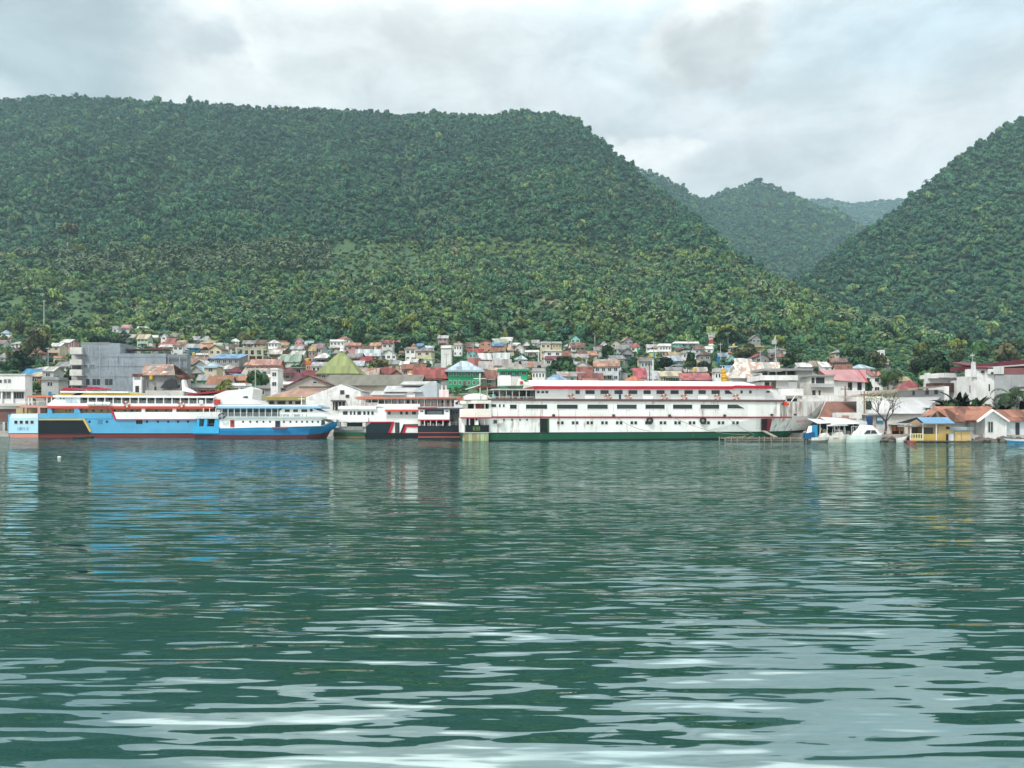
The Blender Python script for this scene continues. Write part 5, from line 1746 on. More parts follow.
# px0 px1 eave top storeys wall roof type label (and extras)
HOUSES = [
    # --- left, above and beside the grey concrete block
    (0, 9, 333.5, 330, 1, 'turquoise', 'pale_blue', 'hip', 'small pale turquoise house at the forest edge, highest at the left end of town', {}),
    (-2, 9.5, 338, 335, 1, 'cream', 'offwhite', 'gable', 'cream house directly below the pale turquoise house at the forest edge', {}),
    (10, 24, 344, 341.5, 1, 'white', 'pale_grey', 'hip', 'lone white bungalow with dark windows among trees on the left slope', {'nwin': 3, 'ww': 1.6}),
    (-3, 8, 357.5, 353.5, 1, 'offwhite', 'grey', 'shed', 'house with plain grey sheet roof half hidden in dark trees', {}),
    (21, 41, 373.5, 369, 1, 'tan', (0.06, 0.28, 0.50), 'gable', 'low house with bright blue roof behind the white waterfront block', {}),
    (28, 41, 376.5, 372.5, 1, 'brick', 'cream', 'shed', 'brick house with cream porch roof under the bright blue roof', {}),
    (41, 55, 371, 367, 2, 'pale_grey', 'offwhite', 'gable', 'grey two-storey house with off-white roof left of the concrete block', {}),
    (53, 62, 358, 356, 1, 'offwhite', 'salmon', 'flat', 'small house with flat salmon roof above the leafy patch beside the concrete block', {}),
    (40, 60, 380, 377, 2, 'pale_grey', 'grey', 'flat', 'raw grey concrete house between white waterfront block and concrete block', {'rt2': 1}),
    (55, 71, 366, 362, 1, 'offwhite', 'grey', 'gable', 'weathered house touching the left side of the concrete block', {}),
    (112, 118, 329, 326, 2, 'white', 'pale_grey', 'flat', 'narrow white two-storey house, first of the top row above the concrete block', {}),
    (120, 130, 328, 325, 1, 'offwhite', 'pink', 'gable', 'house with pink roof in the topmost row above the concrete block', {}),
    (136.5, 148, 328.5, 326.5, 1, 'pale_blue', 'white', 'flat', 'white and blue house, highest one above the concrete block', {'nwin': 3}),
    (120, 135.5, 337.5, 334.5, 1, 'offwhite', 'pale_grey', 'gable', 'long low house with pale grey roof above the concrete block', {}),
    (136, 149, 338.5, 334.5, 2, 'pale_green', 'cream', 'gable', 'pale green two-storey house above the concrete block', {'nwin': 3}),
    (150, 159, 337.5, 335, 1, 'cream', 'white', 'flat', 'cream house with two dark windows right of the pale green house', {'nwin': 2}),
    (160.5, 167, 336.5, 333.5, 2, 'white', 'pale_grey', 'gfront', 'narrow white gabled house in the upper row above the concrete block', {'nwin': 1}),
    (164, 174.5, 343, 338.5, 1, 'pink', (0.40, 0.14, 0.12), 'gable', 'pink house with brick-red roof above the concrete block', {'nwin': 3}),
    (170, 179, 336.5, 333.5, 1, 'offwhite', 'grey', 'gable', 'house with dark grey roof behind the pink brick-roofed house', {}),
    (179, 184.5, 337.5, 335, 1, 'white', 'grey', 'flat', 'tiny white house between grey roofs at the top of the left town', {'nwin': 1}),
    (173, 186, 343, 340.5, 1, 'cream', 'tan', 'gable', 'cream house with tan roof above the bright blue wooden house', {}),
    (188, 199, 339.5, 336.5, 1, 'offwhite', 'pale_grey', 'gable', 'white house with pale ridge right below the bare earth cut', {}),
    (199, 212, 340.5, 336, 1, 'grey', 'pale_grey', 'hip', 'grey house with pale hipped roof right of the bare earth cut', {'nwin': 3}),
    (200, 214, 348, 344.5, 1, 'tan', 'salmon', 'gable', 'tan house with salmon roof below the grey hipped house', {}),
    (185, 200.5, 347.5, 344, 1, (0.03, 0.20, 0.38), 'pale_grey', 'gable', 'bright blue wooden house with pale gabled roof above the concrete block', {'frame': 'blue', 'nwin': 2}),
    (212, 222, 346.5, 343, 1, 'white', 'pale_green', 'gable', 'small white house left of the white flat-roofed villa', {}),
    (228.5, 240, 341.5, 338.5, 1, 'white', 'white', 'hip', 'white flat-roofed villa in the top row above the long blue roof', {'nwin': 3}),
    (221, 229, 345.5, 343, 1, 'white', 'grey', 'flat', 'white cube house under the white villa of the top row', {}),
    (229, 238, 348, 344.5, 1, 'offwhite', 'brown', 'gable', 'off-white house with brown roof below the white villa', {}),
    (216, 226.5, 352, 349, 1, 'pale_blue', 'white', 'flat', 'pale blue house with white roof slab just above the long blue roof', {'nwin': 2}),
    (208.5, 240.5, 358.5, 354.5, 2, 'grey', (0.22, 0.38, 0.58), 'shed', 'long grey building with sky blue sloping roof', {'nwin': 5, 'rust': 0.0}),
    (189, 206.5, 363, 357, 1, 'brown', (0.40, 0.27, 0.20), 'gable', 'brown house with patchy rusted roof left of the long blue roof', {'rust': 0.6}),
    (195, 209, 355, 353, 1, 'offwhite', 'white', 'flat', 'white slab-roofed house between blue wooden house and long blue roof', {}),
    (188, 204.5, 372, 366, 1, 'pale_grey', (0.45, 0.62, 0.70), 'gfront', 'house with very pale blue gabled roof beside the pavilion-roofed house', {'rust': 0.0}),
    (203, 218, 366.5, 361.5, 2, 'cream', (0.47, 0.62, 0.68), 'hip', 'pavilion house with pale blue hipped roof and wide skirt roof', {'rust': 0.0, 'fascia': 'pale_blue'}),
    (218, 235, 369, 364.5, 1, 'offwhite', 'offwhite', 'hip', 'off-white bungalow with cream hipped roof right of the pavilion house', {'rust': 0.05}),
    (225, 243, 372.5, 366.5, 1, 'brown', 'maroon', 'hip', 'house with maroon hipped roof left of the long rusty shed', {'rust': 0.1}),
    (229, 240, 377, 374.5, 1, 'turquoise', (0.20, 0.42, 0.55), 'shed', 'small blue lean-to under the maroon hipped roof', {}),
    (196, 212, 380, 375, 1, 'grey', 'pale_grey', 'gable', 'grey weathered house above the blue ferry fin', {'rust': 0.35}),
    (206, 232, 383.5, 376.5, 1, 'offwhite', (0.45, 0.26, 0.17), 'gable', 'long house with heavily rusted orange roof above the blue ferry bow', {'rust': 0.75}),
    (188, 228, 388, 384.5, 1, 'offwhite', 'pale_grey', 'flat', 'low white-washed wall building right behind the blue ferry funnel', {'wear': 0.8, 'streak': 0.9, 'nwin': 4}),
    (226, 247, 386, 383, 1, 'white', 'white', 'flat', 'white flat-roofed building behind the blue ferry bridge', {'nwin': 3}),
    (222, 246, 380, 375.5, 1, 'orange', (0.50, 0.26, 0.16), 'gable', 'orange house with mottled roof behind the blue ferry bridge', {'rust': 0.5}),
    # --- between 240 and 360
    (242, 255, 343.5, 340.5, 1, 'white', 'grey', 'gable', 'white house with grey roof left of the brown-roofed house in the top row', {'nwin': 3}),
    (255.5, 267, 343.5, 340, 1, 'tan', 'brown', 'gable', 'house with brown roof in the top row above the concrete frame', {}),
    (267, 278.5, 343, 339.5, 2, 'white', 'white', 'hip', 'white two-storey house with dark door in the top row right of the brown roof', {'nwin': 3}),
    (294, 303, 341.5, 337.5, 1, 'pink', 'pale_grey', 'gfront', 'pinkish gabled house standing alone above the top row', {'nwin': 2}),
    (304, 313, 344, 341, 1, 'offwhite', (0.36, 0.55, 0.56), 'gable', 'house with teal roof left of the blue and pink house', {}),
    (313.5, 327, 345, 340.5, 1, (0.20, 0.32, 0.50), 'brown', 'gfront', 'blue and pink gabled house right of the teal roof', {'nwin': 3}),
    (329, 345, 341.5, 339.5, 2, 'white', 'white', 'flat', 'white house with long flat roof right above the green pyramid roof', {'nwin': 4}),
    (345, 358.5, 346.5, 341.5, 1, 'white', 'offwhite', 'gfront', 'white house with rounded gable right of the green pyramid roof tip', {'nwin': 3}),
    (281, 290, 350, 346.5, 1, 'offwhite', 'white', 'gfront', 'small white gabled house right of the concrete frame', {}),
    (289, 303, 349, 346, 1, 'white', 'pale_grey', 'gable', 'white house with pale grey roof above the pale green barn roof', {'nwin': 3}),
    (308, 316, 351, 347, 2, (0.36, 0.22, 0.18), 'tan', 'gable', 'narrow brick house left of the pale green gabled house', {'nwin': 2}),
    (320, 331.5, 350, 345, 1, 'turquoise', 'pale_grey', 'gfront', 'pale green gabled house left of the green pyramid roof', {'nwin': 3}),
    (290, 304.5, 354.5, 351, 1, 'cream', 'offwhite', 'gable', 'cream house between the two white houses above the pale green barn roof', {}),
    (267, 282, 353.5, 350, 1, 'salmon', 'offwhite', 'gable', 'salmon walled house right beside the concrete frame', {}),
    (279, 300.5, 361, 354.5, 1, 'offwhite', (0.36, 0.48, 0.38), 'gable', 'building with big pale green gabled roof', {'rust': 0.05}),
    (277, 290, 360.5, 357, 1, 'white', 'white', 'flat', 'white flat canopy building in front of the pale green roof', {}),
    (314, 332, 358, 353, 1, 'maroon', 'white', 'hip', 'house with bright white hipped roof left of the green pyramid roof', {'rust': 0.0}),
    (249, 280.5, 365, 359.5, 2, 'salmon', (0.55, 0.30, 0.25), 'gable', 'long salmon two-storey house with faded pink roof', {'nwin': 6, 'rust': 0.3}),
    (297, 308, 366.5, 360, 1, 'brown', (0.22, 0.07, 0.06), 'gfront', 'steep maroon gabled house left of the narrow orange house', {'rust': 0.1}),
    (306, 311, 364, 361, 2, 'orange', 'orange', 'flat', 'narrow orange-red house between maroon gable and white house', {'nwin': 1}),
    (310.5, 326, 366, 362.5, 2, 'white', 'pale_grey', 'gable', 'white house with grey roof just left of the pyramid roof foot', {'nwin': 3}),
    (241, 272, 374.5, 368.5, 1, 'offwhite', (0.50, 0.44, 0.38), 'gable', 'long shed with rusty cream roof left of the white square tower', {'rust': 0.4, 'nwin': 6}),
    (278, 297, 373.5, 367.5, 1, 'offwhite', (0.17, 0.06, 0.07), 'hip', 'house with dark maroon hipped roof right of the white square tower', {'rust': 0.05, 'nwin': 3}),
    (287, 308, 381, 374.5, 1, 'cream', (0.20, 0.07, 0.10), 'hip', 'house with wine-red roof behind the gabled warehouse', {'rust': 0.05}),
    (253, 272, 377.5, 374, 1, 'white', 'white', 'flat', 'white flat-roofed house left of the white square tower', {'nwin': 4}),
    (271, 277.5, 370, 368, 3, 'white', 'white', 'flat', 'white square tower house above the salmon-roofed waterfront building', {'nwin': 1}),
    (276, 300, 384.5, 381.5, 1, 'white', 'white', 'flat', 'low white building between white tower and gabled warehouse', {'nwin': 3}),
    (254, 282, 388.5, 385.5, 1, 'grey', 'grey', 'flat', 'dark grey flat-roofed store behind the salmon roof', {'wear': 0.7}),
    (352, 364, 365.5, 361, 1, 'offwhite', (0.62, 0.68, 0.70), 'gable', 'house with shiny bluish white roof right of the green pyramid', {'rust': 0.0}),
    # --- 360 to 480
    (377, 388.5, 348, 344, 1, 'pink', 'pink', 'gfront', 'pink gabled house in the top row left of the pink hipped house', {'nwin': 2}),
    (391.5, 402.5, 344, 340, 1, 'offwhite', (0.48, 0.22, 0.20), 'hip', 'cream house with pink hipped roof, highest of its row', {'nwin': 2}),
    (403, 416, 345.5, 342, 1, 'cream', (0.48, 0.24, 0.20), 'hip', 'cream house with pink roof and three dark openings', {'nwin': 3, 'ww': 1.7}),
    (416.5, 424, 346, 343.5, 1, 'offwhite', (0.10, 0.25, 0.45), 'gable', 'small house with dark blue roof right of the pink-roofed houses', {}),
    (425, 434, 348, 346, 2, 'white', 'pale_blue', 'gable', 'white house with pale roof left of the white block tower', {'nwin': 3}),
    (437, 448.5, 338, 335.5, 2, (0.42, 0.30, 0.27), 'pale_grey', 'gable', 'brownish two-storey house standing highest above the white block tower', {'nwin': 2}),
    (440, 452, 348, 345.5, 3, 'white', 'white', 'flat', 'blank white block tower in the upper town', {'nwin': 0}),
    (453, 462.5, 345.5, 343, 2, 'white', 'pale_grey', 'flat', 'white two-storey house right of the white block tower', {'nwin': 3}),
    (355, 381, 355.5, 349.5, 1, 'white', (0.60, 0.68, 0.70), 'gable', 'white hall with wide pale roof right of the green pyramid', {'rust': 0.0, 'nwin': 5}),
    (365, 377, 349.5, 347, 1, 'cream', 'cream', 'flat', 'cream flat-roofed house behind the wide pale hall roof', {}),
    (380, 397, 354.5, 349.5, 1, 'white', (0.36, 0.46, 0.42), 'gfront', 'white house with grey-green gable right of the wide pale hall', {'nwin': 3}),
    (358, 376, 361.5, 356, 1, 'offwhite', (0.40, 0.05, 0.06), 'hip', 'house with crimson hipped roof right of the green pyramid', {'rust': 0.0}),
    (417, 428, 354.5, 352, 1, 'white', 'white', 'flat', 'white slab house left of the lime-edged house', {'nwin': 3}),
    (423, 433, 359.5, 357, 1, 'white', (0.45, 0.55, 0.25), 'flat', 'white house with lime green eaves above the long red roof', {}),
    (398, 404, 353.5, 351, 1, 'tan', 'brown', 'gable', 'small tan house right of the grey-green gable', {}),
    (399, 409, 365, 361.5, 1, 'white', 'white', 'gable', 'small white house with white roof above the left end of the long red roof', {}),
    (406, 418, 362, 359, 1, 'offwhite', 'offwhite', 'gable', 'off-white house with pale roof left of the round green trees', {}),
    (388, 400, 364, 360.5, 1, 'tan', 'grey', 'gable', 'tan house with grey roof beside the brownish tree', {}),
    (356, 378.5, 377.5, 368.5, 1, 'offwhite', (0.60, 0.52, 0.46), 'gable', 'building with boldly striped rust and white roof', {'rust': 0.62}),
    (412, 457, 378, 368, 1, 'white', (0.38, 0.10, 0.085), 'gable', 'long building with red tiled roof and green gable end', {'rust': 0.25, 'nwin': 8, 'greenend': True}),
    (378, 395, 376.5, 368.5, 1, 'brown', (0.34, 0.09, 0.08), 'gable', 'house with red tiled roof left of the brown gable', {'rust': 0.25}),
    (386, 407, 377.5, 369.5, 1, (0.30, 0.18, 0.15), (0.42, 0.32, 0.28), 'gfront', 'brown gabled house between the two red tiled roofs', {'nwin': 1}),
    (407, 417, 377, 373.5, 1, 'white', 'white', 'flat', 'small white annex at the left end of the long red roof', {}),
    (445, 484, 370.5, 361, 2, 'green', (0.55, 0.68, 0.76), 'hip', 'green two-storey building with wide pale blue hipped roof', {'rust': 0.0, 'nwin': 7, 'ov': 1.2, 'fascia': 'pale_blue'}),
    (465, 475, 346, 342.5, 1, 'tan', 'brown', 'gable', 'tan house with brown roof in the top row above the turquoise house', {}),
    (480, 491.5, 346, 344, 1, 'white', 'white', 'hip', 'white bungalow in the top row left of the blue-brown house', {'nwin': 3}),
    (492, 504, 345.5, 342.5, 2, (0.28, 0.24, 0.26), (0.16, 0.30, 0.46), 'gable', 'grey house with faded blue roof in the top row', {}),
    (509, 520.5, 345.5, 343, 1, 'offwhite', 'white', 'gable', 'house with long white roof in the top row right of the faded blue roof', {}),
    (503, 515, 350.5, 346.5, 1, 'cream', (0.52, 0.34, 0.26), 'hip', 'cream house with salmon hipped roof under the long white roof', {}),
    (522, 531, 345, 340.5, 1, 'white', 'offwhite', 'gfront', 'white gabled house left of the two-storey flat-roofed pair', {'nwin': 2}),
    (531.5, 540, 343, 340, 1, 'offwhite', 'pale_grey', 'gable', 'small house with pale roof behind the two-storey flat-roofed pair', {}),
    (540, 551.5, 343.5, 341.5, 3, 'cream', 'pale_grey', 'flat', 'tall cream house with overhanging flat roof, left of a matching pair', {'ov': 0.9, 'nwin': 2}),
    (551.5, 562.5, 343.5, 341.5, 2, (0.55, 0.45, 0.25), 'pale_grey', 'flat', 'ochre house with overhanging flat roof, right of a matching pair', {'ov': 0.9, 'nwin': 3}),
    (524, 540, 352, 350, 1, 'white', 'white', 'flat', 'white veranda house with a row of dark openings', {'nwin': 6}),
    (549, 560, 353.5, 350.5, 1, 'pink', (0.52, 0.28, 0.25), 'gable', 'pink house below the ochre flat-roofed house', {'nwin': 3}),
    (468, 477, 353, 350, 2, 'turquoise', 'turquoise', 'gfront', 'turquoise two-storey house above the wide pale blue roof', {'nwin': 2}),
    (475, 492, 359, 353.5, 1, 'white', 'white', 'gable', 'white house with broad white roof right of the turquoise house', {'rust': 0.0}),
    (492, 510, 358.5, 353, 1, 'white', (0.66, 0.70, 0.70), 'gable', 'white house with white roof above the grey-roofed long house', {'rust': 0.0}),
    (492, 512, 365.5, 359.5, 1, 'white', (0.42, 0.40, 0.38), 'gable', 'long white house with grey sheet roof behind the green hipped house', {'nwin': 6, 'rust': 0.3}),
    (514, 528, 359.5, 355, 1, 'pale_grey', (0.48, 0.60, 0.66), 'hip', 'grey house with pale blue hipped roof left of the tall pole', {'rust': 0.0}),
    (467, 481, 367, 358.5, 1, 'brown', (0.38, 0.13, 0.11), 'gable', 'house with brick-red roof behind the wide pale blue roof', {'rust': 0.3}),
    (478, 493, 369, 362, 1, 'grey', (0.48, 0.47, 0.45), 'shed', 'shed with streaked grey sheet roof right of the brick-red roof', {'rust': 0.5}),
    (497, 530, 369.5, 362.5, 2, (0.04, 0.42, 0.20), (0.40, 0.38, 0.34), 'hip', 'bright green two-storey house with grey hipped roof', {'rust': 0.2, 'nwin': 4, 'fascia': 'green', 'ov': 0.8}),
    (488, 500, 371, 368, 1, 'offwhite', 'cream', 'gable', 'cream house squeezed against the bright green house', {}),
    (481, 497, 378, 370.5, 1, 'pale_grey', (0.36, 0.17, 0.14), 'gable', 'grey house with dull red roof left of the bright green house', {'rust': 0.3}),
    (531, 546, 371.5, 368, 2, 'white', 'pale_grey', 'flat', 'white two-storey house with many small windows right of the bright green house', {'nwin': 4}),
    (544, 571, 381, 374.5, 1, 'pale_grey', (0.32, 0.50, 0.72), 'hip', 'house with light blue hipped roof right above the ferry roof', {'rust': 0.0}),
    # --- 560 to 800
    (563, 575, 346.5, 343.5, 1, 'pale_green', 'pale_grey', 'hip', 'pale green house with grey roof right of the ochre house', {}),
    (577, 588, 353, 350, 1, 'white', 'brown', 'gable', 'white house with brown roof above the red-roofed group', {}),
    (588, 598, 355, 351.5, 1, 'pale_green', 'salmon', 'gable', 'pale green house with salmon roof above the white-blue house', {}),
    (600, 609, 345.5, 341.5, 1, 'white', 'white', 'gfront', 'white house with rounded gable standing high at the forest edge', {'nwin': 1}),
    (620, 629, 348.5, 345.5, 1, 'white', 'offwhite', 'gfront', 'white gabled house left of the red-gabled house', {'nwin': 2}),
    (630, 641, 347, 342.5, 1, 'white', (0.48, 0.16, 0.14), 'hip', 'white house with red hipped roof at the forest edge', {'nwin': 2}),
    (646, 657, 347.5, 344.5, 1, 'white', 'pale_grey', 'gable', 'white house with grey roof right of the red hipped house', {'nwin': 3}),
    (658.5, 672, 346, 343.5, 2, 'white', 'white', 'flat', 'large white two-storey house at the forest edge', {'nwin': 4, 'veranda': True}),
    (650, 658, 352, 349.5, 1, 'lime', 'white', 'flat', 'small lime green house under the grey-roofed white house', {}),
    (674, 700, 343.5, 341.5, 1, 'turquoise', 'white', 'flat', 'long turquoise house with white flat roof, highest in its part of town', {'nwin': 7}),
    (682, 697, 353, 350.5, 2, 'white', 'pale_grey', 'flat', 'white two-storey house below the long turquoise house', {'nwin': 4}),
    (669, 682, 356, 352.5, 1, 'offwhite', 'tan', 'gable', 'off-white house with tan roof left of the white two-storey house', {}),
    (593, 620, 366, 361, 2, (0.55, 0.60, 0.66), (0.50, 0.28, 0.20), 'gable', 'white-blue two-storey building with salmon roof', {'nwin': 4, 'rust': 0.3}),
    (606, 622.5, 370.5, 367, 1, (0.52, 0.57, 0.62), 'pale_grey', 'flat', 'pale grey annex in front of the white-blue building', {'nwin': 2}),
    (576, 593, 373, 367.5, 1, 'brick', (0.30, 0.11, 0.09), 'gable', 'brick house with dark red roof left of the white-blue building', {}),
    (578, 604, 379.5, 373.5, 1, 'brown', (0.25, 0.10, 0.08), 'gable', 'brown house with broad dark roof behind the ferry roof', {}),
    (584, 600, 381.5, 379, 1, 'tan', (0.50, 0.16, 0.13), 'shed', 'strip of red roof just over the ferry roof', {}),
    (634, 648, 377.5, 369, 1, 'offwhite', (0.48, 0.11, 0.13), 'shed', 'house with steep rose-red roof left of the grey sheet roof', {'rust': 0.0}),
    (623, 644, 380.5, 376, 1, 'orange', (0.62, 0.20, 0.11), 'hip', 'orange-red tent-shaped roof over the ferry', {'rust': 0.0}),
    (648, 659, 379, 371.5, 1, 'white', (0.48, 0.50, 0.52), 'shed', 'house with grey sheet roof right of the rose-red roof', {}),
    (659, 684.5, 376, 371.5, 1, (0.60, 0.54, 0.38), 'cream', 'gable', 'long cream building with a row of small dark openings', {'nwin': 9, 'rust': 0.05}),
    (666, 684, 370.5, 367.5, 1, 'pale_grey', 'grey', 'gable', 'grey-roofed building behind the long cream building', {}),
    (640, 655, 361.5, 358, 2, 'pale_grey', 'grey', 'flat', 'unplastered grey house behind the rose-red roof', {'nwin': 4}),
    (684, 708, 371.5, 367.5, 1, 'offwhite', (0.50, 0.46, 0.42), 'gable', 'wide off-white house with greyish roof behind the red roofs', {}),
    (681, 712, 380, 373.8, 1, (0.50, 0.62, 0.70), (0.46, 0.12, 0.12), 'shed', 'pale blue building with red sheet roof just over the ferry', {'rust': 0.0, 'nwin': 0}),
    (714, 728, 372, 368, 2, 'white', 'pale_grey', 'flat', 'white terrace house left of the golden monument', {'nwin': 4}),
    (704.5, 713.5, 349, 346, 1, 'white', 'white', 'flat', 'white house at the foot of the red and white tower', {}),
    (729, 738.5, 347.5, 346, 1, 'grey', 'pale_grey', 'flat', 'grey box house in trees right of the red and white tower', {'nwin': 1}),
    (718, 729, 356.5, 353, 1, 'blue', (0.25, 0.36, 0.42), 'gable', 'dark blue house below the red and white tower', {}),
    (728, 735, 358, 354.5, 1, 'turquoise', 'pale_green', 'gfront', 'small turquoise gable left of the rust-streaked white roof', {}),
    (736, 746, 361, 358.5, 1, 'white', 'white', 'gable', 'white roof peeking over the rust-streaked white roof', {}),
    (751, 762, 347, 345, 1, 'tan', 'tan', 'flat', 'tan hut in the trees above the rust-streaked white roof', {}),
    # --- right-hand part
    (834, 847.5, 352.5, 350, 1, 'offwhite', 'pale_grey', 'hip', 'upper house with pale hipped roof and columns standing above the pink roof', {'nwin': 3}),
    (831, 848, 362, 358.5, 1, 'brick', (0.25, 0.15, 0.13), 'gable', 'brick and wood house below the pale hipped house', {'nwin': 4}),
    (797, 812, 366.5, 363, 1, 'offwhite', 'white', 'gable', 'white-roofed house among trees left of the straw-coloured roof', {}),
    (811, 823, 366, 361, 1, 'tan', (0.45, 0.38, 0.28), 'gable', 'house with straw-coloured patched roof behind the pink roof', {}),
    (822, 832, 367, 362.5, 1, 'white', 'white', 'shed', 'white shed roof between straw-coloured roof and brick house', {}),
    (862, 874, 359.5, 356, 1, 'offwhite', (0.28, 0.18, 0.17), 'gable', 'house with dark brown roof on the rise above the pale blue roof', {}),
    (872, 886, 357, 354, 1, 'cream', 'pale_grey', 'flat', 'cream flat-roofed house with a small white tower behind the tall palm', {}),
    (880, 884.5, 351.5, 350, 2, 'white', 'white', 'flat', 'small white tower at the forest edge behind the tall palm', {'nwin': 1}),
    (875, 890, 361, 358.5, 1, 'offwhite', 'tan', 'gable', 'low house with tan roof behind the tall palm', {}),
    (853, 876, 368.5, 364.5, 1, 'white', (0.45, 0.60, 0.68), 'hip', 'white house with pale blue hipped roof right of the pink roof', {'rust': 0.0}),
    (870, 884, 376, 372, 2, 'white', (0.48, 0.20, 0.18), 'gable', 'white house with pale red roof left of the tall palm', {}),
    (903, 925, 388.5, 380, 1, 'cream', (0.42, 0.10, 0.12), 'hip', 'house with crimson hipped roof right of the tall palm', {'rust': 0.0}),
    (897, 912, 381, 377, 1, 'tan', 'tan', 'gable', 'tan house behind the crimson hipped roof', {}),
]
for h in HOUSES:
    px0, px1, eave, top, st, wall, roof, rt, label, ex = h
    ex = dict(ex)
    ex.pop('rt2', None)
    ge = ex.pop('greenend', None)
    rr = random.Random(label)
    ex.setdefault('yaw', rr.uniform(-7, 7))
    if rr.random() < 0.4 and 'door' not in ex:
        ex['door'] = rr.choice(['brown', 'blue', 'green', 'white'])
    o = building('house', 'house', label, px0, px1, eave, top, st, wall, roof, rt, group=HG, **ex)
    if ge:
        # painted gable end
        W = (px1 - px0) / F * o.location.y - 0.9
        ro = [c for c in o.children if c.name.startswith('roof')][0]
        zs = [v.co.z for v in ro.data.vertices]; ys = [v.co.y for v in ro.data.vertices]
        D_, zt, ze = max(ys) - 0.45, max(zs) - 0.3, min(zs) + 0.1
        m = MB(); m.prism([(0.0, ze), (D_ / 2, zt), (D_, ze), (D_, ze - 2.2), (0.0, ze - 2.2)], W / 2 + 0.004, W / 2 + 0.06, 'x')
        m.build('gable_end', paint((0.03, 0.40, 0.18), 0.1), o)
# ------------------------------------------------------------------ larger buildings with shapes of their own
def bx_rows(m, Y, xc, g, px0, px1, r0, r1, y0, y1):
    """box in local coordinates of a building at (xc, Y, g): columns and rows taken on its front plane plus y0"""
    Yw = Y + y0
    return m.box((px0 - 512) / F * Yw - xc, (px1 - 512) / F * Yw - xc, y0, y1, zrow(r1, Yw) - g, zrow(r0, Yw) - g)


def site(name, label, cat, px, Y, fx=0, fy=0):
    x = (px - 512) / F * Y
    g = ground(x, Y + 1)
    if fx:
        FOOT.append((x, Y + fy / 2, fx / 2, fy / 2))
    return thing(name, label, cat, (x, Y, g)), x, g


def wins(t, Y, xc, g, spots, y=0.0, frame='white', bars=0):
    for a, b_, r0, r1 in spots:
        Yw = Y + y
        w, h = (b_ - a) / F * Yw, (r1 - r0) / F * Yw
        mesh_obj('window', window_mesh(w, h, frame, bars), t, (((a + b_) / 2 - 512) / F * Yw - xc, y, zrow(r1, Yw) - g))


def concrete_block():
    Y = 205.0
    t, xc, g = site('concrete_building', 'big bare grey concrete building with stained walls and stacked white balconies', 'building', 130, Y, 34, 18)
    CON = paint((0.27, 0.315, 0.355), 0.95, 0.9, 1.0, (0.13, 0.14, 0.15))
    CON2 = paint((0.235, 0.265, 0.29), 0.7, 0.9, 0.6, (0.14, 0.14, 0.14))
    def b(name, mat, *a):
        m = MB(); bx_rows(m, Y, xc, g, *a); return m.build(name, mat, t)
    b('main_wall', CON, 81, 120, 343.2, 412, 0, 9)
    b('main_wall', CON, 120.1, 166, 353.5, 412, 0.02, 8)
    b('parapet', CON, 110.2, 120.05, 347.2, 353.6, -0.03, 8)
    b('side_wing', CON2, 166.1, 187, 354.5, 412, 0.6, 3)
    m = MB(); bx_rows(m, Y, xc, g, 80.6, 110.1, 342.6, 343.3, -0.15, 9.1); m.build('coping', paint('pale_grey'), t)
    for r in (356.5, 366.0, 376.3):
        m = MB(); bx_rows(m, Y, xc, g, 85, 187.5, r, r + 0.5, -0.06, 0.3); m.build('floor_band', paint((0.25, 0.28, 0.30), 0.6), t)
    rng = random.Random(4)
    for i in range(9):
        a = 88 + i * 11.4
        m = MB(); bx_rows(m, Y, xc, g, a, a + 0.7, 356 if a > 119 else 346, 392, -0.035, 0.2); m.build('pilaster', paint((0.33, 0.37, 0.40), 0.5), t)
    # balcony tower on the left
    b('tower_wall', paint('pale_grey', 0.5), 71.5, 81, 349, 412, 2.0, 14)
    for r0, r1 in ((347.2, 354.0), (359.4, 364.6), (369.5, 375.5), (380.4, 385.0)):
        b('balcony', paint('offwhite', 0.5), 69.6, 81.6, r0, r1, -0.9, 2.2)
        m = MB(); bx_rows(m, Y, xc, g, 69.2, 84.5, r1 + 0.02, r1 + 0.5, -1.2, 2.0); m.build('floor_slab', paint('grey'), t)
    for r0, r1 in ((364.8, 369.3), (381, 380.9), (385.6, 391)):
        if r1 > r0:
            m = MB(); bx_rows(m, Y, xc, g, 72, 80.4, r0, r1, 1.9, 2.05); m.build('dark_opening', m_glass, t)
    b('stair_head', paint('offwhite', 0.5), 71, 77, 347.4, 352, 1.0, 5)
    for a in (71, 73.5):
        b('column_stub', paint('grey'), a, a + 0.6, 342, 347.2, 0.0, 0.3)
    wins(t, Y, xc, g, [(89.6, 90.6, 364.5, 369), (91.2, 92.4, 364.5, 369), (93.2, 94.2, 364.5, 369)], 0.0, 'grey')
    m = MB(); bx_rows(m, Y, xc, g, 120.5, 164, 348.6, 349.4, 3, 8); m.build('roof_canopy', paint('brown'), t)
    for a in (121, 131, 141, 152, 163):
        m = MB(); bx_rows(m, Y, xc, g, a, a + 0.5, 349.3, 353.5, 3.2, 3.4); m.build('canopy_post', paint('brown'), t)
    # open ground storey on the left front
    for i, a in enumerate((86, 92.5, 96.5, 105, 109)):
        m = MB(); bx_rows(m, Y, xc, g, a, a + 3.4, 379, 385, -0.05, 0.15); m.build('ground_opening', m_glass, t)
    return t


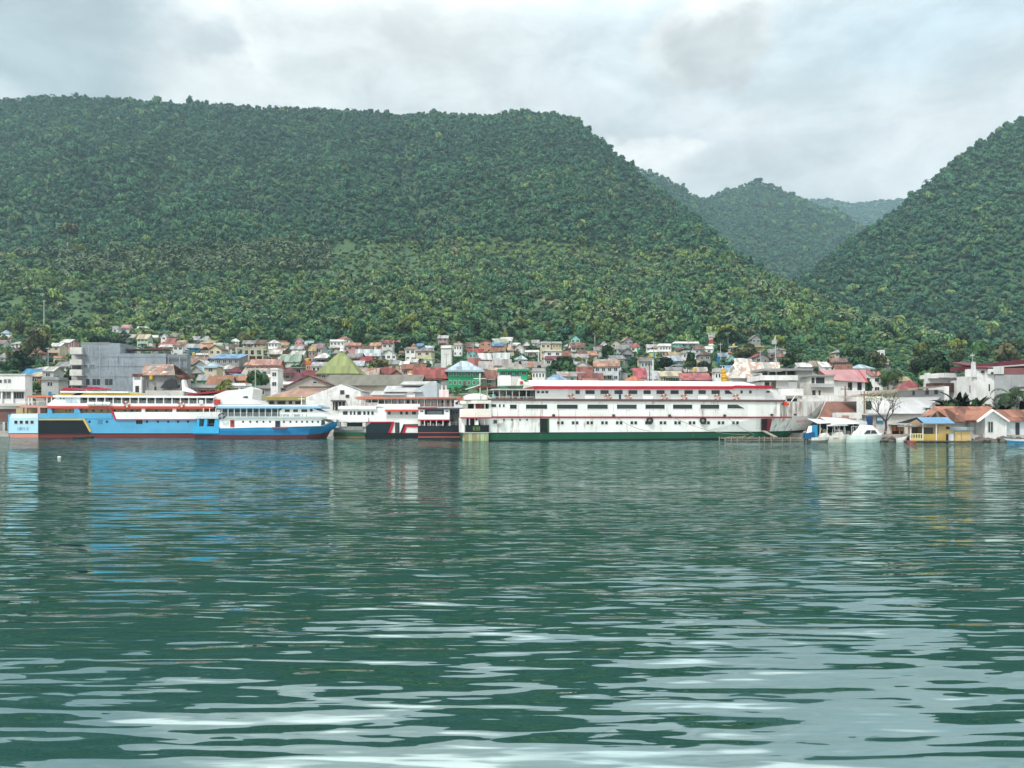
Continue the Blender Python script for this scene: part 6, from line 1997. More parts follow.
def pyramid_hall():
    Y = 222.0
    t, xc, g = site('pavilion', 'pavilion with tall green pyramid roof and finial', 'building', 337, Y, 16, 16)
    W = 43.5 / F * Y
    ze, zt = zrow(373.2, Y) - g, zrow(351.0, Y + W / 2) - g
    m = MB(); m.box(-W / 2 + 1.3, W / 2 - 1.3, 1.3, W - 1.3, -2, ze); m.build('wall', paint('offwhite', 0.4), t)
    for i in range(6):
        x = -W / 2 + 1.3 + (W - 2.6) * (i + 0.5) / 6
        mesh_obj('window', window_mesh(1.25, 0.8, 'white', 1), t, (x, 1.3, ze - 1.2))
    m = MB()
    c = [(-W / 2, 0), (W / 2, 0), (W / 2, W), (-W / 2, W)]
    q = 0.62
    mid = [(x * 0.36, W / 2 + (y - W / 2) * 0.36) for x, y in c]
    zm = ze + (zt - ze) * 0.68
    for i in range(4):
        j = (i + 1) % 4
        m.face([(*c[i], ze), (*c[j], ze), (*mid[j], zm), (*mid[i], zm)])
        m.face([(*mid[i], zm), (*mid[j], zm), (0, W / 2, zt)])
        m.face([(*c[j], ze - 0.25), (*c[i], ze - 0.25), (*c[i], ze), (*c[j], ze)][::-1])
    m.face([(*p, ze - 0.25) for p in c][::-1])
    m.build('roof', metal_roof((0.36, 0.42, 0.17), 0.05, 0.3), t)
    m = MB(); m.tube((0, W / 2, zt - 0.1), (0, W / 2, zt + 0.5), 0.75, 0.5, 8); m.ball((0, W / 2, zt + 0.8), 0.55, 8, 0.8); m.tube((0, W / 2, zt + 1.1), (0, W / 2, zt + 2.4), 0.16, 0.03, 6); m.build('finial', paint('white'), t)


def gabled_warehouse():
    # long olive grey roof with a gable front towards the water
    Y = 176.0
    t, xc, g = site('warehouse', 'long warehouse with olive grey roof and pale gable front', 'warehouse', 360, Y, 32, 14)
    def X(px, y=0): return (px - 512) / F * (Y + y) - xc
    def Z(r, y=0): return zrow(r, Y + y) - g
    WALL = paint((0.50, 0.45, 0.38), 0.5)
    RF = metal_roof((0.235, 0.23, 0.185), 0.12, 0.25)
    m = MB(); m.box(X(322), X(420), 0.3, 14, -2, Z(385)); m.build('wall', WALL, t)
    m = MB(); m.prism([(-0.3, Z(386)), (7.0, Z(375.5, 7)), (14.5, Z(386)), (14.5, Z(386) + 0.15), (7.0, Z(375.5, 7) + 0.15), (-0.3, Z(386) + 0.15)], X(322), X(421), 'x'); m.build('roof', RF, t)
    m = MB(); m.prism([(X(289), -2), (X(333), -2), (X(333), Z(385.6)), (X(311.5), Z(376.9)), (X(289), Z(387))], -2.0, 13.5, 'y'); m.build('gable_wall', paint((0.46, 0.44, 0.40), 0.5), t)
    m = MB(); m.prism([(X(287), Z(388)), (X(311.5), Z(376.4)), (X(334.5), Z(386)), (X(334.5), Z(384.9)), (X(311.5), Z(375.2)), (X(287), Z(386.9))], -2.5, 13.6, 'y'); m.build('gable_roof', metal_roof((0.24, 0.13, 0.11), 0.2), t)
    m = MB(); m.box(X(299, -2), X(334, -2), -2.12, -2.004, Z(387.4, -2), Z(386.4, -2)); m.build('string_course', paint('brown'), t)
    mesh_obj('window', window_mesh(1.0, 0.5, 'offwhite', 0), t, (X(317), -2.0, Z(384)))


def salmon_shed():
    Y = 166.0
    t, xc, g = site('waterfront_building', 'waterfront building with broad salmon roof and olive yellow eaves', 'building', 297, Y, 16, 10)
    def X(px, y=0): return (px - 512) / F * (Y + y) - xc
    def Z(r, y=0): return zrow(r, Y + y) - g
    m = MB(); m.box(X(266), X(318), 0.3, 9, -2, Z(399.5)); m.build('wall', paint('offwhite', 0.6), t)
    m = MB()
    z0, z1 = Z(397.3), Z(387.6, 9)
    m.face([(X(264), -0.4, z0), (X(312), -0.4, z0), (X(331, 9), 9.2, z1), (X(300, 9), 9.2, z1)])
    m.face([(X(264), -0.4, z0 - 0.2), (X(300, 9), 9.2, z1 - 0.2), (X(331, 9), 9.2, z1 - 0.2), (X(312), -0.4, z0 - 0.2)])
    m.face([(X(264), -0.4, z0 - 0.2), (X(312), -0.4, z0 - 0.2), (X(312), -0.4, z0), (X(264), -0.4, z0)])
    m.face([(X(264), -0.4, z0 - 0.2), (X(264), -0.4, z0), (X(300, 9), 9.2, z1), (X(300, 9), 9.2, z1 - 0.2)])
    m.face([(X(312), -0.4, z0 - 0.2), (X(331, 9), 9.2, z1 - 0.2), (X(331, 9), 9.2, z1), (X(312), -0.4, z0)])
    m.build('roof', metal_roof((0.52, 0.32, 0.24), 0.2, 0.3), t)
    m = MB(); m.box(X(264), X(307), -0.62, -0.42, Z(400.2), Z(397)); m.build('fascia', paint((0.34, 0.32, 0.09), 0.3), t)
    wins(t, Y, xc, g, [(269, 274.5, 400.6, 404.5), (277, 286, 400.6, 404.5), (288.5, 292.5, 400.6, 404.5), (295, 301, 400.6, 404.5)], 0.3, 'cream')


def white_gable_hall():
    Y = 158.0
    t, xc, g = site('warehouse', 'whitewashed gabled warehouse with peeling walls behind the blue-white boat bow', 'warehouse', 335, Y, 12, 12)
    def X(px, y=0): return (px - 512) / F * (Y + y) - xc
    def Z(r, y=0): return zrow(r, Y + y) - g
    m = MB(); m.prism([(X(306), -2), (X(361), -2), (X(361), Z(391.5)), (X(341), Z(384.3)), (X(306), Z(397))], 0, 9, 'y'); m.build('wall', paint('white', 0.95, 0.85, 0.95, (0.22, 0.22, 0.21)), t)
    m = MB(); m.prism([(X(305), Z(397.6)), (X(341), Z(384.2)), (X(362), Z(391.8)), (X(362), Z(390.9)), (X(341), Z(383.4)), (X(305), Z(396.7))], 0.1, 9.3, 'y'); m.build('roof', metal_roof('pale_grey', 0.4), t)
    wins(t, Y, xc, g, [(340, 344.5, 390, 394.5), (345.5, 349.5, 394.5, 398)], 0.0, 'grey')
    m = MB(); m.box(X(332), X(346), -1.3, 0, Z(401.5), Z(400.2)); m.build('porch_roof', metal_roof('grey', 0.5), t)
    m = MB(); m.box(X(333), X(345), -0.06, 0.03, Z(410), Z(401.6)); m.build('doorway', paint('dark'), t)
    for a in (334.5, 338, 341.5):
        m = MB(); m.box(X(a), X(a + 1), -0.2, -0.07, Z(410), Z(402)); m.build('post', paint('offwhite', 0.7), t)


def white_barn():
    Y = 166.0
    t, xc, g = site('warehouse', 'white metal clad barn with bluish gable behind the third ferry', 'warehouse', 402, Y, 15, 12)
    def X(px, y=0): return (px - 512) / F * (Y + y) - xc
    def Z(r, y=0): return zrow(r, Y + y) - g
    W1 = paint('white', 0.25, 0.6, 0.2)
    m = MB(); m.box(X(371), X(415), 0, 10, -2, Z(393)); m.build('wall', W1, t)
    m = MB(); m.prism([(X(413), -2), (X(437), -2), (X(437), Z(382.6)), (X(431), Z(381)), (X(413), Z(391))], 0.2, 11, 'y'); m.build('gable_wall', paint((0.50, 0.56, 0.60), 0.3), t)
    m = MB()
    for (a, b_, r0, r1, ya, yb) in ((383, 422, 391.6, 385.8, -0.3, 5), (400, 434, 384.2, 381.3, 3.0, 8), (370, 405, 394.8, 391.0, -0.9, 2)):
        z0, z1 = Z(r0, ya), Z(r1, yb)
        m.face([(X(a, ya), ya, z0), (X(b_, ya), ya, z0), (X(b_ + 3, yb), yb, z1), (X(a + 4, yb), yb, z1)])
        m.face([(X(a, ya), ya, z0 - 0.12), (X(a + 4, yb), yb, z1 - 0.12), (X(b_ + 3, yb), yb, z1 - 0.12), (X(b_, ya), ya, z0 - 0.12)])
        m.face([(X(a, ya), ya, z0 - 0.12), (X(b_, ya), ya, z0 - 0.12), (X(b_, ya), ya, z0), (X(a, ya), ya, z0)])
    m.build('roof', metal_roof((0.66, 0.68, 0.68), 0.1, 0.2), t)


def concrete_frame():
    Y = solve_y(250, 347.5, 7.0)
    t, xc, g = site('unfinished_building', 'unfinished concrete frame building with open bays below the brown-roofed house', 'building', 250, Y, 15, 8)
    def X(px, y=0): return (px - 512) / F * (Y + y) - xc
    C = paint((0.50, 0.46, 0.38), 0.3)
    z1, z2 = zrow(354.6, Y) - g, zrow(347.4, Y) - g
    m = MB()
    for y in (0.0, 7.5):
        for a in (236.6, 244, 248.6, 256, 262.6):
            m.box(X(a) - 0.25, X(a) + 0.25, y, y + 0.45, -2.5, z2 - 0.5)
        for z in (z1, z2):
            m.box(X(236) - 0.3, X(263) + 0.3, y - 0.02, y + 0.47, z - 0.5, z)
    for x in (X(236.6), X(262.6)):
        for z in (z1, z2):
            m.box(x - 0.22, x + 0.22, 0.46, 7.48, z - 0.48, z - 0.02)
    m.build('frame', C, t)
    m = MB(); m.box(X(236.8), X(262.4), 3.0, 7.3, z1 - 0.3, z1 - 0.05); m.build('floor_slab', C, t)
    m = MB(); m.box(X(236.8), X(256), 6.8, 7.4, -2, z1 - 0.5); m.build('infill_wall', paint('brick'), t)


def front_left_block():
    Y = 163.0
    t, xc, g = site('office_block', 'white concrete waterfront block with flat roof and large barred windows at the left edge', 'building', 4, Y, 12, 10)
    def b(name, mat, *a):
        m = MB(); bx_rows(m, Y, xc, g, *a); return m.build(name, mat, t)
    W_ = paint('white', 0.4, 0.7, 0.55)
    b('wall', W_, -26, 25, 374.8, 424, 0, 2.5)
    b('roof_edge', paint('offwhite'), -27, 26, 373.8, 374.9, -0.2, 2.7)
    b('floor_band', paint('offwhite', 0.3), -26, 25.6, 389.2, 391.4, -0.5, 0.02)
    b('floor_band', paint('offwhite', 0.3), -26, 25.6, 403.4, 406.0, -0.4, 0.02)
    wins(t, Y, xc, g, [(-6, 2, 379.5, 383), (4, 6.8, 379, 383), (8, 11, 379, 383), (-12, 0.6, 391.8, 398.6), (3, 6, 391.8, 398.6), (6.6, 10.8, 391.8, 398.6), (14, 24, 391.8, 398.6)], 0.0, 'grey', 3)
    b('pier', W_, 0.7, 2.4, 391.4, 404, -0.3, -0.003)
    b('pier', W_, 11.3, 13.2, 391.4, 404, -0.3, -0.003)


def rust_bank_left():
    # sloping rust-red roof by the quay behind the blue ferry's stern
    Y = 156.0
    t, xc, g = site('quay_shed', 'low quay shed with brown-red sloping roof behind the blue ferry stern', 'shed', 22, Y, 12, 6)
    def X(px, y=0): return (px - 512) / F * (Y + y) - xc
    def Z(r, y=0): return zrow(r, Y + y) - g
    m = MB(); m.prism([(X(-16), Z(422)), (X(47), Z(422)), (X(47), Z(402)), (X(36), Z(402.5)), (X(16), Z(409.5)), (X(-16), Z(409.5))], 0, 0.25, 'y')
    m.prism([(X(-16), Z(409.5)), (X(16), Z(409.5)), (X(36), Z(402.5)), (X(47), Z(402)), (X(47), Z(402) + 0.15), (X(36), Z(402.5) + 0.15), (X(16), Z(409.5) + 0.15), (X(-16), Z(409.5) + 0.15)], -0.3, 5.0, 'y')
    m.build('roof', metal_roof((0.24, 0.13, 0.115), 0.2, 0.25), t)
    m = MB(); m.box(X(-16), X(46), 0.26, 4.6, -2.2, Z(422.2)); m.build('wall', paint('grey', 0.6), t)
    for a in (-8, 3, 8):
        m = MB(); m.box(X(a), X(a + 2.2), -0.1, 0.2, -1.5, Z(422.2)); m.build('post', paint('pale_grey', 0.6), t)


def rust_sheet_house():
    Y = 172.0
    t, xc, g = site('old_building', 'old concrete building with boldly rust-striped roof behind the blue ferry', 'building', 158, Y, 14, 9)
    def X(px, y=0): return (px - 512) / F * (Y + y) - xc
    def Z(r, y=0): return zrow(r, Y + y) - g
    m = MB(); m.box(X(143), X(176), 0.4, 8, -2, Z(374.5)); m.build('wall', paint('concrete', 0.8, 0.9, 0.7), t)
    m = MB()
    z0, z1 = Z(375.0), Z(364.2, 5)
    for dz in (0, -0.14):
        q = [(X(142.5), -0.4, z0 + dz), (X(176), -0.4, z0 + dz), (X(173.5, 5), 5, z1 + dz), (X(143.5, 5), 5, z1 + dz)]
        m.face(q if dz == 0 else q[::-1])
    m.face([(X(142.5), -0.4, z0 - 0.14), (X(176), -0.4, z0 - 0.14), (X(176), -0.4, z0), (X(142.5), -0.4, z0)])
    m.face([(X(143.5, 5), 5, z1), (X(173.5, 5), 5, z1), (X(176), 9, z0), (X(142.5), 9, z0)])
    m.build('roof', metal_roof((0.80, 0.70, 0.62), 0.55, 1.0), t)
    m = MB(); m.box(X(175), X(184), 0.2, 6, Z(377.5), Z(375.5)); m.build('side_roof', metal_roof('rust', 0.7), t)
    m = MB(); m.box(X(134), X(142.6), -0.5, 6, -2, Z(380)); m.build('side_wing', paint('white', 0.5), t)
    m = MB(); m.box(X(133.5), X(142.8), -0.6, 0.4, Z(376.6), Z(374)); m.build('roof_ledge', metal_roof('rust', 0.5), t)
    for a in (134, 141.6):
        m = MB(); m.box(X(a), X(a + 1), -0.5, -0.2, Z(380), Z(376.5)); m.build('post', paint('white'), t)
    m = MB(); m.box(X(136.5), X(140), -0.56, -0.44, Z(393), Z(386)); m.build('doorway', paint('dark'), t)
    m = MB(); m.tube((X(151.5), 0.0, Z(379.5)), (X(151.5), 0.0, Z(374.6)), 0.42, n=10); m.build('water_tank', paint((0.62, 0.42, 0.06), 0.2), t)
    m = MB(); m.prism([(X(161), Z(388)), (X(178), Z(388)), (X(176), Z(380)), (X(172), Z(378.5)), (X(166), Z(381))], -0.4, 0.2, 'y'); m.build('black_tarpaulin', paint('dark', 0.2), t)
    wins(t, Y, xc, g, [(147, 149, 381, 388), (154, 157, 386, 391), (178, 181, 384, 388)], 0.4, 'pale_grey')
    m = MB(); m.box(X(146), X(184), -0.35, 0.2, Z(396), Z(390.5)); m.build('yard_wall', paint('offwhite', 0.8), t)


def rusty_white_hall():
    Y = 178.0
    t, xc, g = site('market_hall', 'hall with large steep white roof streaked with rust, right of the golden monument', 'hall', 756, Y, 14, 12)
    def X(px, y=0): return (px - 512) / F * (Y + y) - xc
    def Z(r, y=0): return zrow(r, Y + y) - g
    m = MB(); m.box(X(732), X(778), 0.4, 9, -2, Z(377.8)); m.build('wall', paint('offwhite', 0.8), t)
    m = MB()
    z0, z1 = Z(378.2), Z(362.2, 4.5)
    m.face([(X(731), -0.2, z0), (X(781), -0.2, z0), (X(779.5, 4.5), 4.5, z1), (X(735, 4.5), 4.5, z1)])
    m.face([(X(735, 4.5), 4.5, z1), (X(779.5, 4.5), 4.5, z1), (X(781), 9.2, z0), (X(731), 9.2, z0)])
    m.face([(X(731), -0.2, z0), (X(735, 4.5), 4.5, z1), (X(731), 9.2, z0)])
    m.face([(X(781), -0.2, z0), (X(781), 9.2, z0), (X(779.5, 4.5), 4.5, z1)])
    m.build('roof', metal_roof((0.95, 0.92, 0.84), 0.42, 0.8), t)
    m = MB(); m.prism([(X(742), Z(384)), (X(763), Z(384)), (X(763), Z(378)), (X(754), Z(375)), (X(745), Z(378.5))], -3, -2.6, 'y'); m.build('porch_gable', paint('grey', 0.8), t)


def flat_slab_house():
    Y = 168.0
    t, xc, g = site('flat_roofed_building', 'weathered building with wide dark flat slab roof behind the ferry bow', 'building', 788, Y, 14, 9)
    def b(name, mat, *a):
        m = MB(); bx_rows(m, Y, xc, g, *a); return m.build(name, mat, t)
    b('roof', paint('grey', 0.7), 764, 813, 368.4, 370.6, -0.5, 9)
    b('wall', paint('concrete', 0.8, 0.9, 0.8), 797, 812, 371, 412, 0, 8)
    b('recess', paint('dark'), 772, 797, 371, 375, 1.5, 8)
    for a in (768, 776, 786, 796):
        b('column', paint('concrete', 0.7), a, a + 1.2, 370.7, 376, 0, 0.4)
    b('roof', paint((0.30, 0.31, 0.30), 0.5), 770, 782, 370.8, 371.5, -1.2, -0.51)


def white_bow_house():
    Y = 158.0
    t, xc, g = site('white_building', 'white flat-roofed building with shaded upper porch behind the ferry bow', 'building', 783, Y, 9, 8)
    def b(name, mat, *a):
        m = MB(); bx_rows(m, Y, xc, g, *a); return m.build(name, mat, t)
    b('wall', paint('white', 0.4), 762, 797, 381.6, 412, 0.6, 8)
    b('roof', paint('white', 0.5), 760, 798, 375.2, 380.2, -0.4, 8.2)
    b('upper_wall', paint('pale_grey'), 776, 788, 380.3, 388, 0.3, 0.58)
    for a, c in ((765, 'dark'), (771.5, 'brown')):
        b('porch_opening', paint(c), a, a + 4.5, 382, 388.6, 0.45, 0.62)
    b('lower_box', paint('white', 0.4), 781.5, 803.5, 388.6, 413, -2.0, 0.3)
    wins(t, Y, xc, g, [(783, 785.5, 398, 402), (786.5, 797.5, 397.8, 402)], -2.0, 'white')
    b('lower_roof', paint('offwhite', 0.3), 780.5, 804, 394.8, 396.2, -2.6, -2.02)


def grey_terrace_house():
    Y = 156.0
    t, xc, g = site('terrace_house', 'grey white two-storey house with dark upper terrace right of the ferry bow', 'house', 822, Y, 6, 7)
    def b(name, mat, *a):
        m = MB(); bx_rows(m, Y, xc, g, *a); return m.build(name, mat, t)
    b('wall', paint('offwhite', 0.7), 811, 834, 376.2, 412, 0, 6)
    b('roof', paint('grey', 0.6), 809.5, 835.5, 374.6, 376.3, -0.5, 6.3)
    b('terrace_opening', paint('dark'), 816, 824.5, 377.4, 383.2, -0.04, 0.05)
    b('terrace_opening', paint('dark'), 811.6, 814.5, 377.4, 383.2, -0.04, 0.05)
    b('balcony', paint('pale_grey', 0.5), 810.5, 834.5, 383.6, 387.2, -0.6, -0.003)
    wins(t, Y, xc, g, [(812, 815.5, 390, 395.2), (818.5, 820.5, 390.4, 395.2)], 0, 'brown')
    b('ledge', paint('white', 0.4), 806, 836, 395.6, 397, -0.5, -0.003)


def pink_roof_hall():
    Y = 186.0
    t, xc, g = site('hall', 'white hall with large plain pink roof', 'hall', 843, Y, 13, 10)
    def X(px, y=0): return (px - 512) / F * (Y + y) - xc
    def Z(r, y=0): return zrow(r, Y + y) - g
    m = MB(); m.box(X(820), X(866), 0.5, 9, -2, Z(381)); m.build('wall', paint('white', 0.4), t)
    m = MB()
    z0, zl, z1 = Z(382.4), Z(377.2), Z(369.6, 5)
    m.face([(X(832), -0.3, zl - 0.7), (X(866.5), -0.3, z0), (X(866, 5), 5, z1), (X(818.5, 5), 5, z1)])
    m.face([(X(818.5, 5), 5, z1), (X(866, 5), 5, z1), (X(866.5), 9.5, z0), (X(832), 9.5, z0)])
    m.build('roof', metal_roof((0.62, 0.32, 0.33), 0.05, 0.15), t)
    m = MB(); m.prism([(-0.35, z0 - 0.1), (5, z1 - 0.05), (9.6, z0 - 0.1), (9.6, z0 + 0.15), (5, z1 + 0.2), (-0.35, z0 + 0.15)], X(866.6), X(867.6), 'x'); m.build('verge', paint('red'), t)
    for a in (848, 857.5):
        m = MB(); bx_rows(m, Y, xc, g, a, a + 4.2, 382.4, 390, 0.45, 0.55); m.build('opening', m_glass, t)


def white_yard_wall():
    Y = 150.0
    t, xc, g = site('yard_wall', 'long white yard wall with mildew stains in front of the pink-roofed hall', 'wall', 845, Y, 16, 1)
    m = MB(); bx_rows(m, Y, xc, g, 803, 846, 395.4, 420, -0.6, -0.2); bx_rows(m, Y, xc, g, 846.05, 886, 391, 420, 0, 0.4)
    m.build('wall', paint('white', 0.9, 0.8, 0.9, (0.30, 0.33, 0.34)), t)


def brown_roof_shed():
    Y = 128.0
    t, xc, g = site('boat_shed', 'boat shed with broad rust-brown sloping roof right of the ferry bow', 'shed', 842, Y, 9, 8)
    def X(px, y=0): return (px - 512) / F * (Y + y) - xc
    def Z(r, y=0): return zrow(r, Y + y) - g
    m = MB()
    z0, z1 = Z(418.6, 0), Z(401.4, 7)
    q = [(X(818), 0, z0), (X(864), 0, z0), (X(862, 7), 7, z1), (X(826, 7), 7, z1)]
    m.face(q); m.face([(x, y, z - 0.12) for x, y, z in q][::-1])
    m.face([(q[0][0], 0, z0 - 0.12), (q[1][0], 0, z0 - 0.12), q[1], q[0]])
    m.build('roof', metal_roof((0.30, 0.135, 0.095), 0.3, 0.3), t)
    for a in (838, 853):
        m = MB(); x0, x1 = X(a), X(a - 3, 7); m.face([(x0, -0.02, z0 + 0.02), (x0 + 0.12, -0.02, z0 + 0.02), (x1 + 0.12, 7, z1 + 0.03), (x1, 7, z1 + 0.03)]); m.build('roof_seam', paint('brown'), t)
    m = MB(); m.box(X(822), X(862), 1.2, 7, -1, Z(419.5)); m.build('wall', paint((0.12, 0.11, 0.10), 0.5), t)


def long_white_shed():
    Y = 122.0
    t, xc, g = site('workshop', 'long white workshop with big bright sheet-metal roof behind the bare tree', 'workshop', 898, Y, 13, 12)
    def X(px, y=0): return (px - 512) / F * (Y + y) - xc
    def Z(r, y=0): return zrow(r, Y + y) - g
    m = MB(); m.box(X(868), X(942), 0, 4, -1, Z(414)); m.build('wall', paint('offwhite', 0.5), t)
    m = MB(); bx_rows(m, Y, xc, g, 860, 884, 396.5, 420, -0.3, 0.9); m.build('front_wall', paint('white', 0.4), t)
    m = MB()
    z0, z1 = Z(413.4), Z(396.6, 7)
    m.face([(X(884), -0.5, z0), (X(921), -0.5, z0), (X(941, 7), 7, z1), (X(884, 7), 7, z1)])
    m.face([(X(884), -0.5, z0 - 0.12), (X(884, 7), 7, z1 - 0.12), (X(941, 7), 7, z1 - 0.12), (X(921), -0.5, z0 - 0.12)])
    m.face([(X(884), -0.5, z0 - 0.12), (X(921), -0.5, z0 - 0.12), (X(921), -0.5, z0), (X(884), -0.5, z0)])
    m.build('roof', metal_roof((0.68, 0.69, 0.70), 0.06, 0.15), t)
    m = MB(); bx_rows(m, Y, xc, g, 866, 871.5, 401, 409.5, -0.36, -0.25); m.build('doorway', paint('dark'), t)
    m = MB(); bx_rows(m, Y, xc, g, 884.2, 921, 413.6, 414.6, -0.45, 0.0); m.build('eave_beam', paint('dark'), t)
    # upper storey with rusty mono roof and grey plank wall
    m = MB(); bx_rows(m, Y, xc, g, 880, 946, 390, 400, 7.2, 12); m.build('upper_wall', paint('pale_grey', 0.6), t)
    m = MB(); bx_rows(m, Y, xc, g, 944.5, 949, 386.2, 402, 7.0, 12); m.build('end_wall', paint('white', 0.3), t)
    m = MB(); m.prism([(X(856, 6), Z(397.2, 6)), (X(944, 6), Z(386.6, 6)), (X(944, 6), Z(385.2, 6)), (X(898, 6), Z(389.2, 6)), (X(870, 6), Z(393.6, 6))], 6.2, 12.4, 'y'); m.build('upper_roof', metal_roof((0.50, 0.40, 0.33), 0.55, 0.5), t)
    wins(t, Y, xc, g, [(912, 915, 391, 395.5), (925, 929, 390.5, 395), (934, 938, 390, 394.5)], 7.2, 'grey')


def right_villa():
    Y = 150.0
    t, xc, g = site('villa', 'tall white building with maroon roof and grey side wall at the right edge', 'building', 995, Y, 16, 10)
    def X(px, y=0): return (px - 512) / F * (Y + y) - xc
    def Z(r, y=0): return zrow(r, Y + y) - g
    W_ = paint((0.66, 0.67, 0.66), 0.45, 0.7, 0.5)
    m = MB(); bx_rows(m, Y, xc, g, 974, 995, 368.5, 412, 0, 3); m.build('wall', W_, t)
    m = MB(); bx_rows(m, Y, xc, g, 962, 974.5, 376.5, 412, 1.2, 3); m.build('side_wing', W_, t)
    m = MB(); bx_rows(m, Y, xc, g, 988, 1004, 367.0, 374, -0.4, 6); m.build('balcony_box', W_, t)
    m = MB(); bx_rows(m, Y, xc, g, 995.1, 1046, 374.6, 412, -0.2, 8); m.build('grey_wall', paint((0.38, 0.40, 0.41), 0.5), t)
    m = MB(); m.prism([(X(972), Z(377)), (X(976), Z(377)), (X(974.5), Z(362)), (X(972.8), Z(362))], -0.3, 0.5, 'y'); m.build('gable_fin', W_, t)
    m = MB()
    z0, z1 = Z(369), Z(362, 6)
    m.prism([(-0.4, z0), (8.6, Z(362.6, 6)), (8.6, Z(362.6, 6) + 0.3), (-0.4, z0 + 0.3)], X(976), X(992), 'x')
    m.prism([(X(976), Z(368.5)), (X(1050), Z(366.5)), (X(1050), Z(358.0)), (X(1024), Z(359.2)), (X(976), Z(364.4))], 2.0, 8.8, 'y')
    m.build('roof', metal_roof((0.20, 0.045, 0.065), 0.03, 0.2), t)
    m = MB(); m.prism([(X(994), Z(366.4)), (X(1046), Z(362.4)), (X(1046), Z(364.0)), (X(994), Z(367.6))], 0.8, 1.9, 'y'); m.build('verge_band', paint('pale_grey'), t)
    m = MB(); bx_rows(m, Y, xc, g, 1004.5, 1024, 368, 374.4, 0.4, 2); m.build('under_roof_wall', paint((0.22, 0.09, 0.09)), t)
    wins(t, Y, xc, g, [(988, 990.4, 384, 391.5)], 0, 'white')
    m = MB(); bx_rows(m, Y, xc, g, 983.5, 986, 384, 402, -0.15, -0.003); m.build('pilaster', W_, t)
    m = MB(); bx_rows(m, Y, xc, g, 977, 979, 370, 402, -0.12, -0.003); m.build('pilaster', W_, t)
    wins(t, Y, xc, g, [(969.5, 972.6, 385.5, 393)], 1.2, 'brown')
    m = MB(); bx_rows(m, Y, xc, g, 982, 984.5, 370.5, 373, -0.25, 0.0); m.build('wall_lamp', paint('dark'), t)
    m = MB(); bx_rows(m, Y, xc, g, 991.5, 993.5, 372, 374.4, -0.6, -0.42); m.build('wall_lamp', paint('dark'), t)


def right_white_block():
    Y = 158.0
    t, xc, g = site('white_building', 'stepped white flat-roofed building behind the banana plants', 'building', 948, Y, 9, 9)
    def b(name, mat, *a):
        m = MB(); bx_rows(m, Y, xc, g, *a); return m.build(name, mat, t)
    W_ = paint((0.66, 0.67, 0.66), 0.45, 0.7, 0.5)
    b('wall', W_, 930, 970, 378.4, 412, 0.4, 3)
    b('roof', paint('white', 0.4), 928.5, 971, 374.6, 378.3, -0.2, 3.2)
    b('roof_box', W_, 939, 957.5, 373.0, 377.5, -0.6, 5)
    b('side_post', W_, 927, 930.5, 372.8, 392, 0.2, 1.2)
    b('lower_roof', metal_roof((0.13, 0.075, 0.065), 0.2), 931, 954, 383.0, 392.5, -1.6, 0.3)
    b('white_return', W_, 954.2, 962, 380.5, 402, -1.5, 2)


for fn in (concrete_block, pyramid_hall, gabled_warehouse, salmon_shed, white_gable_hall, white_barn, concrete_frame, front_left_block, rust_bank_left, rust_sheet_house,
           rusty_white_hall, flat_slab_house, white_bow_house, grey_terrace_house, pink_roof_hall, white_yard_wall, brown_roof_shed, long_white_shed, right_villa, right_white_block):
    fn()
# ------------------------------------------------------------------ smaller houses filling the town between the ones above
LANDMARKS = [(0, 70, 'the lone white bungalow'), (70, 120, 'the concrete block'), (120, 190, 'the pale green house'), (190, 236, 'the long sky blue roof'), (236, 270, 'the unfinished concrete frame'),
             (270, 312, 'the big pale green roof'), (312, 360, 'the green pyramid roof'), (360, 410, 'the wide pale hall roof'), (410, 452, 'the white block tower'), (452, 495, 'the wide pale blue roof'),
             (495, 535, 'the bright green house'), (535, 585, 'the matching flat-roofed pair'), (585, 625, 'the white-blue building'), (625, 660, 'the rose-red roof'), (660, 700, 'the long turquoise house'),
             (700, 730, 'the red and white tower'), (730, 790, 'the rust-streaked white roof'), (790, 870, 'the pink roof'), (870, 960, 'the tall palm'), (960, 1100, 'the maroon-roofed villa')]


def landmark(px):
    for a, b_, n in LANDMARKS:
        if a <= px < b_:
            return n
    return LANDMARKS[0][2] if px < 0 else LANDMARKS[-1][2]


USED = set(o['label'] for o in bpy.data.objects if 'label' in o)
rng = random.Random(42)
WALLS = [('white', 4), ('offwhite', 6), ('cream', 2.5), ('pale_grey', 5), ('grey', 5), ('tan', 3), ('brick', 2.5), ('pale_blue', 1.5), ('turquoise', 1), ('pink', 1.5), ('pale_green', 1), ('salmon', 1), ('brown', 1.5)]
ROOFS = [('pale_grey', 7), ('grey', 7), ('offwhite', 3), ('white', 2), ('rust', 6), ('brown', 5), ('maroon', 2), ('salmon', 1.2), ('red', 0.5), ('pale_blue', 1.2), ('sky_blue', 0.5), ('pale_green', 0.6), ('tan', 3), ('brick', 3)]
NAME = dict(offwhite='off-white', pale_grey='pale grey', pale_blue='pale blue', sky_blue='sky blue', pale_green='pale green', rust='rusted', brick='brick-red')


def pickw(lst):
    return rng.choices([a for a, _ in lst], [w for _, w in lst])[0]


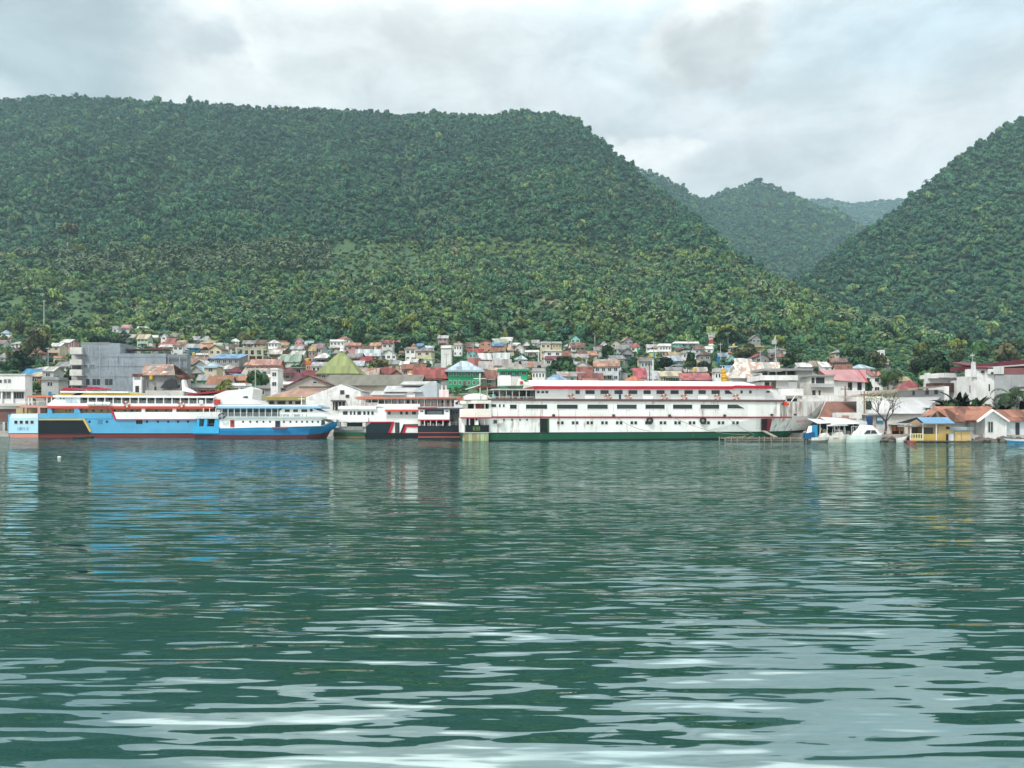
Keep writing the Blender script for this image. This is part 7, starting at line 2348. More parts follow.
def fill_houses(limit):
    spots = []
    for Y in np.arange(248, 426, 8.5):
        step = 9.5
        xa, xb = (-10 - 512) / F * Y, (900 - 512) / F * Y
        x = xa + rng.uniform(0, step)
        while x < xb:
            spots.append((x + rng.uniform(-2, 2), Y + rng.uniform(-3, 3)))
            x += step
    rng.shuffle(spots)
    made = 0
    for x, Y in spots:
        px = 512 + F * x / Y
        if px < 75 and Y > 215 and rng.random() < 0.8:
            continue
        if 640 < px and Y > 350 and rng.random() < 0.75:
            continue
        if px > 790 and (Y > 300 or rng.random() < 0.5):
            continue
        if Y < shore_px(px) + 14:
            continue
        W = rng.uniform(5.0, 8.0) if Y > 290 else rng.uniform(6.0, 10.0)
        D = rng.uniform(5.0, 7.5)
        if occupied(x, Y + D / 2, W / 2 + 0.2, D / 2 + 0.2):
            continue
        st = 2 if rng.random() < 0.18 and Y > 300 else 1
        H = 2.7 * st + rng.uniform(-0.1, 0.5)
        g = ground(x, Y + 2)
        rise = rng.uniform(1.1, 2.2)
        eave = HOR - (g + H - CAMZ) * F / Y
        top = HOR - (g + H + rise - CAMZ) * F / (Y + D / 2)
        wall, roof = pickw(WALLS), pickw(ROOFS)
        rt = rng.choices(['gable', 'hip', 'gfront', 'shed', 'flat'], [6, 2.5, 2, 1, 1.5])[0]
        if rt == 'flat':
            top = eave - 1
        if rt == 'gfront':
            top = HOR - (g + H + rise - CAMZ) * F / Y
        kind = {'gable': 'gabled', 'hip': 'hipped', 'gfront': 'front-gabled', 'shed': 'lean-to', 'flat': 'flat'}[rt]
        lvl = 'upper' if Y > 345 else 'middle' if Y > 255 else 'lower'
        lm = landmark(px)
        label = None
        for where in ('in the %s town near %s' % (lvl, lm), 'beside a lane of the %s town, close to %s' % (lvl, lm), 'among trees of the %s town near %s' % (lvl, lm)):
            for size in ('', 'small ', 'plain ', 'low ' if st == 1 else 'tall '):
                l = '%s%s house with %s %s roof %s' % (size, NAME.get(wall, wall), NAME.get(roof, roof), kind, where)
                if l not in USED and len(l.split()) <= 16:
                    label = l
                    break
            if label:
                break
        if not label:
            continue
        USED.add(label)
        wpx = W * F / Y / 2
        building('house', 'house', label, px - wpx, px + wpx, eave, top, st, wall, roof, rt, Y=Y, D=D, group=HG, yaw=rng.uniform(-14, 14),
                 door=rng.choice(['brown', 'blue', 'green', 'white', 'grey']), rust=rng.uniform(0.2, 0.75) if roof not in ('white', 'sky_blue') else 0.05, nwin=max(2, int(W / 2.6)))
        made += 1
        if made >= limit:
            break
    print('fill houses', made)


fill_houses(128)

# ------------------------------------------------------------------ single trees
SINGLE = []
for me in CROWNS + EMERGENT:
    c = me.copy()
    c.materials[0] = m_leaf_single
    SINGLE.append(c)
DARKLEAF = leaf_mat('dark_tree_leaves', (0.010, 0.032, 0.012), (0.020, 0.055, 0.018), (0.035, 0.075, 0.02), False)
OLIVE = leaf_mat('olive_tree_leaves', (0.050, 0.062, 0.022), (0.085, 0.095, 0.035), (0.12, 0.12, 0.05), False)
YELLOW = leaf_mat('yellow_green_leaves', (0.09, 0.12, 0.025), (0.13, 0.17, 0.035), (0.20, 0.22, 0.05), False)
_var = {}


def crown_of(i, mat):
    k = (i, mat.name)
    if k not in _var:
        c = SINGLE[i].copy()
        c.materials[0] = mat
        _var[k] = c
    return _var[k]


TRUNK = MB()
for i in range(4):
    TRUNK.tube((0.02 * math.sin(i * 2.0), 0.02 * math.cos(i * 1.7), -0.25 + i * 0.3), (0.02 * math.sin(i * 2.0 + 2.0), 0.02 * math.cos(i * 1.7 + 1.7), -0.25 + (i + 1) * 0.3), 0.085 - i * 0.015, 0.085 - (i + 1) * 0.015, 7)
for a in range(4):
    TRUNK.tube((0, 0, 0.45), (0.42 * math.cos(a * 1.57 + 0.4), 0.42 * math.sin(a * 1.57 + 0.4), 0.9), 0.035, 0.012, 5)
TRUNK_ME = TRUNK.mesh('trunk', m_bark, True)
TALLTRUNK = MB().tube((0, 0, -0.3), (0.03, 0, 0.9), 0.05, 0.042, 7).tube((0.03, 0, 0.9), (0, 0, 2.1), 0.042, 0.028, 7)
for a in range(4):
    TALLTRUNK.tube((0.01, 0, 1.7), (0.4 * math.cos(a * 1.57), 0.4 * math.sin(a * 1.57), 2.05), 0.022, 0.01, 5)
TALL_ME = TALLTRUNK.mesh('trunk', paint((0.36, 0.33, 0.27), 0.4), True)


def tree(x, y, z, r, h, i, label, mat=None, group=None, tall=False):
    """crown radius r, overall height h"""
    t = thing('tree', label, 'tree', (x, y, z), (x * 13.7 + y) % 6.28, group)
    k = h / (2.2 if tall else 1.5)
    o = mesh_obj('trunk', TALL_ME if tall else TRUNK_ME, t)
    o.scale = (k * 0.9, k * 0.9, k)
    cm = crown_of(i, mat or m_leaf_single)
    c = mesh_obj('crown', cm, t)
    c.scale = (r, r, k)
    return t


def ground_y(px, row, y0=150, y1=1700):
    """distance at which the ground is seen on this row"""
    y = np.arange(y0, y1, 2.0)
    rr = HOR - (height((px - 512) / F * y, y) - CAMZ) / y * F
    hit = np.where(rr <= row)[0]
    return float(y[hit[0]]) if len(hit) else float(y1)


def tree_px(px, wpx, rtop, rbase, i, label, mat=None, tall=False, Y=None, y0=150):
    Y = Y or ground_y(px, rbase, y0)
    x = (px - 512) / F * Y
    z = ground(x, Y)
    h = zrow(rtop, Y) - z
    return tree(x, Y, z - 0.2, wpx / 2 / F * Y * (1.08 if not tall else 1.05), max(h, 2.0), i, label, mat, None, tall)


HAND = [
    (68, 19, 222, 256, 8, 'tall pale-trunked tree with umbrella crown standing out on the left slope', OLIVE, True),
    (80, 16, 238, 256, 2, 'bright yellow-green tree right below the tall umbrella tree', YELLOW, False),
    (36, 27, 334, 362, 6, 'big brownish green tree right of the lone white bungalow', OLIVE, False),
    (20, 26, 350, 372, 1, 'dark green tree behind the white waterfront block', DARKLEAF, False),
    (8, 20, 356, 374, 2, 'dark bushy tree at the very left edge above the waterfront block', DARKLEAF, False),
    (100, 22, 333, 345, 2, 'round dark tree behind the concrete block roof', DARKLEAF, False),
    (118, 12, 336, 345, 1, 'small dark tree beside the topmost row above the concrete block', DARKLEAF, False),
    (62, 15, 359, 368, 1, 'leafy yellow-green shrub tree left of the concrete block', YELLOW, False),
    (562, 24, 355, 373, 1, 'large dark round tree in the middle of town', DARKLEAF, False),
    (564, 11, 364, 374, 0, 'small bright green tree in front of the large dark round tree', None, False),
    (664, 17, 355, 371, 0, 'dark dome-shaped tree right of the rose-red roof', DARKLEAF, False),
    (607, 12, 348, 363, 6, 'narrow dark conifer-like tree left above the white-blue building', DARKLEAF, False),
    (578, 8, 357, 369, 3, 'slim green tree left of the white-blue building', None, False),
    (591, 8, 358, 368, 3, 'light green tree touching the white-blue building', YELLOW, False),
    (842, 20, 374, 396, 1, 'dense green tree in front of the pink roof', None, False),
    (382, 23, 357, 370, 4, 'brownish thin tree right of the crimson hipped roof', OLIVE, False),
    (413, 16, 361, 371, 2, 'round green tree above the long red tiled roof, nearer the white annex', None, False),
    (425, 12, 362, 371, 1, 'round green tree above the long red tiled roof, nearer its middle', None, False),
    (302, 13, 363, 375, 4, 'green tree between the maroon hipped and wine-red roofs', None, False),
    (496, 9, 352, 362, 0, 'dark green tree between two broad white roofs', DARKLEAF, False),
    (497, 14, 353, 361, 2, 'flat bright green tree over the grey-roofed long house', None, False),
    (404, 14, 351, 360, 2, 'dark green tree right of the grey-green gable house', DARKLEAF, False),
    (394, 14, 346, 354, 1, 'dark tree below the pink hipped house', DARKLEAF, False),
    (632, 10, 358, 368, 1, 'light green tree right of the white-blue building', None, False),
    (690, 12, 356, 376, 6, 'dark tapering tree left of the golden monument', DARKLEAF, False),
    (704, 14, 359, 374, 0, 'olive tree between the dark tapering tree and the golden monument', OLIVE, False),
    (712, 10, 367, 382, 3, 'dark green tree just left of the golden monument', DARKLEAF, False),
    (728, 20, 324, 345, 8, 'tall yellow-green tree above the red and white tower', YELLOW, True),
    (779, 13, 335, 360, 9, 'pale drooping tree beside the tall lamp post', YELLOW, True),
    (745, 26, 344, 362, 4, 'broad olive tree behind the rust-streaked white roof', OLIVE, False),
    (790, 22, 352, 368, 1, 'dark tree right of the tall lamp post', DARKLEAF, False),
    (505, 8, 325, 347, 3, 'slim pale green tree rising above the faded blue roof', YELLOW, True),
    (595, 11, 320, 346, 9, 'tall pale tree at the forest edge above the white-blue building', YELLOW, True),
    (626, 7, 338, 347, 0, 'small yellowish tree behind the white gabled house at the forest edge', YELLOW, False),
    (758, 9, 178, 190, 8, 'tallest tree on the summit of the middle hill', None, True),
    (751, 8, 180, 191, 1, 'left one of the two trees crowning the middle hill summit', None, True),
    (771, 6, 183, 196, 9, 'lone pale-crowned tree right of the middle hill summit', OLIVE, True),
    (957, 16, 334, 352, 2, 'yellow-green tree behind the stepped white building', YELLOW, False),
    (935, 34, 350, 380, 1, 'dark spreading tree behind the crimson roof', DARKLEAF, False),
    (918, 20, 356, 378, 7, 'olive green tree right behind the tall palm', OLIVE, False),
    (875, 22, 349, 372, 4, 'feathery olive tree on the rise above the tall palm', OLIVE, False),
]
for px, w, rt_, rb_, i, lab, mat, tall in HAND:
    far = rb_ < 200
    tree_px(px, w, rt_, rb_, i, lab, mat, tall, y0=1200 if far else 150, Y=2085.0 if far else None)

rng = random.Random(8)
TREEWORDS = ['broad', 'round', 'dense', 'loose', 'small', 'leafy', 'tall', 'bushy', 'spreading', 'domed', 'ragged', 'slender']
TONES = [('mid green', None), ('dark green', DARKLEAF), ('olive green', OLIVE), ('yellow-green', YELLOW)]


def tree_label(px, tone, where):
    ws = TREEWORDS[:]
    rng.shuffle(ws)
    for w in ws:
        for pat in ('%s %s tree %s %s' % (w, tone, where, landmark(px)), '%s tree with %s leaves %s %s' % (w, tone, where, landmark(px))):
            if pat not in USED:
                USED.add(pat)
                return pat
    return '%s tree %s %s' % (tone, where, landmark(px))


n_tr = 0
for k, (x, y, z, r, sz, tone, px, row) in enumerate(FRONT_TREES):
    ti = 3 if tone > 0.8 else 0 if tone > 0.5 else 1 if tone < 0.38 else 2 if k % 3 == 0 else 0
    zz = ground(x, y)
    tree(x, y, zz - 0.3, r, max(1.5 * sz, 3.0), rng.randrange(8), tree_label(px, TONES[ti][0], 'on the forest edge above'), TONES[ti][1], 'trees along the forest edge above the town')
    n_tr += 1
# trees standing between the houses
tries = 0
town_n = 0
while town_n < 62 and tries < 4000:
    tries += 1
    y = rng.uniform(205, 425)
    px = rng.uniform(-5, 880)
    if px > 640 and rng.random() < 0.3:
        y = rng.uniform(300, 425)
    x = (px - 512) / F * y
    r = rng.uniform(1.8, 3.4)
    if occupied(x, y, r * 0.45, r * 0.45):
        continue
    FOOT.append((x, y, r * 0.5, r * 0.5))
    ti = rng.choices([0, 1, 2, 3], [4, 4, 1.5, 1])[0]
    tree(x, y, ground(x, y) - 0.2, r, r * rng.uniform(1.5, 2.3), rng.randrange(8), tree_label(px, TONES[ti][0], 'between houses near'), TONES[ti][1], 'trees between the houses')
    town_n += 1
# trees on the low ground behind the right-hand waterfront
for k in range(58):
    y = rng.uniform(200, 425)
    px = rng.uniform(845, 1060)
    x = (px - 512) / F * y
    r = rng.uniform(2.8, 5.0)
    if occupied(x, y, r * 0.3, r * 0.3) or (866 < px < 914):
        continue
    ti = rng.choices([0, 1, 2, 3], [4, 4, 1, 1])[0]
    tree(x, y, ground(x, y) - 0.2, r, r * rng.uniform(1.5, 2.2), rng.randrange(8), tree_label(px, TONES[ti][0], 'on low ground behind'), TONES[ti][1], 'trees behind the waterfront houses')
    n_tr += 1
print('trees', n_tr + town_n)


def town_scrub():
    r2 = np.random.default_rng(12)
    q = jitter_points(-60, 1100, 175, 428, 4.2, 9)
    px = 512 + F * q[:, 0] / q[:, 1]
    keep = r2.uniform(0, 1, len(q)) < np.clip(0.25 + (q[:, 1] - 190) / 260, 0, 0.8) + np.where((px > 850) | (px < 60), 0.3, 0.0)
    fp = np.array(FOOT)
    for k in np.where(keep)[0]:
        if np.any((np.abs(fp[:, 0] - q[k, 0]) < fp[:, 2] + 0.6) & (np.abs(fp[:, 1] - q[k, 1]) < fp[:, 3] + 0.6)):
            keep[k] = False
    q = q[keep]
    n = len(q)
    s = r2.uniform(0.7, 1.7, n)
    scatter('town_shrubbery', np.stack([q[:, 0], q[:, 1], slope_z(q) - 0.3], -1), s, s * r2.uniform(0.7, 1.2, n), np.clip(0.45 + r2.normal(0, 0.22, n), 0, 1), r2.integers(0, 8, n), CROWNS,
            'garden shrubs and weeds filling the gaps between houses', 'shrubs')


town_scrub()
# ------------------------------------------------------------------ palms, bananas and the bare tree of the waterfront
PALM_BIG = [palm_mesh('palm_crown_%d' % i, 400 + i, fronds=26, L=1.0, mats=[m_palm_single], seg=9, width=0.15, droop=0.7, up=1.0) for i in range(2)]


def palm(px, rcrown, Y, L, i, label, lean=0.6):
    x = (px - 512) / F * Y
    g = ground(x, Y) if Y > shore_px(px) else 0.5
    zc = zrow(rcrown, Y)
    t = thing('palm_tree', label, 'palm tree', (x - lean, Y, g))
    m = MB()
    n = 8
    for k in range(n):
        a, b_ = k / n, (k + 1) / n
        m.tube((lean * a ** 1.6, 0, -0.3 + (zc - g + 0.3) * a), (lean * b_ ** 1.6, 0, -0.3 + (zc - g + 0.3) * b_), 0.22 - 0.09 * a, 0.22 - 0.09 * b_, 8)
    m.build('trunk', m_bark, t, smooth=True)
    c = mesh_obj('crown', PALM_BIG[i], t, (lean, 0, zc - g))
    c.scale = (L, L, L)
    return t


palm(889, 374.0, 150.0, 4.2, 0, 'tall coconut palm with full round crown behind the long white workshop')
palm(1011, 395.0, 128.0, 4.6, 1, 'big palm with long upright fronds over the red-roofed white house at the right edge', 0.3)
palm(688, 364, 262.0, 3.2, 1, 'slim dark palm among the houses left of the golden monument', 0.3)


def banana(px, rtop, Y, n, label, seed, spread=1.0):
    r = random.Random(seed)
    x = (px - 512) / F * Y
    g = ground(x, Y)
    h = zrow(rtop, Y) - g
    t = thing('banana_plant', label, 'banana plant', (x, Y, g), 0, 'banana plants behind the rust-roofed house')
    m = MB()
    for k in range(2):
        m.tube((0.25 * k, 0, -0.2), (0.3 * k + 0.05, 0, h * 0.5), 0.16, 0.10, 7)
    m.build('stem', paint((0.14, 0.18, 0.07), 0.4), t)
    m = MB()
    for k in range(n):
        a = r.uniform(0, 6.28)
        e = r.uniform(0.75, 1.45)
        L = h * r.uniform(0.5, 0.72)
        p = Vector((0.15, 0, h * 0.45))
        side = Vector((-math.sin(a), math.cos(a), 0))
        rows = []
        for q in range(7):
            u = q / 6
            w = 0.36 * math.sin(math.pi * min(1, 0.12 + 0.86 * u)) ** 0.7 * spread
            if q == 6:
                w = 0.03
            fall = Vector((0, 0, -w * 0.5))
            rows.append([p - side * w + fall, p, p + side * w + fall])
            p = p + Vector((math.cos(a) * math.cos(e), math.sin(a) * math.cos(e), math.sin(e))) * (L / 6)
            e -= r.uniform(0.14, 0.30)
        m.grid(rows)
    m.build('leaves', leaf_banana, t, smooth=True)
    return t


leaf_banana = leaf_mat('banana_leaves', (0.018, 0.055, 0.014), (0.030, 0.085, 0.020), (0.07, 0.13, 0.03), False)
for k, (px, rt_, Y, n, lab) in enumerate([
        (941, 396.5, 123, 7, 'low banana plant at the left end of the clump behind the rust-roofed house'),
        (949, 390.0, 125, 9, 'banana plant with one long leaf leaning left'),
        (957, 386.5, 127, 10, 'tallest banana plant in the middle of the clump'),
        (965, 389.5, 125, 9, 'banana plant just right of the tallest one'),
        (974, 393.0, 123, 8, 'rounded banana plant at the right end of the clump'),
        (1001, 396.0, 120, 9, 'banana plant behind the white gable under the big palm'),
        (1022, 394.0, 119, 9, 'banana plant at the right picture edge below the big palm')]):
    banana(px, rt_, Y, n, lab, 50 + k, 1.25)
for k, (px, w, rt_, rb_, Y, lab, mat) in enumerate([
        (953, 30, 395, 414, 121, 'dark green bush filling the foot of the banana clump', DARKLEAF),
        (975, 16, 396, 414, 122, 'small dark bush right of the banana clump', DARKLEAF),
        (1008, 40, 397, 416, 121, 'bright leafy bush under the big palm', None)]):
    tree_px(px, w, rt_, rb_, k, lab, mat, Y=float(Y))


def bare_tree():
    Y = 114.5
    x = (885 - 512) / F * Y
    r = random.Random(2)
    t = thing('bare_tree', 'nearly bare dark-limbed tree with few pale leaves in front of the white workshop', 'tree', (x, Y, 1.0))
    m, lf = MB(), []

    def grow(p, d, L, rad, lev):
        n = 3
        for i in range(n):
            q = p + d * (L / n)
            m.tube(p, q, rad * (1 - 0.25 * i / n), rad * (1 - 0.25 * (i + 1) / n), 6)
            p = q
            d = (d + Vector((r.uniform(-.18, .18), r.uniform(-.18, .18), r.uniform(-.02, .16)))).normalized()
        if lev == 0 or rad < 0.018:
            lf.append(p)
            return
        for i in range(3 if lev > 2 else 2):
            a = r.uniform(0, 6.28)
            k = r.uniform(0.5, 0.95)
            dd = (d + Vector((math.cos(a), math.sin(a) * 0.7, r.uniform(-0.1, 0.5))) * k).normalized()
            grow(p, dd, L * r.uniform(0.62, 0.85), rad * 0.62, lev - 1)
    grow(Vector((0, 0, -0.6)), Vector((0.05, 0, 1)), 2.6, 0.20, 0)
    lf.clear()
    top = Vector((0.1, 0, 1.9))
    for a in (0.3, 2.0, 3.3, 4.6):
        grow(top, Vector((0.62 * math.cos(a), 0.45 * math.sin(a), 0.62)).normalized(), 1.75, 0.105, 3)
    m.build('trunk', paint((0.07, 0.058, 0.05), 0.3), t)
    m = MB()
    for p in lf:
        for k in range(8):
            c = p + Vector((r.gauss(0, .22), r.gauss(0, .2), r.gauss(0, .2)))
            u = Vector((r.uniform(-1, 1), r.uniform(-1, 1), r.uniform(-1, 1))).normalized() * r.uniform(0.06, 0.13)
            w = u.cross(Vector((r.uniform(-1, 1), r.uniform(-1, 1), r.uniform(-1, 1)))).normalized() * u.length * 0.8
            m.face([c - u, c - w, c + u, c + w])
    m.build('leaves', paint((0.34, 0.36, 0.20), 0.2), t)


bare_tree()


# ------------------------------------------------------------------ huts, sheds and houses at the right-hand water's edge
def hut():
    Y = 109.0
    x, g = (927 - 512) / F * Y, 0.0
    t = thing('stilt_hut', 'yellow stilt hut with sky blue roof and railed porch over the water', 'hut', (x, Y, g))
    xc = x
    def b(name, mat, *a):
        m = MB(); bx_rows(m, Y, xc, g, *a); return m.build(name, mat, t)
    def X(px, y=0): return (px - 512) / F * (Y + y) - xc
    def Z(r, y=0): return zrow(r, Y + y) - g
    YEL = paint((0.44, 0.31, 0.085), 0.6)
    b('deck', paint((0.09, 0.08, 0.07), 0.4), 905, 951, 440.6, 441.8, -0.3, 5.4)
    for i in range(7):
        m = MB(); a = X(907 + i * 7); m.tube((a, 0, -1.5), (a, 0, Z(441.2)), 0.07, n=6); m.build('stilt', m_wood, t)
    m = MB()
    z0, z1 = Z(423.2), Z(417.2, 2.2)
    q = [(X(922), -0.5, z0), (X(953), -0.5, z0), (X(947.5, 2.2), 2.2, z1), (X(917, 2.2), 2.2, z1)]
    m.face(q); m.face([(a, y, z - 0.08) for a, y, z in q][::-1]); m.face([(q[0][0], -0.5, z0 - 0.08), (q[1][0], -0.5, z0 - 0.08), q[1], q[0]])
    q2 = [(X(917, 2.2), 2.2, z1), (X(947.5, 2.2), 2.2, z1), (X(951), 5.2, z0), (X(914), 5.2, z0)]
    m.face(q2)
    m.build('roof', metal_roof((0.20, 0.42, 0.66), 0.03, 0.15), t)
    m = MB(); m.prism([(X(906), Z(426.2)), (X(924), Z(424.2)), (X(924), Z(423.2)), (X(919), Z(419.6)), (X(912), Z(423))], 0.6, 0.75, 'y'); m.build('gable_screen', paint((0.36, 0.25, 0.16), 0.4), t)
    m = MB(); m.prism([(X(904), Z(427)), (X(925), Z(426)), (X(925), Z(425)), (X(905), Z(425.6))], -0.4, 2.0, 'y'); m.build('porch_roof', metal_roof('grey', 0.3), t)
    b('wall', paint((0.34, 0.22, 0.12), 0.5), 923.5, 949.5, 424.2, 434.4, 0.2, 4.5)
    b('bamboo_screen', paint((0.40, 0.28, 0.14), 0.4), 938, 946, 425.8, 434.0, 0.05, 0.19)
    b('dark_opening', m_glass, 924, 933, 427.6, 433.8, 0.05, 0.19)
    b('yellow_wall', YEL, 923.5, 946, 434.0, 440.6, 0.0, 0.18)
    b('yellow_panel', YEL, 946.2, 950.5, 429.0, 433.8, 0.1, 0.19)
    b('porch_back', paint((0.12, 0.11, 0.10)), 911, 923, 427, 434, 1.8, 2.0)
    for a in (910.5, 922.6, 936.2):
        b('post', paint('offwhite', 0.2), a, a + 0.9, 424.4, 440.6, -0.2, -0.05)
    m = MB()
    bx_rows(m, Y, xc, g, 910, 923.4, 433.4, 434.4, 0.0, 0.12); bx_rows(m, Y, xc, g, 910, 923.4, 438.0, 440.6, 0.0, 0.12)
    for i in range(6):
        a = 910 + i * 2.5
        bx_rows(m, Y, xc, g, a, a + 1.0, 434.4, 438.0, 0.0, 0.12)
    m.build('railing', paint((0.64, 0.55, 0.26), 0.2), t)


def small_shed():
    Y = 109.5
    x, g = (960 - 512) / F * Y, 0.0
    t = thing('shed', 'small grey shed with two pale yellow doors beside the blue-roofed hut', 'shed', (x, Y, g))
    def b(name, mat, *a):
        m = MB(); bx_rows(m, Y, x, g, *a); return m.build(name, mat, t)
    b('wall', paint('pale_grey', 0.4), 948.5, 971.5, 430, 441, 0.2, 4)
    b('side_panel', paint('white', 0.2), 948.6, 953.6, 434, 440.8, 0.08, 0.19)
    b('roof', metal_roof((0.44, 0.52, 0.58), 0.2), 946, 973.5, 427.0, 430.0, -0.3, 4.4)
    for a, w in ((954.8, 6.0), (961.8, 8.6)):
        b('door', paint((0.60, 0.42, 0.18), 0.2), a, a + w, 431.6, 440.8, 0.1, 0.19)
    b('deck', paint((0.09, 0.08, 0.07), 0.4), 947, 982, 441.0, 442.2, -0.4, 5)


def rust_house():
    Y = 114.0
    x, g = (957 - 512) / F * Y, 1.0
    t = thing('house', 'waterfront house with wide streaked rust-red roof and open gable behind the blue-roofed hut', 'house', (x, Y, g))
    def X(px, y=0): return (px - 512) / F * (Y + y) - x
    def Z(r, y=0): return zrow(r, Y + y) - g
    def b(name, mat, *a):
        m = MB(); bx_rows(m, Y, x, g, *a); return m.build(name, mat, t)
    b('wall', paint('offwhite', 0.5), 926, 985, 421.5, 441, 0.6, 8)
    R = metal_roof((0.48, 0.21, 0.14), 0.42, 1.0)
    m = MB()
    z1 = Z(406.4, 4)
    q = [(X(950), -0.4, Z(422.2)), (X(979), -0.4, Z(420.5)), (X(994, 4), 4, z1), (X(934, 4), 4, z1)]
    m.face(q); m.face([(a, y, z - 0.1) for a, y, z in q][::-1]); m.face([(q[0][0], -0.4, q[0][2] - 0.1), (q[1][0], -0.4, q[1][2] - 0.1), q[1], q[0]])
    m.face([(X(934, 4), 4, z1), (X(994, 4), 4, z1), (X(996, 8), 8.4, Z(420, 8)), (X(926, 8), 8.4, Z(420, 8))])
    q = [(X(919.5), 0.0, Z(417.5)), (X(929.5), 0.2, Z(415.6)), (X(946, 4), 3.9, z1 + 0.02), (X(934, 4), 3.9, z1 + 0.02)]
    m.face(q); m.face([(a, y, z - 0.1) for a, y, z in q][::-1])
    q = [(X(937), -0.2, Z(410.5)), (X(951), -0.5, Z(421.8)), (X(958, 4), 3.9, z1 + 0.03), (X(944, 4), 3.9, z1 + 0.03)]
    m.face(q); m.face([(a, y, z - 0.1) for a, y, z in q][::-1])
    m.build('roof', R, t)
    m = MB(); m.prism([(X(926), Z(420)), (X(952), Z(421.8)), (X(938.5), Z(410.6))], 0.3, 0.55, 'y'); m.build('gable_wall', paint((0.30, 0.20, 0.13), 0.7), t)
    m = MB(); m.prism([(X(930), Z(419)), (X(939), Z(419.5)), (X(936.5), Z(413))], 0.24, 0.29, 'y'); m.build('gable_opening', paint('dark'), t)
    b('dark_opening', m_glass, 947, 953, 419, 424, 0.5, 0.59)
    b('porch_wall', paint('pale_grey', 0.7), 970.5, 976, 422, 441, -0.6, 0.4)
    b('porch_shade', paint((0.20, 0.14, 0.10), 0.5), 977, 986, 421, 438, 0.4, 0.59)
    m = MB(); m.prism([(X(967), Z(421.5)), (X(986), Z(414.6)), (X(986), Z(413.4)), (X(967), Z(420.2))], -0.8, 0.8, 'y'); m.build('verge_board', paint('offwhite', 0.2), t)


def white_gable_house():
    Y = 111.0
    x, g = (1000 - 512) / F * Y, 0.8
    t = thing('house', 'white clapboard gable house with rust-red wing roof and grey window at right edge', 'house', (x, Y, g))
    def X(px, y=0): return (px - 512) / F * (Y + y) - x
    def Z(r, y=0): return zrow(r, Y + y) - g
    def b(name, mat, *a):
        m = MB(); bx_rows(m, Y, x, g, *a); return m.build(name, mat, t)
    W_ = paint('white', 0.35, 0.7, 0.45)
    m = MB(); m.prism([(X(986), -1), (X(1006), -1), (X(1006), Z(421)), (X(993), Z(411.6)), (X(986), Z(417.2))], 0.2, 6, 'y'); m.build('wall', W_, t)
    m = MB(); m.prism([(X(976.5), Z(422.2)), (X(991.2), Z(411.2)), (X(1007.5), Z(422.2)), (X(1007.5), Z(420.6)), (X(991.2), Z(409.4)), (X(976.5), Z(420.6))], -0.5, 0.0, 'y'); m.build('verge_board', paint('white', 0.1), t)
    m = MB(); m.prism([(X(977), Z(421)), (X(991.2), Z(410.3)), (X(1007), Z(421)), (X(1007), Z(419.8)), (X(991.2), Z(409.0)), (X(977), Z(419.8))], 0.01, 6.2, 'y'); m.build('roof', metal_roof((0.46, 0.20, 0.135), 0.42, 1.0), t)
    b('wing_wall', paint((0.60, 0.65, 0.66), 0.3), 1006.2, 1046, 421, 441, 0.5, 5)
    m = MB()
    q = [(X(1005.5), -0.1, Z(420.8)), (X(1047), -0.1, Z(420.8)), (X(1044, 3), 3, Z(409.6, 3)), (X(994.5, 3), 3, Z(409.6, 3))]
    m.face(q); m.face([(a, y, z - 0.1) for a, y, z in q][::-1]); m.face([(q[0][0], -0.1, q[0][2] - 0.1), (q[1][0], -0.1, q[1][2] - 0.1), q[1], q[0]])
    m.face([(X(994.5, 3), 3, Z(409.6, 3)), (X(1044, 3), 3, Z(409.6, 3)), (X(1046, 6), 6, Z(420, 6)), (X(996, 6), 6, Z(420, 6))])
    m.build('wing_roof', metal_roof((0.46, 0.20, 0.135), 0.42, 1.0), t)
    wins(t, Y, x, g, [(987.6, 993.2, 421.4, 432.6)], 0.2, 'pale_grey', 1)
    m = MB(); bx_rows(m, Y, x, g, 1015.8, 1019.6, 422.6, 437.4, 0.42, 0.52); d = m.build('door', paint('dark', 0.2), t)
    b('corner_board', paint('white', 0.1), 1005.4, 1006.6, 421.4, 440.6, 0.05, 0.19)
    b('plinth', paint('grey', 0.6), 984, 1046, 438.8, 441.4, -0.15, 0.17)


def kiosk():
    Y = 117.0
    x, g = (878 - 512) / F * Y, 1.0
    t = thing('kiosk', 'cream kiosk with blue and white striped shutter beside the bare tree', 'kiosk', (x, Y, g))
    def b(name, mat, *a):
        m = MB(); bx_rows(m, Y, x, g, *a); return m.build(name, mat, t)
    b('wall', paint('white', 0.4), 868, 891, 415, 434, 0.3, 3)
    b('cream_panel', paint((0.60, 0.42, 0.30), 0.2), 869, 876, 416, 427, 0.18, 0.29)
    b('shutter', paint((0.05, 0.30, 0.48), 0.1), 876.6, 883.6, 416, 423.6, 0.18, 0.29)
    b('shutter_stripe', paint('white', 0.1), 877.2, 883.0, 417.6, 420.6, 0.1, 0.17)
    b('roof', paint('pale_grey', 0.4), 866, 893, 413.6, 415.0, -0.3, 3.3)
    b('counter', paint((0.30, 0.05, 0.06), 0.2), 889, 897, 434, 437, -0.4, 0.2)
    for a, c in ((893, 'salmon'), (897, 'orange'), (901, 'tan')):
        b('goods', paint(c, 0.3), a, a + 2.6, 426, 431, 0.4, 0.9)
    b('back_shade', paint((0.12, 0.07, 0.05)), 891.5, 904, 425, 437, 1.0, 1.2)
    for a in (891.4, 899.4, 903.6):
        b('post', paint('tan'), a, a + 0.8, 424.6, 438, 0.1, 0.3)
    b('awning', paint('offwhite', 0.3), 890.8, 905, 423.6, 424.6, -0.6, 1.4)


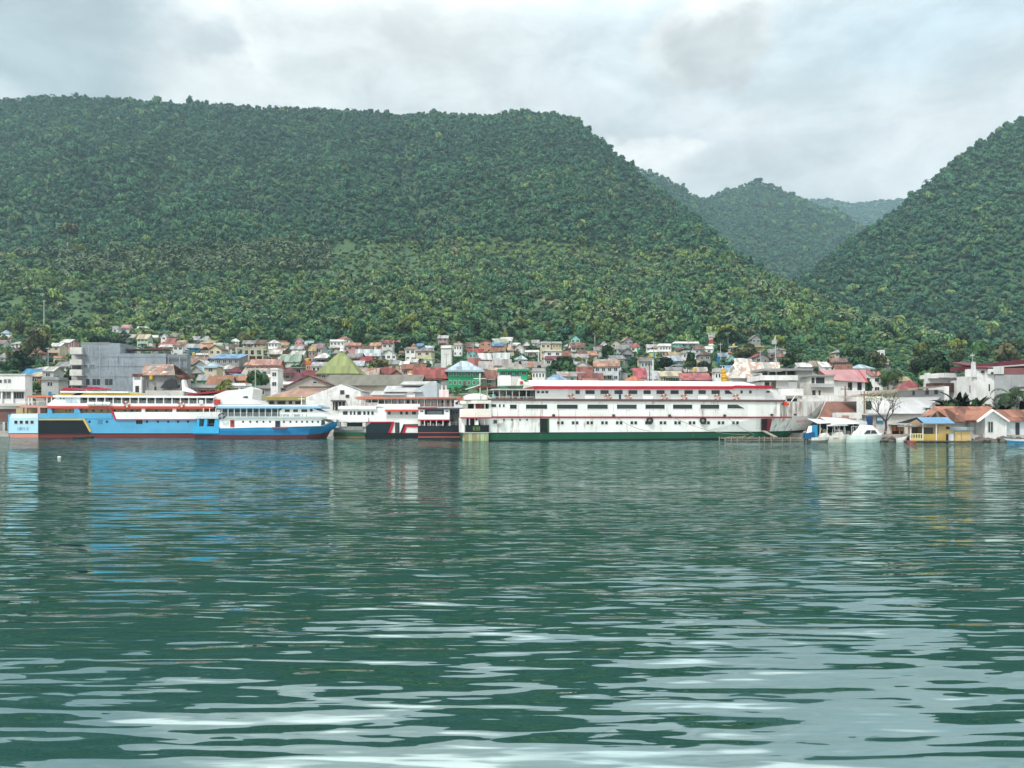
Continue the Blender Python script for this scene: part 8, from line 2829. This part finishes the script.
def canopy_shed():
    Y = 114.5
    x, g = (842 - 512) / F * Y, 0.6
    t = thing('boat_shelter', 'open boat shelter with patched pale canvas roof behind the motor boats', 'shelter', (x, Y, g))
    def b(name, mat, *a):
        m = MB(); bx_rows(m, Y, x, g, *a); return m.build(name, mat, t)
    def X(px, y=0): return (px - 512) / F * (Y + y) - x
    def Z(r, y=0): return zrow(r, Y + y) - g
    r = random.Random(6)
    b('shade_backing', paint((0.035, 0.045, 0.055), 0.3), 818, 870, 424, 440, 3.4, 3.6)  # near-black backing paints in the shade beneath the canvas roof
    for i, (a, c, r0, r1, col) in enumerate(((816, 830, 419.2, 423.4, (0.56, 0.62, 0.66)), (829, 845, 417.6, 424.2, (0.56, 0.56, 0.54)), (843, 857, 418.4, 424.0, (0.62, 0.61, 0.57)), (855, 872, 420.0, 424.6, (0.40, 0.42, 0.43)))):
        m = MB()
        q = [(X(a), -0.6 - 0.1 * i, Z(r1)), (X(c), -0.6 - 0.1 * i, Z(r1 - 0.6)), (X(c), 3.5, Z(r0, 3.5)), (X(a), 3.5, Z(r0, 3.5) + 0.1)]
        m.face(q); m.face([(u, v, w - 0.06) for u, v, w in q][::-1]); m.face([(q[0][0], q[0][1], q[0][2] - 0.06), (q[1][0], q[1][1], q[1][2] - 0.06), q[1], q[0]])
        m.build('canvas_roof', paint(col, 0.6), t)
    b('upper_wall', paint('offwhite', 0.7), 836, 862, 412.6, 418.6, 3.7, 5)
    b('plank', paint((0.36, 0.22, 0.18), 0.6), 842, 849, 415.4, 419.2, 3.55, 3.69)
    for a in (819, 826, 833.6, 843, 852, 861):
        m = MB(); m.tube((X(a), -0.4, -1), (X(a), -0.4, Z(423.6)), 0.06, n=6); m.build('post', paint('pale_grey', 0.5), t)
    m = MB(); m.tube((X(835), -0.4, Z(425)), (X(840), -0.4, Z(434)), 0.05, n=5); m.tube((X(833), -0.5, Z(430)), (X(841), -0.5, Z(430.4)), 0.05, n=5); m.build('brace', paint('pale_grey', 0.4), t)
    for i in range(9):
        a = 821 + i * 5.2 + r.uniform(-1, 1)
        b('stored_gear', paint(r.choice(['brown', 'pale_grey', 'offwhite', 'grey', 'blue', 'tan']), 0.4), a, a + r.uniform(1.6, 3.2), 437 - r.uniform(3, 8), 440, 1.2, 2.2)
    m = MB(); m.prism([(X(862.6), Z(416.2)), (X(870), Z(416.4)), (X(869.4), Z(425.8)), (X(865), Z(425.6))], -1.0, -0.9, 'y'); m.build('blue_tarpaulin', paint((0.015, 0.06, 0.14), 0.2), t)


hut()
small_shed()
rust_house()
white_gable_house()
kiosk()
canopy_shed()


# ------------------------------------------------------------------ small boats
def boat(name, label, cat, px0, px1, Y, r_gun, bow, col, bottom=None, beam=2.2, flip=False, sheer=0.35):
    """small open hull; px0..px1 along the near side, gunwale row, bow at px1 (or px0 when flip)"""
    xa, xb = (px0 - 512) / F * Y, (px1 - 512) / F * Y
    x = (xa + xb) / 2
    L = xb - xa
    h = zrow(r_gun, Y)
    t = thing(name, label, cat, (x, Y, 0))
    if flip:
        t.rotation_euler = (0, 0, math.pi)
        t.location = (x, Y + beam, 0)
    st = [0, 0.15, 0.4, 0.65, 0.82, 0.93, 1.0]
    hb = [0.40, 0.47, 0.5, 0.46, 0.34, 0.17, 0.012]
    m = MB()
    def line(zz, kx, kb):
        n_, f_ = [], []
        for s_, b_ in zip(st, hb):
            xx = -L / 2 + L * (0.02 + (0.98 - kx) * s_ + kx * 0.2 * s_)
            bb = beam * b_ * kb
            z = zz + (h * sheer * max(0, s_ - 0.45) ** 2 * 3 if zz > 0 else 0)
            n_.append((xx, beam / 2 - bb, z)); f_.append((xx, beam / 2 + bb, z))
        return n_, f_
    lv = [line(h, 0.0, 1.0), line(h * 0.45, 0.07, 0.92), line(-0.25, 0.16, 0.7)]
    for k in range(2):
        m.mat(k)
        m.grid([lv[k + 1][0], lv[k][0]]); m.grid([lv[k + 1][1], lv[k][1]], True)
        q = [lv[k][0][0], lv[k][1][0], lv[k + 1][1][0], lv[k + 1][0][0]]
        m.face(q)
    m.mat(0)
    inn = [(a[0], beam / 2 + (a[1] - beam / 2) * 0.86, a[2] - 0.08) for a in lv[0][0]]
    inf = [(a[0], beam / 2 + (a[1] - beam / 2) * 0.86, a[2] - 0.08) for a in lv[0][1]]
    m.grid([inn, inf]); m.grid([lv[0][0], inn]); m.grid([inf, lv[0][1]])
    m.build('hull', [paint(col, 0.2, 0.3), paint(bottom or col, 0.2, 0.35)], t)
    return t, L, h, beam


def motor_cruiser():
    Y = 107.5
    t, L, h, B = boat('motor_boat', 'pale mint cabin motor boat with dark raked windscreen moored by the shelter', 'motor boat', 851, 887.5, Y, 435.6, 1, (0.60, 0.68, 0.64), (0.52, 0.60, 0.56), 2.4)
    xc = t.location.x
    def X(px): return (px - 512) / F * Y - xc
    def Z(r): return zrow(r, Y)
    W_ = paint('white', 0.15, 0.3)
    m = MB(); m.prism([(X(858), Z(436)), (X(883), Z(435.2)), (X(878.5), Z(430)), (X(873.5), Z(425.4)), (X(866.5), Z(424.8)), (X(863), Z(430)), (X(859), Z(433))], 0.35, 2.05, 'y'); m.build('cabin', W_, t)
    m = MB(); m.prism([(X(865), Z(434)), (X(878.4), Z(433.6)), (X(876), Z(430.2)), (X(868.2), Z(430.2))], 0.28, 0.345, 'y'); m.build('windscreen', m_glass, t)
    m = MB(); m.tube((X(871.5), 0.26, Z(434)), (X(872), 0.26, Z(430.2)), 0.03, n=4); m.build('window_post', W_, t)
    m = MB()
    for a in (852.5, 857, 861):
        m.tube((X(a), 0.3, Z(436)), (X(a), 0.3, Z(426.6)), 0.035, n=5)
    m.tube((X(852), 0.3, Z(426.6)), (X(866), 0.3, Z(426.2)), 0.035, n=5)
    m.build('canopy_frame', m_steel, t)
    m = MB()
    for a in (876, 880, 884, 888):
        m.tube((X(a), 0.7, Z(435.2)), (X(a) + 0.1, 0.7, Z(431.6)), 0.022, n=4)
    m.tube((X(876), 0.7, Z(431.6)), (X(889), 0.7, Z(431.8)), 0.022, n=4)
    m.build('bow_rail', m_steel, t)


def speed_boat():
    Y = 108.8
    t, L, h, B = boat('motor_boat', 'open white speedboat with awning frame left of the mint cabin boat', 'motor boat', 828, 852, Y, 436.0, 1, (0.70, 0.69, 0.64), (0.60, 0.58, 0.52), 2.0)
    xc = t.location.x
    def X(px): return (px - 512) / F * Y - xc
    def Z(r): return zrow(r, Y)
    m = MB(); m.prism([(X(836), Z(436)), (X(846), Z(436)), (X(844), Z(431.6)), (X(838), Z(432.6))], 0.5, 1.5, 'y'); m.build('console', paint('offwhite', 0.2), t)
    m = MB()
    for a, b_ in ((833, 834.5), (840, 841), (847, 846)):
        m.tube((X(a), 0.3, Z(436)), (X(b_), 0.4, Z(426)), 0.035, n=5)
    m.build('awning_frame', m_steel, t)
    m = MB(); m.prism([(X(832), Z(426.2)), (X(849), Z(425.6)), (X(847), Z(424.4)), (X(840), Z(423.9)), (X(833), Z(425))], 0.1, 1.9, 'y'); m.build('awning', paint('pale_grey', 0.3), t)
    m = MB()
    for i in range(6):
        a = X(833.6 + i * 1.0); m.box(a, a + 0.09, -0.08 + 0.02 * i, 0.05 + 0.02 * i, Z(438.6), Z(437.6))
    m.build('name_lettering', paint((0.35, 0.26, 0.16)), t)


def outboard_boat():
    Y = 107.0
    t, L, h, B = boat('motor_boat', 'small boat with two dark blue outboard engines and blue console by the ferry bow', 'motor boat', 812, 833, Y, 437.6, 1, (0.62, 0.60, 0.55), (0.16, 0.15, 0.14), 2.0)
    xc = t.location.x
    def X(px): return (px - 512) / F * Y - xc
    def Z(r): return zrow(r, Y)
    BLU = paint((0.012, 0.085, 0.20), 0.1, 0.3)
    m = MB(); m.prism([(X(813.8), Z(438)), (X(818.8), Z(437)), (X(818.8), Z(425.2)), (X(814.4), Z(425.6))], 0.5, 1.5, 'y'); m.build('console', paint((0.02, 0.23, 0.42), 0.15), t)
    m = MB(); m.prism([(X(810), Z(433)), (X(813.7), Z(433)), (X(813.7), Z(426)), (X(812.4), Z(426.2))], 0.6, 1.4, 'y'); m.build('windshield', paint('white', 0.1), t)
    for y in (0.4, 1.35):
        e = MB(); e.prism([(X(807.4), Z(433.4)), (X(815.5), Z(431.8)), (X(816.4), Z(436.6)), (X(812), Z(439.2)), (X(807), Z(438.4))], y, y + 0.42, 'y')
        eo = e.build('outboard_engine', BLU, t)
        m = MB(); m.tube((X(809.6), y + 0.2, Z(438.4)), (X(808.6), y + 0.2, Z(443.4)), 0.10, 0.06, 6); m.build('engine_leg', m_rubber, eo)
    m = MB()
    for a, b_ in ((820, 822.5), (826, 829)):
        m.tube((X(a), 0.4, Z(437.6)), (X(b_), 0.4, Z(428)), 0.04, n=5)
    m.build('frame', m_steel, t)
    m = MB(); m.prism([(X(822), Z(437.4)), (X(832), Z(437.2)), (X(829), Z(433)), (X(825), Z(434))], 0.4, 1.6, 'y'); m.build('cover', paint('offwhite', 0.4), t)


motor_cruiser()
speed_boat()
outboard_boat()
t, L, h, B = boat('rowing_boat', 'bright blue wooden boat with pale rim at the right edge of the water', 'boat', 1008, 1042, 106.5, 439.6, 1, (0.62, 0.70, 0.72), (0.02, 0.20, 0.42), 1.6, True)
m = MB(); m.box(-L * 0.2, -L * 0.16, 0.12, B - 0.12, h - 0.16, h - 0.1); m.build('thwart', m_wood, t)
t, L, h, B = boat('canoe', 'low dark canoe lying against the black hull panel of the blue ferry', 'canoe', 72, 94, 134.5, 436.7, 1, (0.03, 0.03, 0.032), (0.02, 0.02, 0.022), 0.9)
m = MB(); m.box(-L * 0.1, -L * 0.06, 0.08, B - 0.08, h - 0.12, h - 0.07); m.build('thwart', m_wood, t)
t, L, h, B = boat('rowing_boat', 'small red boat floating in front of the yellow stilt hut', 'boat', 909.5, 918.5, 106.0, 441.2, 1, (0.50, 0.05, 0.05), (0.36, 0.04, 0.04), 0.8)
m = MB(); m.box(-L * 0.1, -L * 0.02, 0.1, B - 0.1, h - 0.1, h - 0.05); m.build('thwart', m_wood, t)
t, L, h, B = boat('rowing_boat', 'small white dinghy drawn up between bare tree and yellow hut', 'boat', 899, 909, 109.0, 437.8, 1, (0.66, 0.66, 0.63), (0.55, 0.55, 0.53), 1.0)
m = MB(); m.box(-L * 0.1, -L * 0.02, 0.1, B - 0.1, h - 0.1, h - 0.05); m.build('thwart', m_wood, t)


def jetty():
    Y = 115.0
    x = (762 - 512) / F * Y
    t = thing('jetty', 'low makeshift timber jetty of thin planks below the ferry bow', 'jetty', (x, Y, 0))
    def X(px): return (px - 512) / F * Y - x
    def Z(r): return zrow(r, Y)
    r = random.Random(5)
    m = MB()
    for k in range(3):
        y = 0.15 + k * 0.42
        m.box(X(720) + r.uniform(-1, 1), X(806) + r.uniform(-1, 0.4), y, y + 0.34, Z(438.6), Z(437.8))
    m.build('walkway', m_wood, t)
    m = MB(); m.box(X(724), X(804), 0.05, 0.12, Z(440.4), Z(439.7)); m.build('stringer', m_wood, t)
    a = 719.0
    while a < 806:
        m = MB(); y = r.choice((0.0, 1.4)); m.tube((X(a), y, -1.5), (X(a) + r.uniform(-.1, .1), y, Z(437.2 - r.uniform(-0.8, 1.0))), 0.07, n=6); m.build('post', m_wood, t)
        a += r.uniform(5, 8.5)
    m = MB()
    for k in range(6):
        a = 724 + k * 5 + r.uniform(-2, 2); m.tube((X(a), 0.4, Z(437.7)), (X(a + r.uniform(4, 9)), 0.8, Z(437.3 - r.uniform(0, 1.4))), 0.05, n=5)
    m.build('loose_poles', m_wood, t)


jetty()
m = MB(); Yp = 121.0
def _w(px, row, Y): return ((px - 512) / F * Y, Y, zrow(row, Y))
a, b_ = Vector(_w(763.5, 431.0, 121.5)), Vector(_w(776, 437.4, 116.3))
d = (b_ - a).normalized(); sd = Vector((-d.y, d.x, 0)).normalized() * 0.3
gp = MB(); up = Vector((0, 0, 0.08))
gp.grid([[a - sd + up, a + sd + up], [b_ - sd + up, b_ + sd + up]]); gp.grid([[a - sd, a + sd], [b_ - sd, b_ + sd]], True); gp.grid([[a - sd, a - sd + up], [b_ - sd, b_ - sd + up]]); gp.grid([[a + sd + up, a + sd], [b_ + sd + up, b_ + sd]])
tag(gp.build('gangplank', m_wood), 'pale plank leaning from the ferry side door down to the jetty', 'gangplank')


def line(name, label, cat, p, q, sag, r=0.03, mat=None, group=None, n=10):
    p, q = Vector(p), Vector(q)
    pts = []
    for i in range(n + 1):
        u = i / n
        v = p.lerp(q, u)
        v.z -= sag * 4 * u * (1 - u)
        pts.append(v)
    m = MB(); m.path(pts, r, 5)
    return tag(m.build(name, mat or m_rope), label, cat, group)


def on_ship(s, px, row, y=-0.1):
    x, z = s.p(px, row, 0)
    return s.root.matrix_basis @ Vector((x, y, z))


line('mooring_rope', 'mooring rope slanting from mid hull towards the ferry stern', 'rope', on_ship(SHIP_BIG, 613.5, 415.5, -0.2), on_ship(SHIP_BIG, 648, 431, -1.2), 0.5, 0.035, None, 'ropes on the white ferry')
line('mooring_rope', 'long mooring rope sloping to the jetty from under the white ferry belt', 'rope', on_ship(SHIP_BIG, 669.5, 415.6, -0.2), on_ship(SHIP_BIG, 742, 434, -2.4), 0.9, 0.035, None, 'ropes on the white ferry')
line('mooring_rope', 'mooring rope steeply sloping near the ferry side door', 'rope', on_ship(SHIP_BIG, 724.5, 415.6, -0.2), on_ship(SHIP_BIG, 748, 434, -2.2), 0.3, 0.035, None, 'ropes on the white ferry')


# ------------------------------------------------------------------ rocks along the shore
def rocks():
    r = random.Random(9)
    m = MB()
    for k in range(330):
        px = r.uniform(828, 1040)
        Y = float(shore_px(px)) + r.uniform(-2.2, 1.2)
        x = (px - 512) / F * Y
        s = r.uniform(0.18, 0.6)
        c = (x, Y, r.uniform(-0.1, 0.55))
        rows = []
        for i in range(5):
            th = math.pi * i / 4
            rows.append([(c[0] + s * r.uniform(.8, 1.2) * math.sin(th) * math.cos(j * 1.047), c[1] + s * math.sin(th) * math.sin(j * 1.047), c[2] + s * 0.7 * r.uniform(.85, 1.1) * math.cos(th)) for j in range(6)])
            rows[-1].append(rows[-1][0])
        m.grid(rows, True)
    tag(m.build('shore_rubble', paint((0.13, 0.115, 0.10), 0.6, 0.9)), 'dark stones and rubble along the water line at right', 'rubble', kind='stuff')


rocks()


# ------------------------------------------------------------------ poles, tower, monument
def lamp_post():
    Y = 300.0
    x = (775.5 - 512) / F * Y
    g = ground(x, Y)
    z = zrow(336, Y)
    t = thing('lamp_post', 'tall grey lamp post with bulky head in front of the dark forest', 'lamp post', (x, Y, g))
    m = MB(); m.tube((0, 0, -0.3), (0, 0, z - g), 0.28, 0.16, 8); m.build('pole', m_steel, t)
    m = MB(); m.box(-1.3, 0.3, -0.5, 0.5, z - g - 3.2, z - g - 1.6); m.tube((-0.4, 0, z - g - 1.6), (0.2, 0, z - g + 0.2), 0.3, 0.16, 6); m.build('lamp_head', paint('pale_grey', 0.2), t)


def tower():
    Y = 392.0
    x = (711 - 512) / F * Y
    g = ground(x, Y)
    t = thing('telecom_tower', 'slim red and white lattice tower standing on a white base', 'tower', (x, Y, g))
    z0, z1, z2 = zrow(344, Y) - g, zrow(335.5, Y) - g, zrow(332.8, Y) - g
    m = MB(); m.box(-1.0, 1.0, -1, 1, -1.5, z0); m.box(-1.5, 1.5, -1.5, 1.5, z0 * 0.8, z0 * 0.85); m.build('base', paint('white', 0.2), t)
    m = MB(); n = 6
    for k in range(n):
        m.mat(k % 2 if k > 2 else 0)
        a, b_ = z0 + (z1 - z0) * k / n, z0 + (z1 - z0) * (k + 1) / n
        w0 = 0.75
        for sx, sy in ((-1, -1), (1, -1), (1, 1), (-1, 1)):
            m.tube((sx * w0, sy * w0, a), (sx * w0, sy * w0, b_), 0.16, n=5)
        m.tube((-w0, -w0, a), (w0, -w0, b_), 0.12, n=4); m.tube((w0, -w0, a), (-w0, -w0, b_), 0.12, n=4)
        m.tube((-w0, w0, a), (w0, w0, b_), 0.12, n=4); m.tube((-w0, -w0, b_), (w0, -w0, b_), 0.12, n=4)
    m.build('lattice', [paint((0.55, 0.12, 0.07), 0.1), paint('white', 0.1)], t)
    for i, (dx, dy) in enumerate(((-1.3, -0.8), (0.2, -1.2), (1.3, -0.6))):
        m = MB(); m.box(dx - 0.35, dx + 0.35, dy - 0.12, dy + 0.12, z1 - 1.2, z2 - 0.1); m.build('antenna', paint('pale_grey', 0.1), t)
    m = MB(); m.tube((0, 0, z1), (0, 0, z2 + 0.8), 0.08, n=5); m.build('spike', m_steel, t)


def monument():
    Y = 160.0
    x = (726.5 - 512) / F * Y
    g = ground(x, Y)
    t = thing('monument', 'golden ornamental monument tapering to a pale spike behind the ferry roof', 'monument', (x, Y, g))
    GO = paint((0.66, 0.38, 0.05), 0.25, 0.35)
    def Z(r): return zrow(r, Y) - g
    m = MB(); m.box(-1.1, 1.1, 0, 2, -1, Z(383)); m.build('pedestal', paint('offwhite', 0.4), t)
    m = MB()
    prof = [(383, .55), (381, .70), (379, .55), (377.5, .72), (375.5, .60), (373.8, .38), (372.6, .52), (371, .34), (369.6, .40), (368.2, .16)]
    for (r0, a), (r1, b_) in zip(prof[:-1], prof[1:]):
        s0 = (383 - r0) * -0.035
        s1 = (383 - r1) * -0.035
        m.tube((s0, 1, Z(r0)), (s1, 1, Z(r1)), a, b_, 10)
    m.build('body', GO, t, smooth=True)
    m = MB()
    for a, r0, dx, dr in ((0.5, 379, 0.95, -2.5), (-0.4, 373, -0.6, -1.4), (0.1, 371.4, 0.55, -0.4), (0.4, 375.5, 0.8, 1.5)):
        s0 = (383 - r0) * -0.035
        m.tube((s0 + a * 0.5, 0.9, Z(r0)), (s0 + dx, 0.9, Z(r0 + dr)), 0.22, 0.12, 7)
    m.build('ornament', GO, t)
    m = MB(); m.tube((-0.55, 1, Z(368.4)), (-0.62, 1, Z(365.2)), 0.14, 0.02, 7); m.build('spike', paint('offwhite', 0.1), t)


def pole(px, r0, r1, Y, rad, mat, label, cross=0.0, name='utility_pole', cat='pole'):
    x = (px - 512) / F * Y
    g = ground(x, Y)
    t = thing(name, label, cat, (x, Y, g))
    m = MB(); m.tube((0, 0, -0.4), (0, 0, zrow(r0, Y) - g), rad, rad * 0.75, 7); m.build('shaft', mat, t)
    if cross:
        h = zrow(r0, Y) - g
        m = MB(); m.box(-cross, cross, -0.08, 0.08, h - 0.7, h - 0.5)
        for q in (-0.8, 0, 0.8):
            m.tube((q * cross, 0, h - 0.5), (q * cross, 0, h - 0.2), 0.05, n=5)
        m.build('crossarm', mat, t)
    return t


lamp_post()
tower()
monument()
pole(864.3, 391, 415, 121.0, 0.13, paint((0.26, 0.18, 0.12)), 'brown timber pole at the corner of the long white workshop', 0.6)
pole(845.3, 386, 402, 149.0, 0.22, paint((0.30, 0.22, 0.18)), 'thick brown pole against the white yard wall', 0.9)
pole(538.5, 352, 366, 300.0, 0.30, paint('offwhite'), 'pale concrete pole beside the white veranda house', 0)
pole(653, 360, 379, 215.0, 0.25, paint('white'), 'white pole in front of the rose-red roof', 0)
pole(649.5, 362, 380, 214.0, 0.14, paint('dark'), 'thin dark pole by the grey sheet roof', 0.8)
pole(44, 300, 347, 450.0, 0.35, paint((0.42, 0.45, 0.36)), 'very tall thin pale mast on the left slope', 1.2, 'power_mast', 'mast')
pole(972.5, 352.5, 364, 152.0, 0.06, m_steel, 'thin roof mast with small white floodlight by the maroon roof', 0.35, 'floodlight_mast', 'mast')
for k, (px, row, Y, lab) in enumerate(((59, 457.2, 64.0, 'tiny white float drifting alone on the water at left'),)):
    m = MB(); m.tube((-0.1, 0, 0.02), (0.1, 0, 0.03), 0.06, n=8); m.ball((0.12, 0, 0.03), 0.05, 8)
    tag(m.build('float', paint('white', 0.1), None, ((px - 512) / F * Y, Y, 0)), lab, 'float')


# ------------------------------------------------------------------ roof tanks and lane poles of the town
rng = random.Random(77)
flat = [o for o in bpy.data.objects if o.get('category') == 'house' and any(c.name.startswith('roof') and c.data.materials[0].name.startswith('paint') for c in o.children)]
rng.shuffle(flat)
seen = set()
for o in flat:
    px = 512 + F * o.location.x / o.location.y
    cname, c = rng.choice([('orange', (0.55, 0.20, 0.05)), ('dark blue', (0.03, 0.09, 0.25)), ('steel grey', (0.40, 0.42, 0.43)), ('yellow', (0.60, 0.42, 0.08)), ('black', (0.03, 0.03, 0.03))])
    lab = '%s water tank on a flat house roof near %s' % (cname, landmark(px))
    if lab in seen or len(seen) >= 16:
        continue
    seen.add(lab)
    ro = [c_ for c_ in o.children if c_.name.startswith('roof')][0]
    zt = min(v.co.z for v in ro.data.vertices) + 0.18
    ys = [v.co.y for v in ro.data.vertices]
    w = o.matrix_basis @ Vector((rng.uniform(-1, 1), min(ys) + 2.2, zt))
    t = thing('water_tank', lab, 'water tank', w, 0, 'rooftop water tanks')
    m = MB()
    for sx in (-.45, .45):
        for sy in (-.45, .45):
            m.box(sx - .06, sx + .06, sy - .06, sy + .06, 0, 0.7)
    m.build('stand', m_steel, t)
    m = MB(); m.tube((0, 0, 0.7), (0, 0, 1.75), 0.62, 0.62, 12).tube((0, 0, 1.75), (0, 0, 1.95), 0.6, 0.25, 12); m.build('tank', paint(c, 0.2, 0.4), t)
for k, (a, b_, nm) in enumerate(LANDMARKS[:18]):
    px = rng.uniform(a + 4, b_ - 4)
    Y = rng.uniform(215, 360)
    x = (px - 512) / F * Y
    if px > 780 or occupied(x, Y, 0.1, 0.1):
        continue
    g = ground(x, Y)
    pole(px, HOR - (g + rng.uniform(8, 10) - CAMZ) / Y * F, 0, Y, 0.16, paint('pale_grey'), 'grey utility pole with crossarm among houses near %s' % nm, 0.9)
# ------------------------------------------------------------------ haze: one box of thin even air around camera and land
m_haze = bpy.data.materials.new('haze_air')
m_haze.use_nodes = True
t = NT(m_haze.node_tree)
t.n.clear()
out = t.new('ShaderNodeOutputMaterial')
pv = t.new('ShaderNodeVolumePrincipled')
pv.inputs['Color'].default_value = (0.55, 0.84, 1.0, 1)
pv.inputs['Density'].default_value = HAZE
pv.inputs['Anisotropy'].default_value = 0.2
t.l.new(pv.outputs[0], out.inputs['Volume'])
hz = MB().box(-2700, 2700, -450, 3900, -5, 1090).build('haze', m_haze)
tag(hz, 'thin pale haze in the air over harbour and hills', 'haze', kind='stuff')
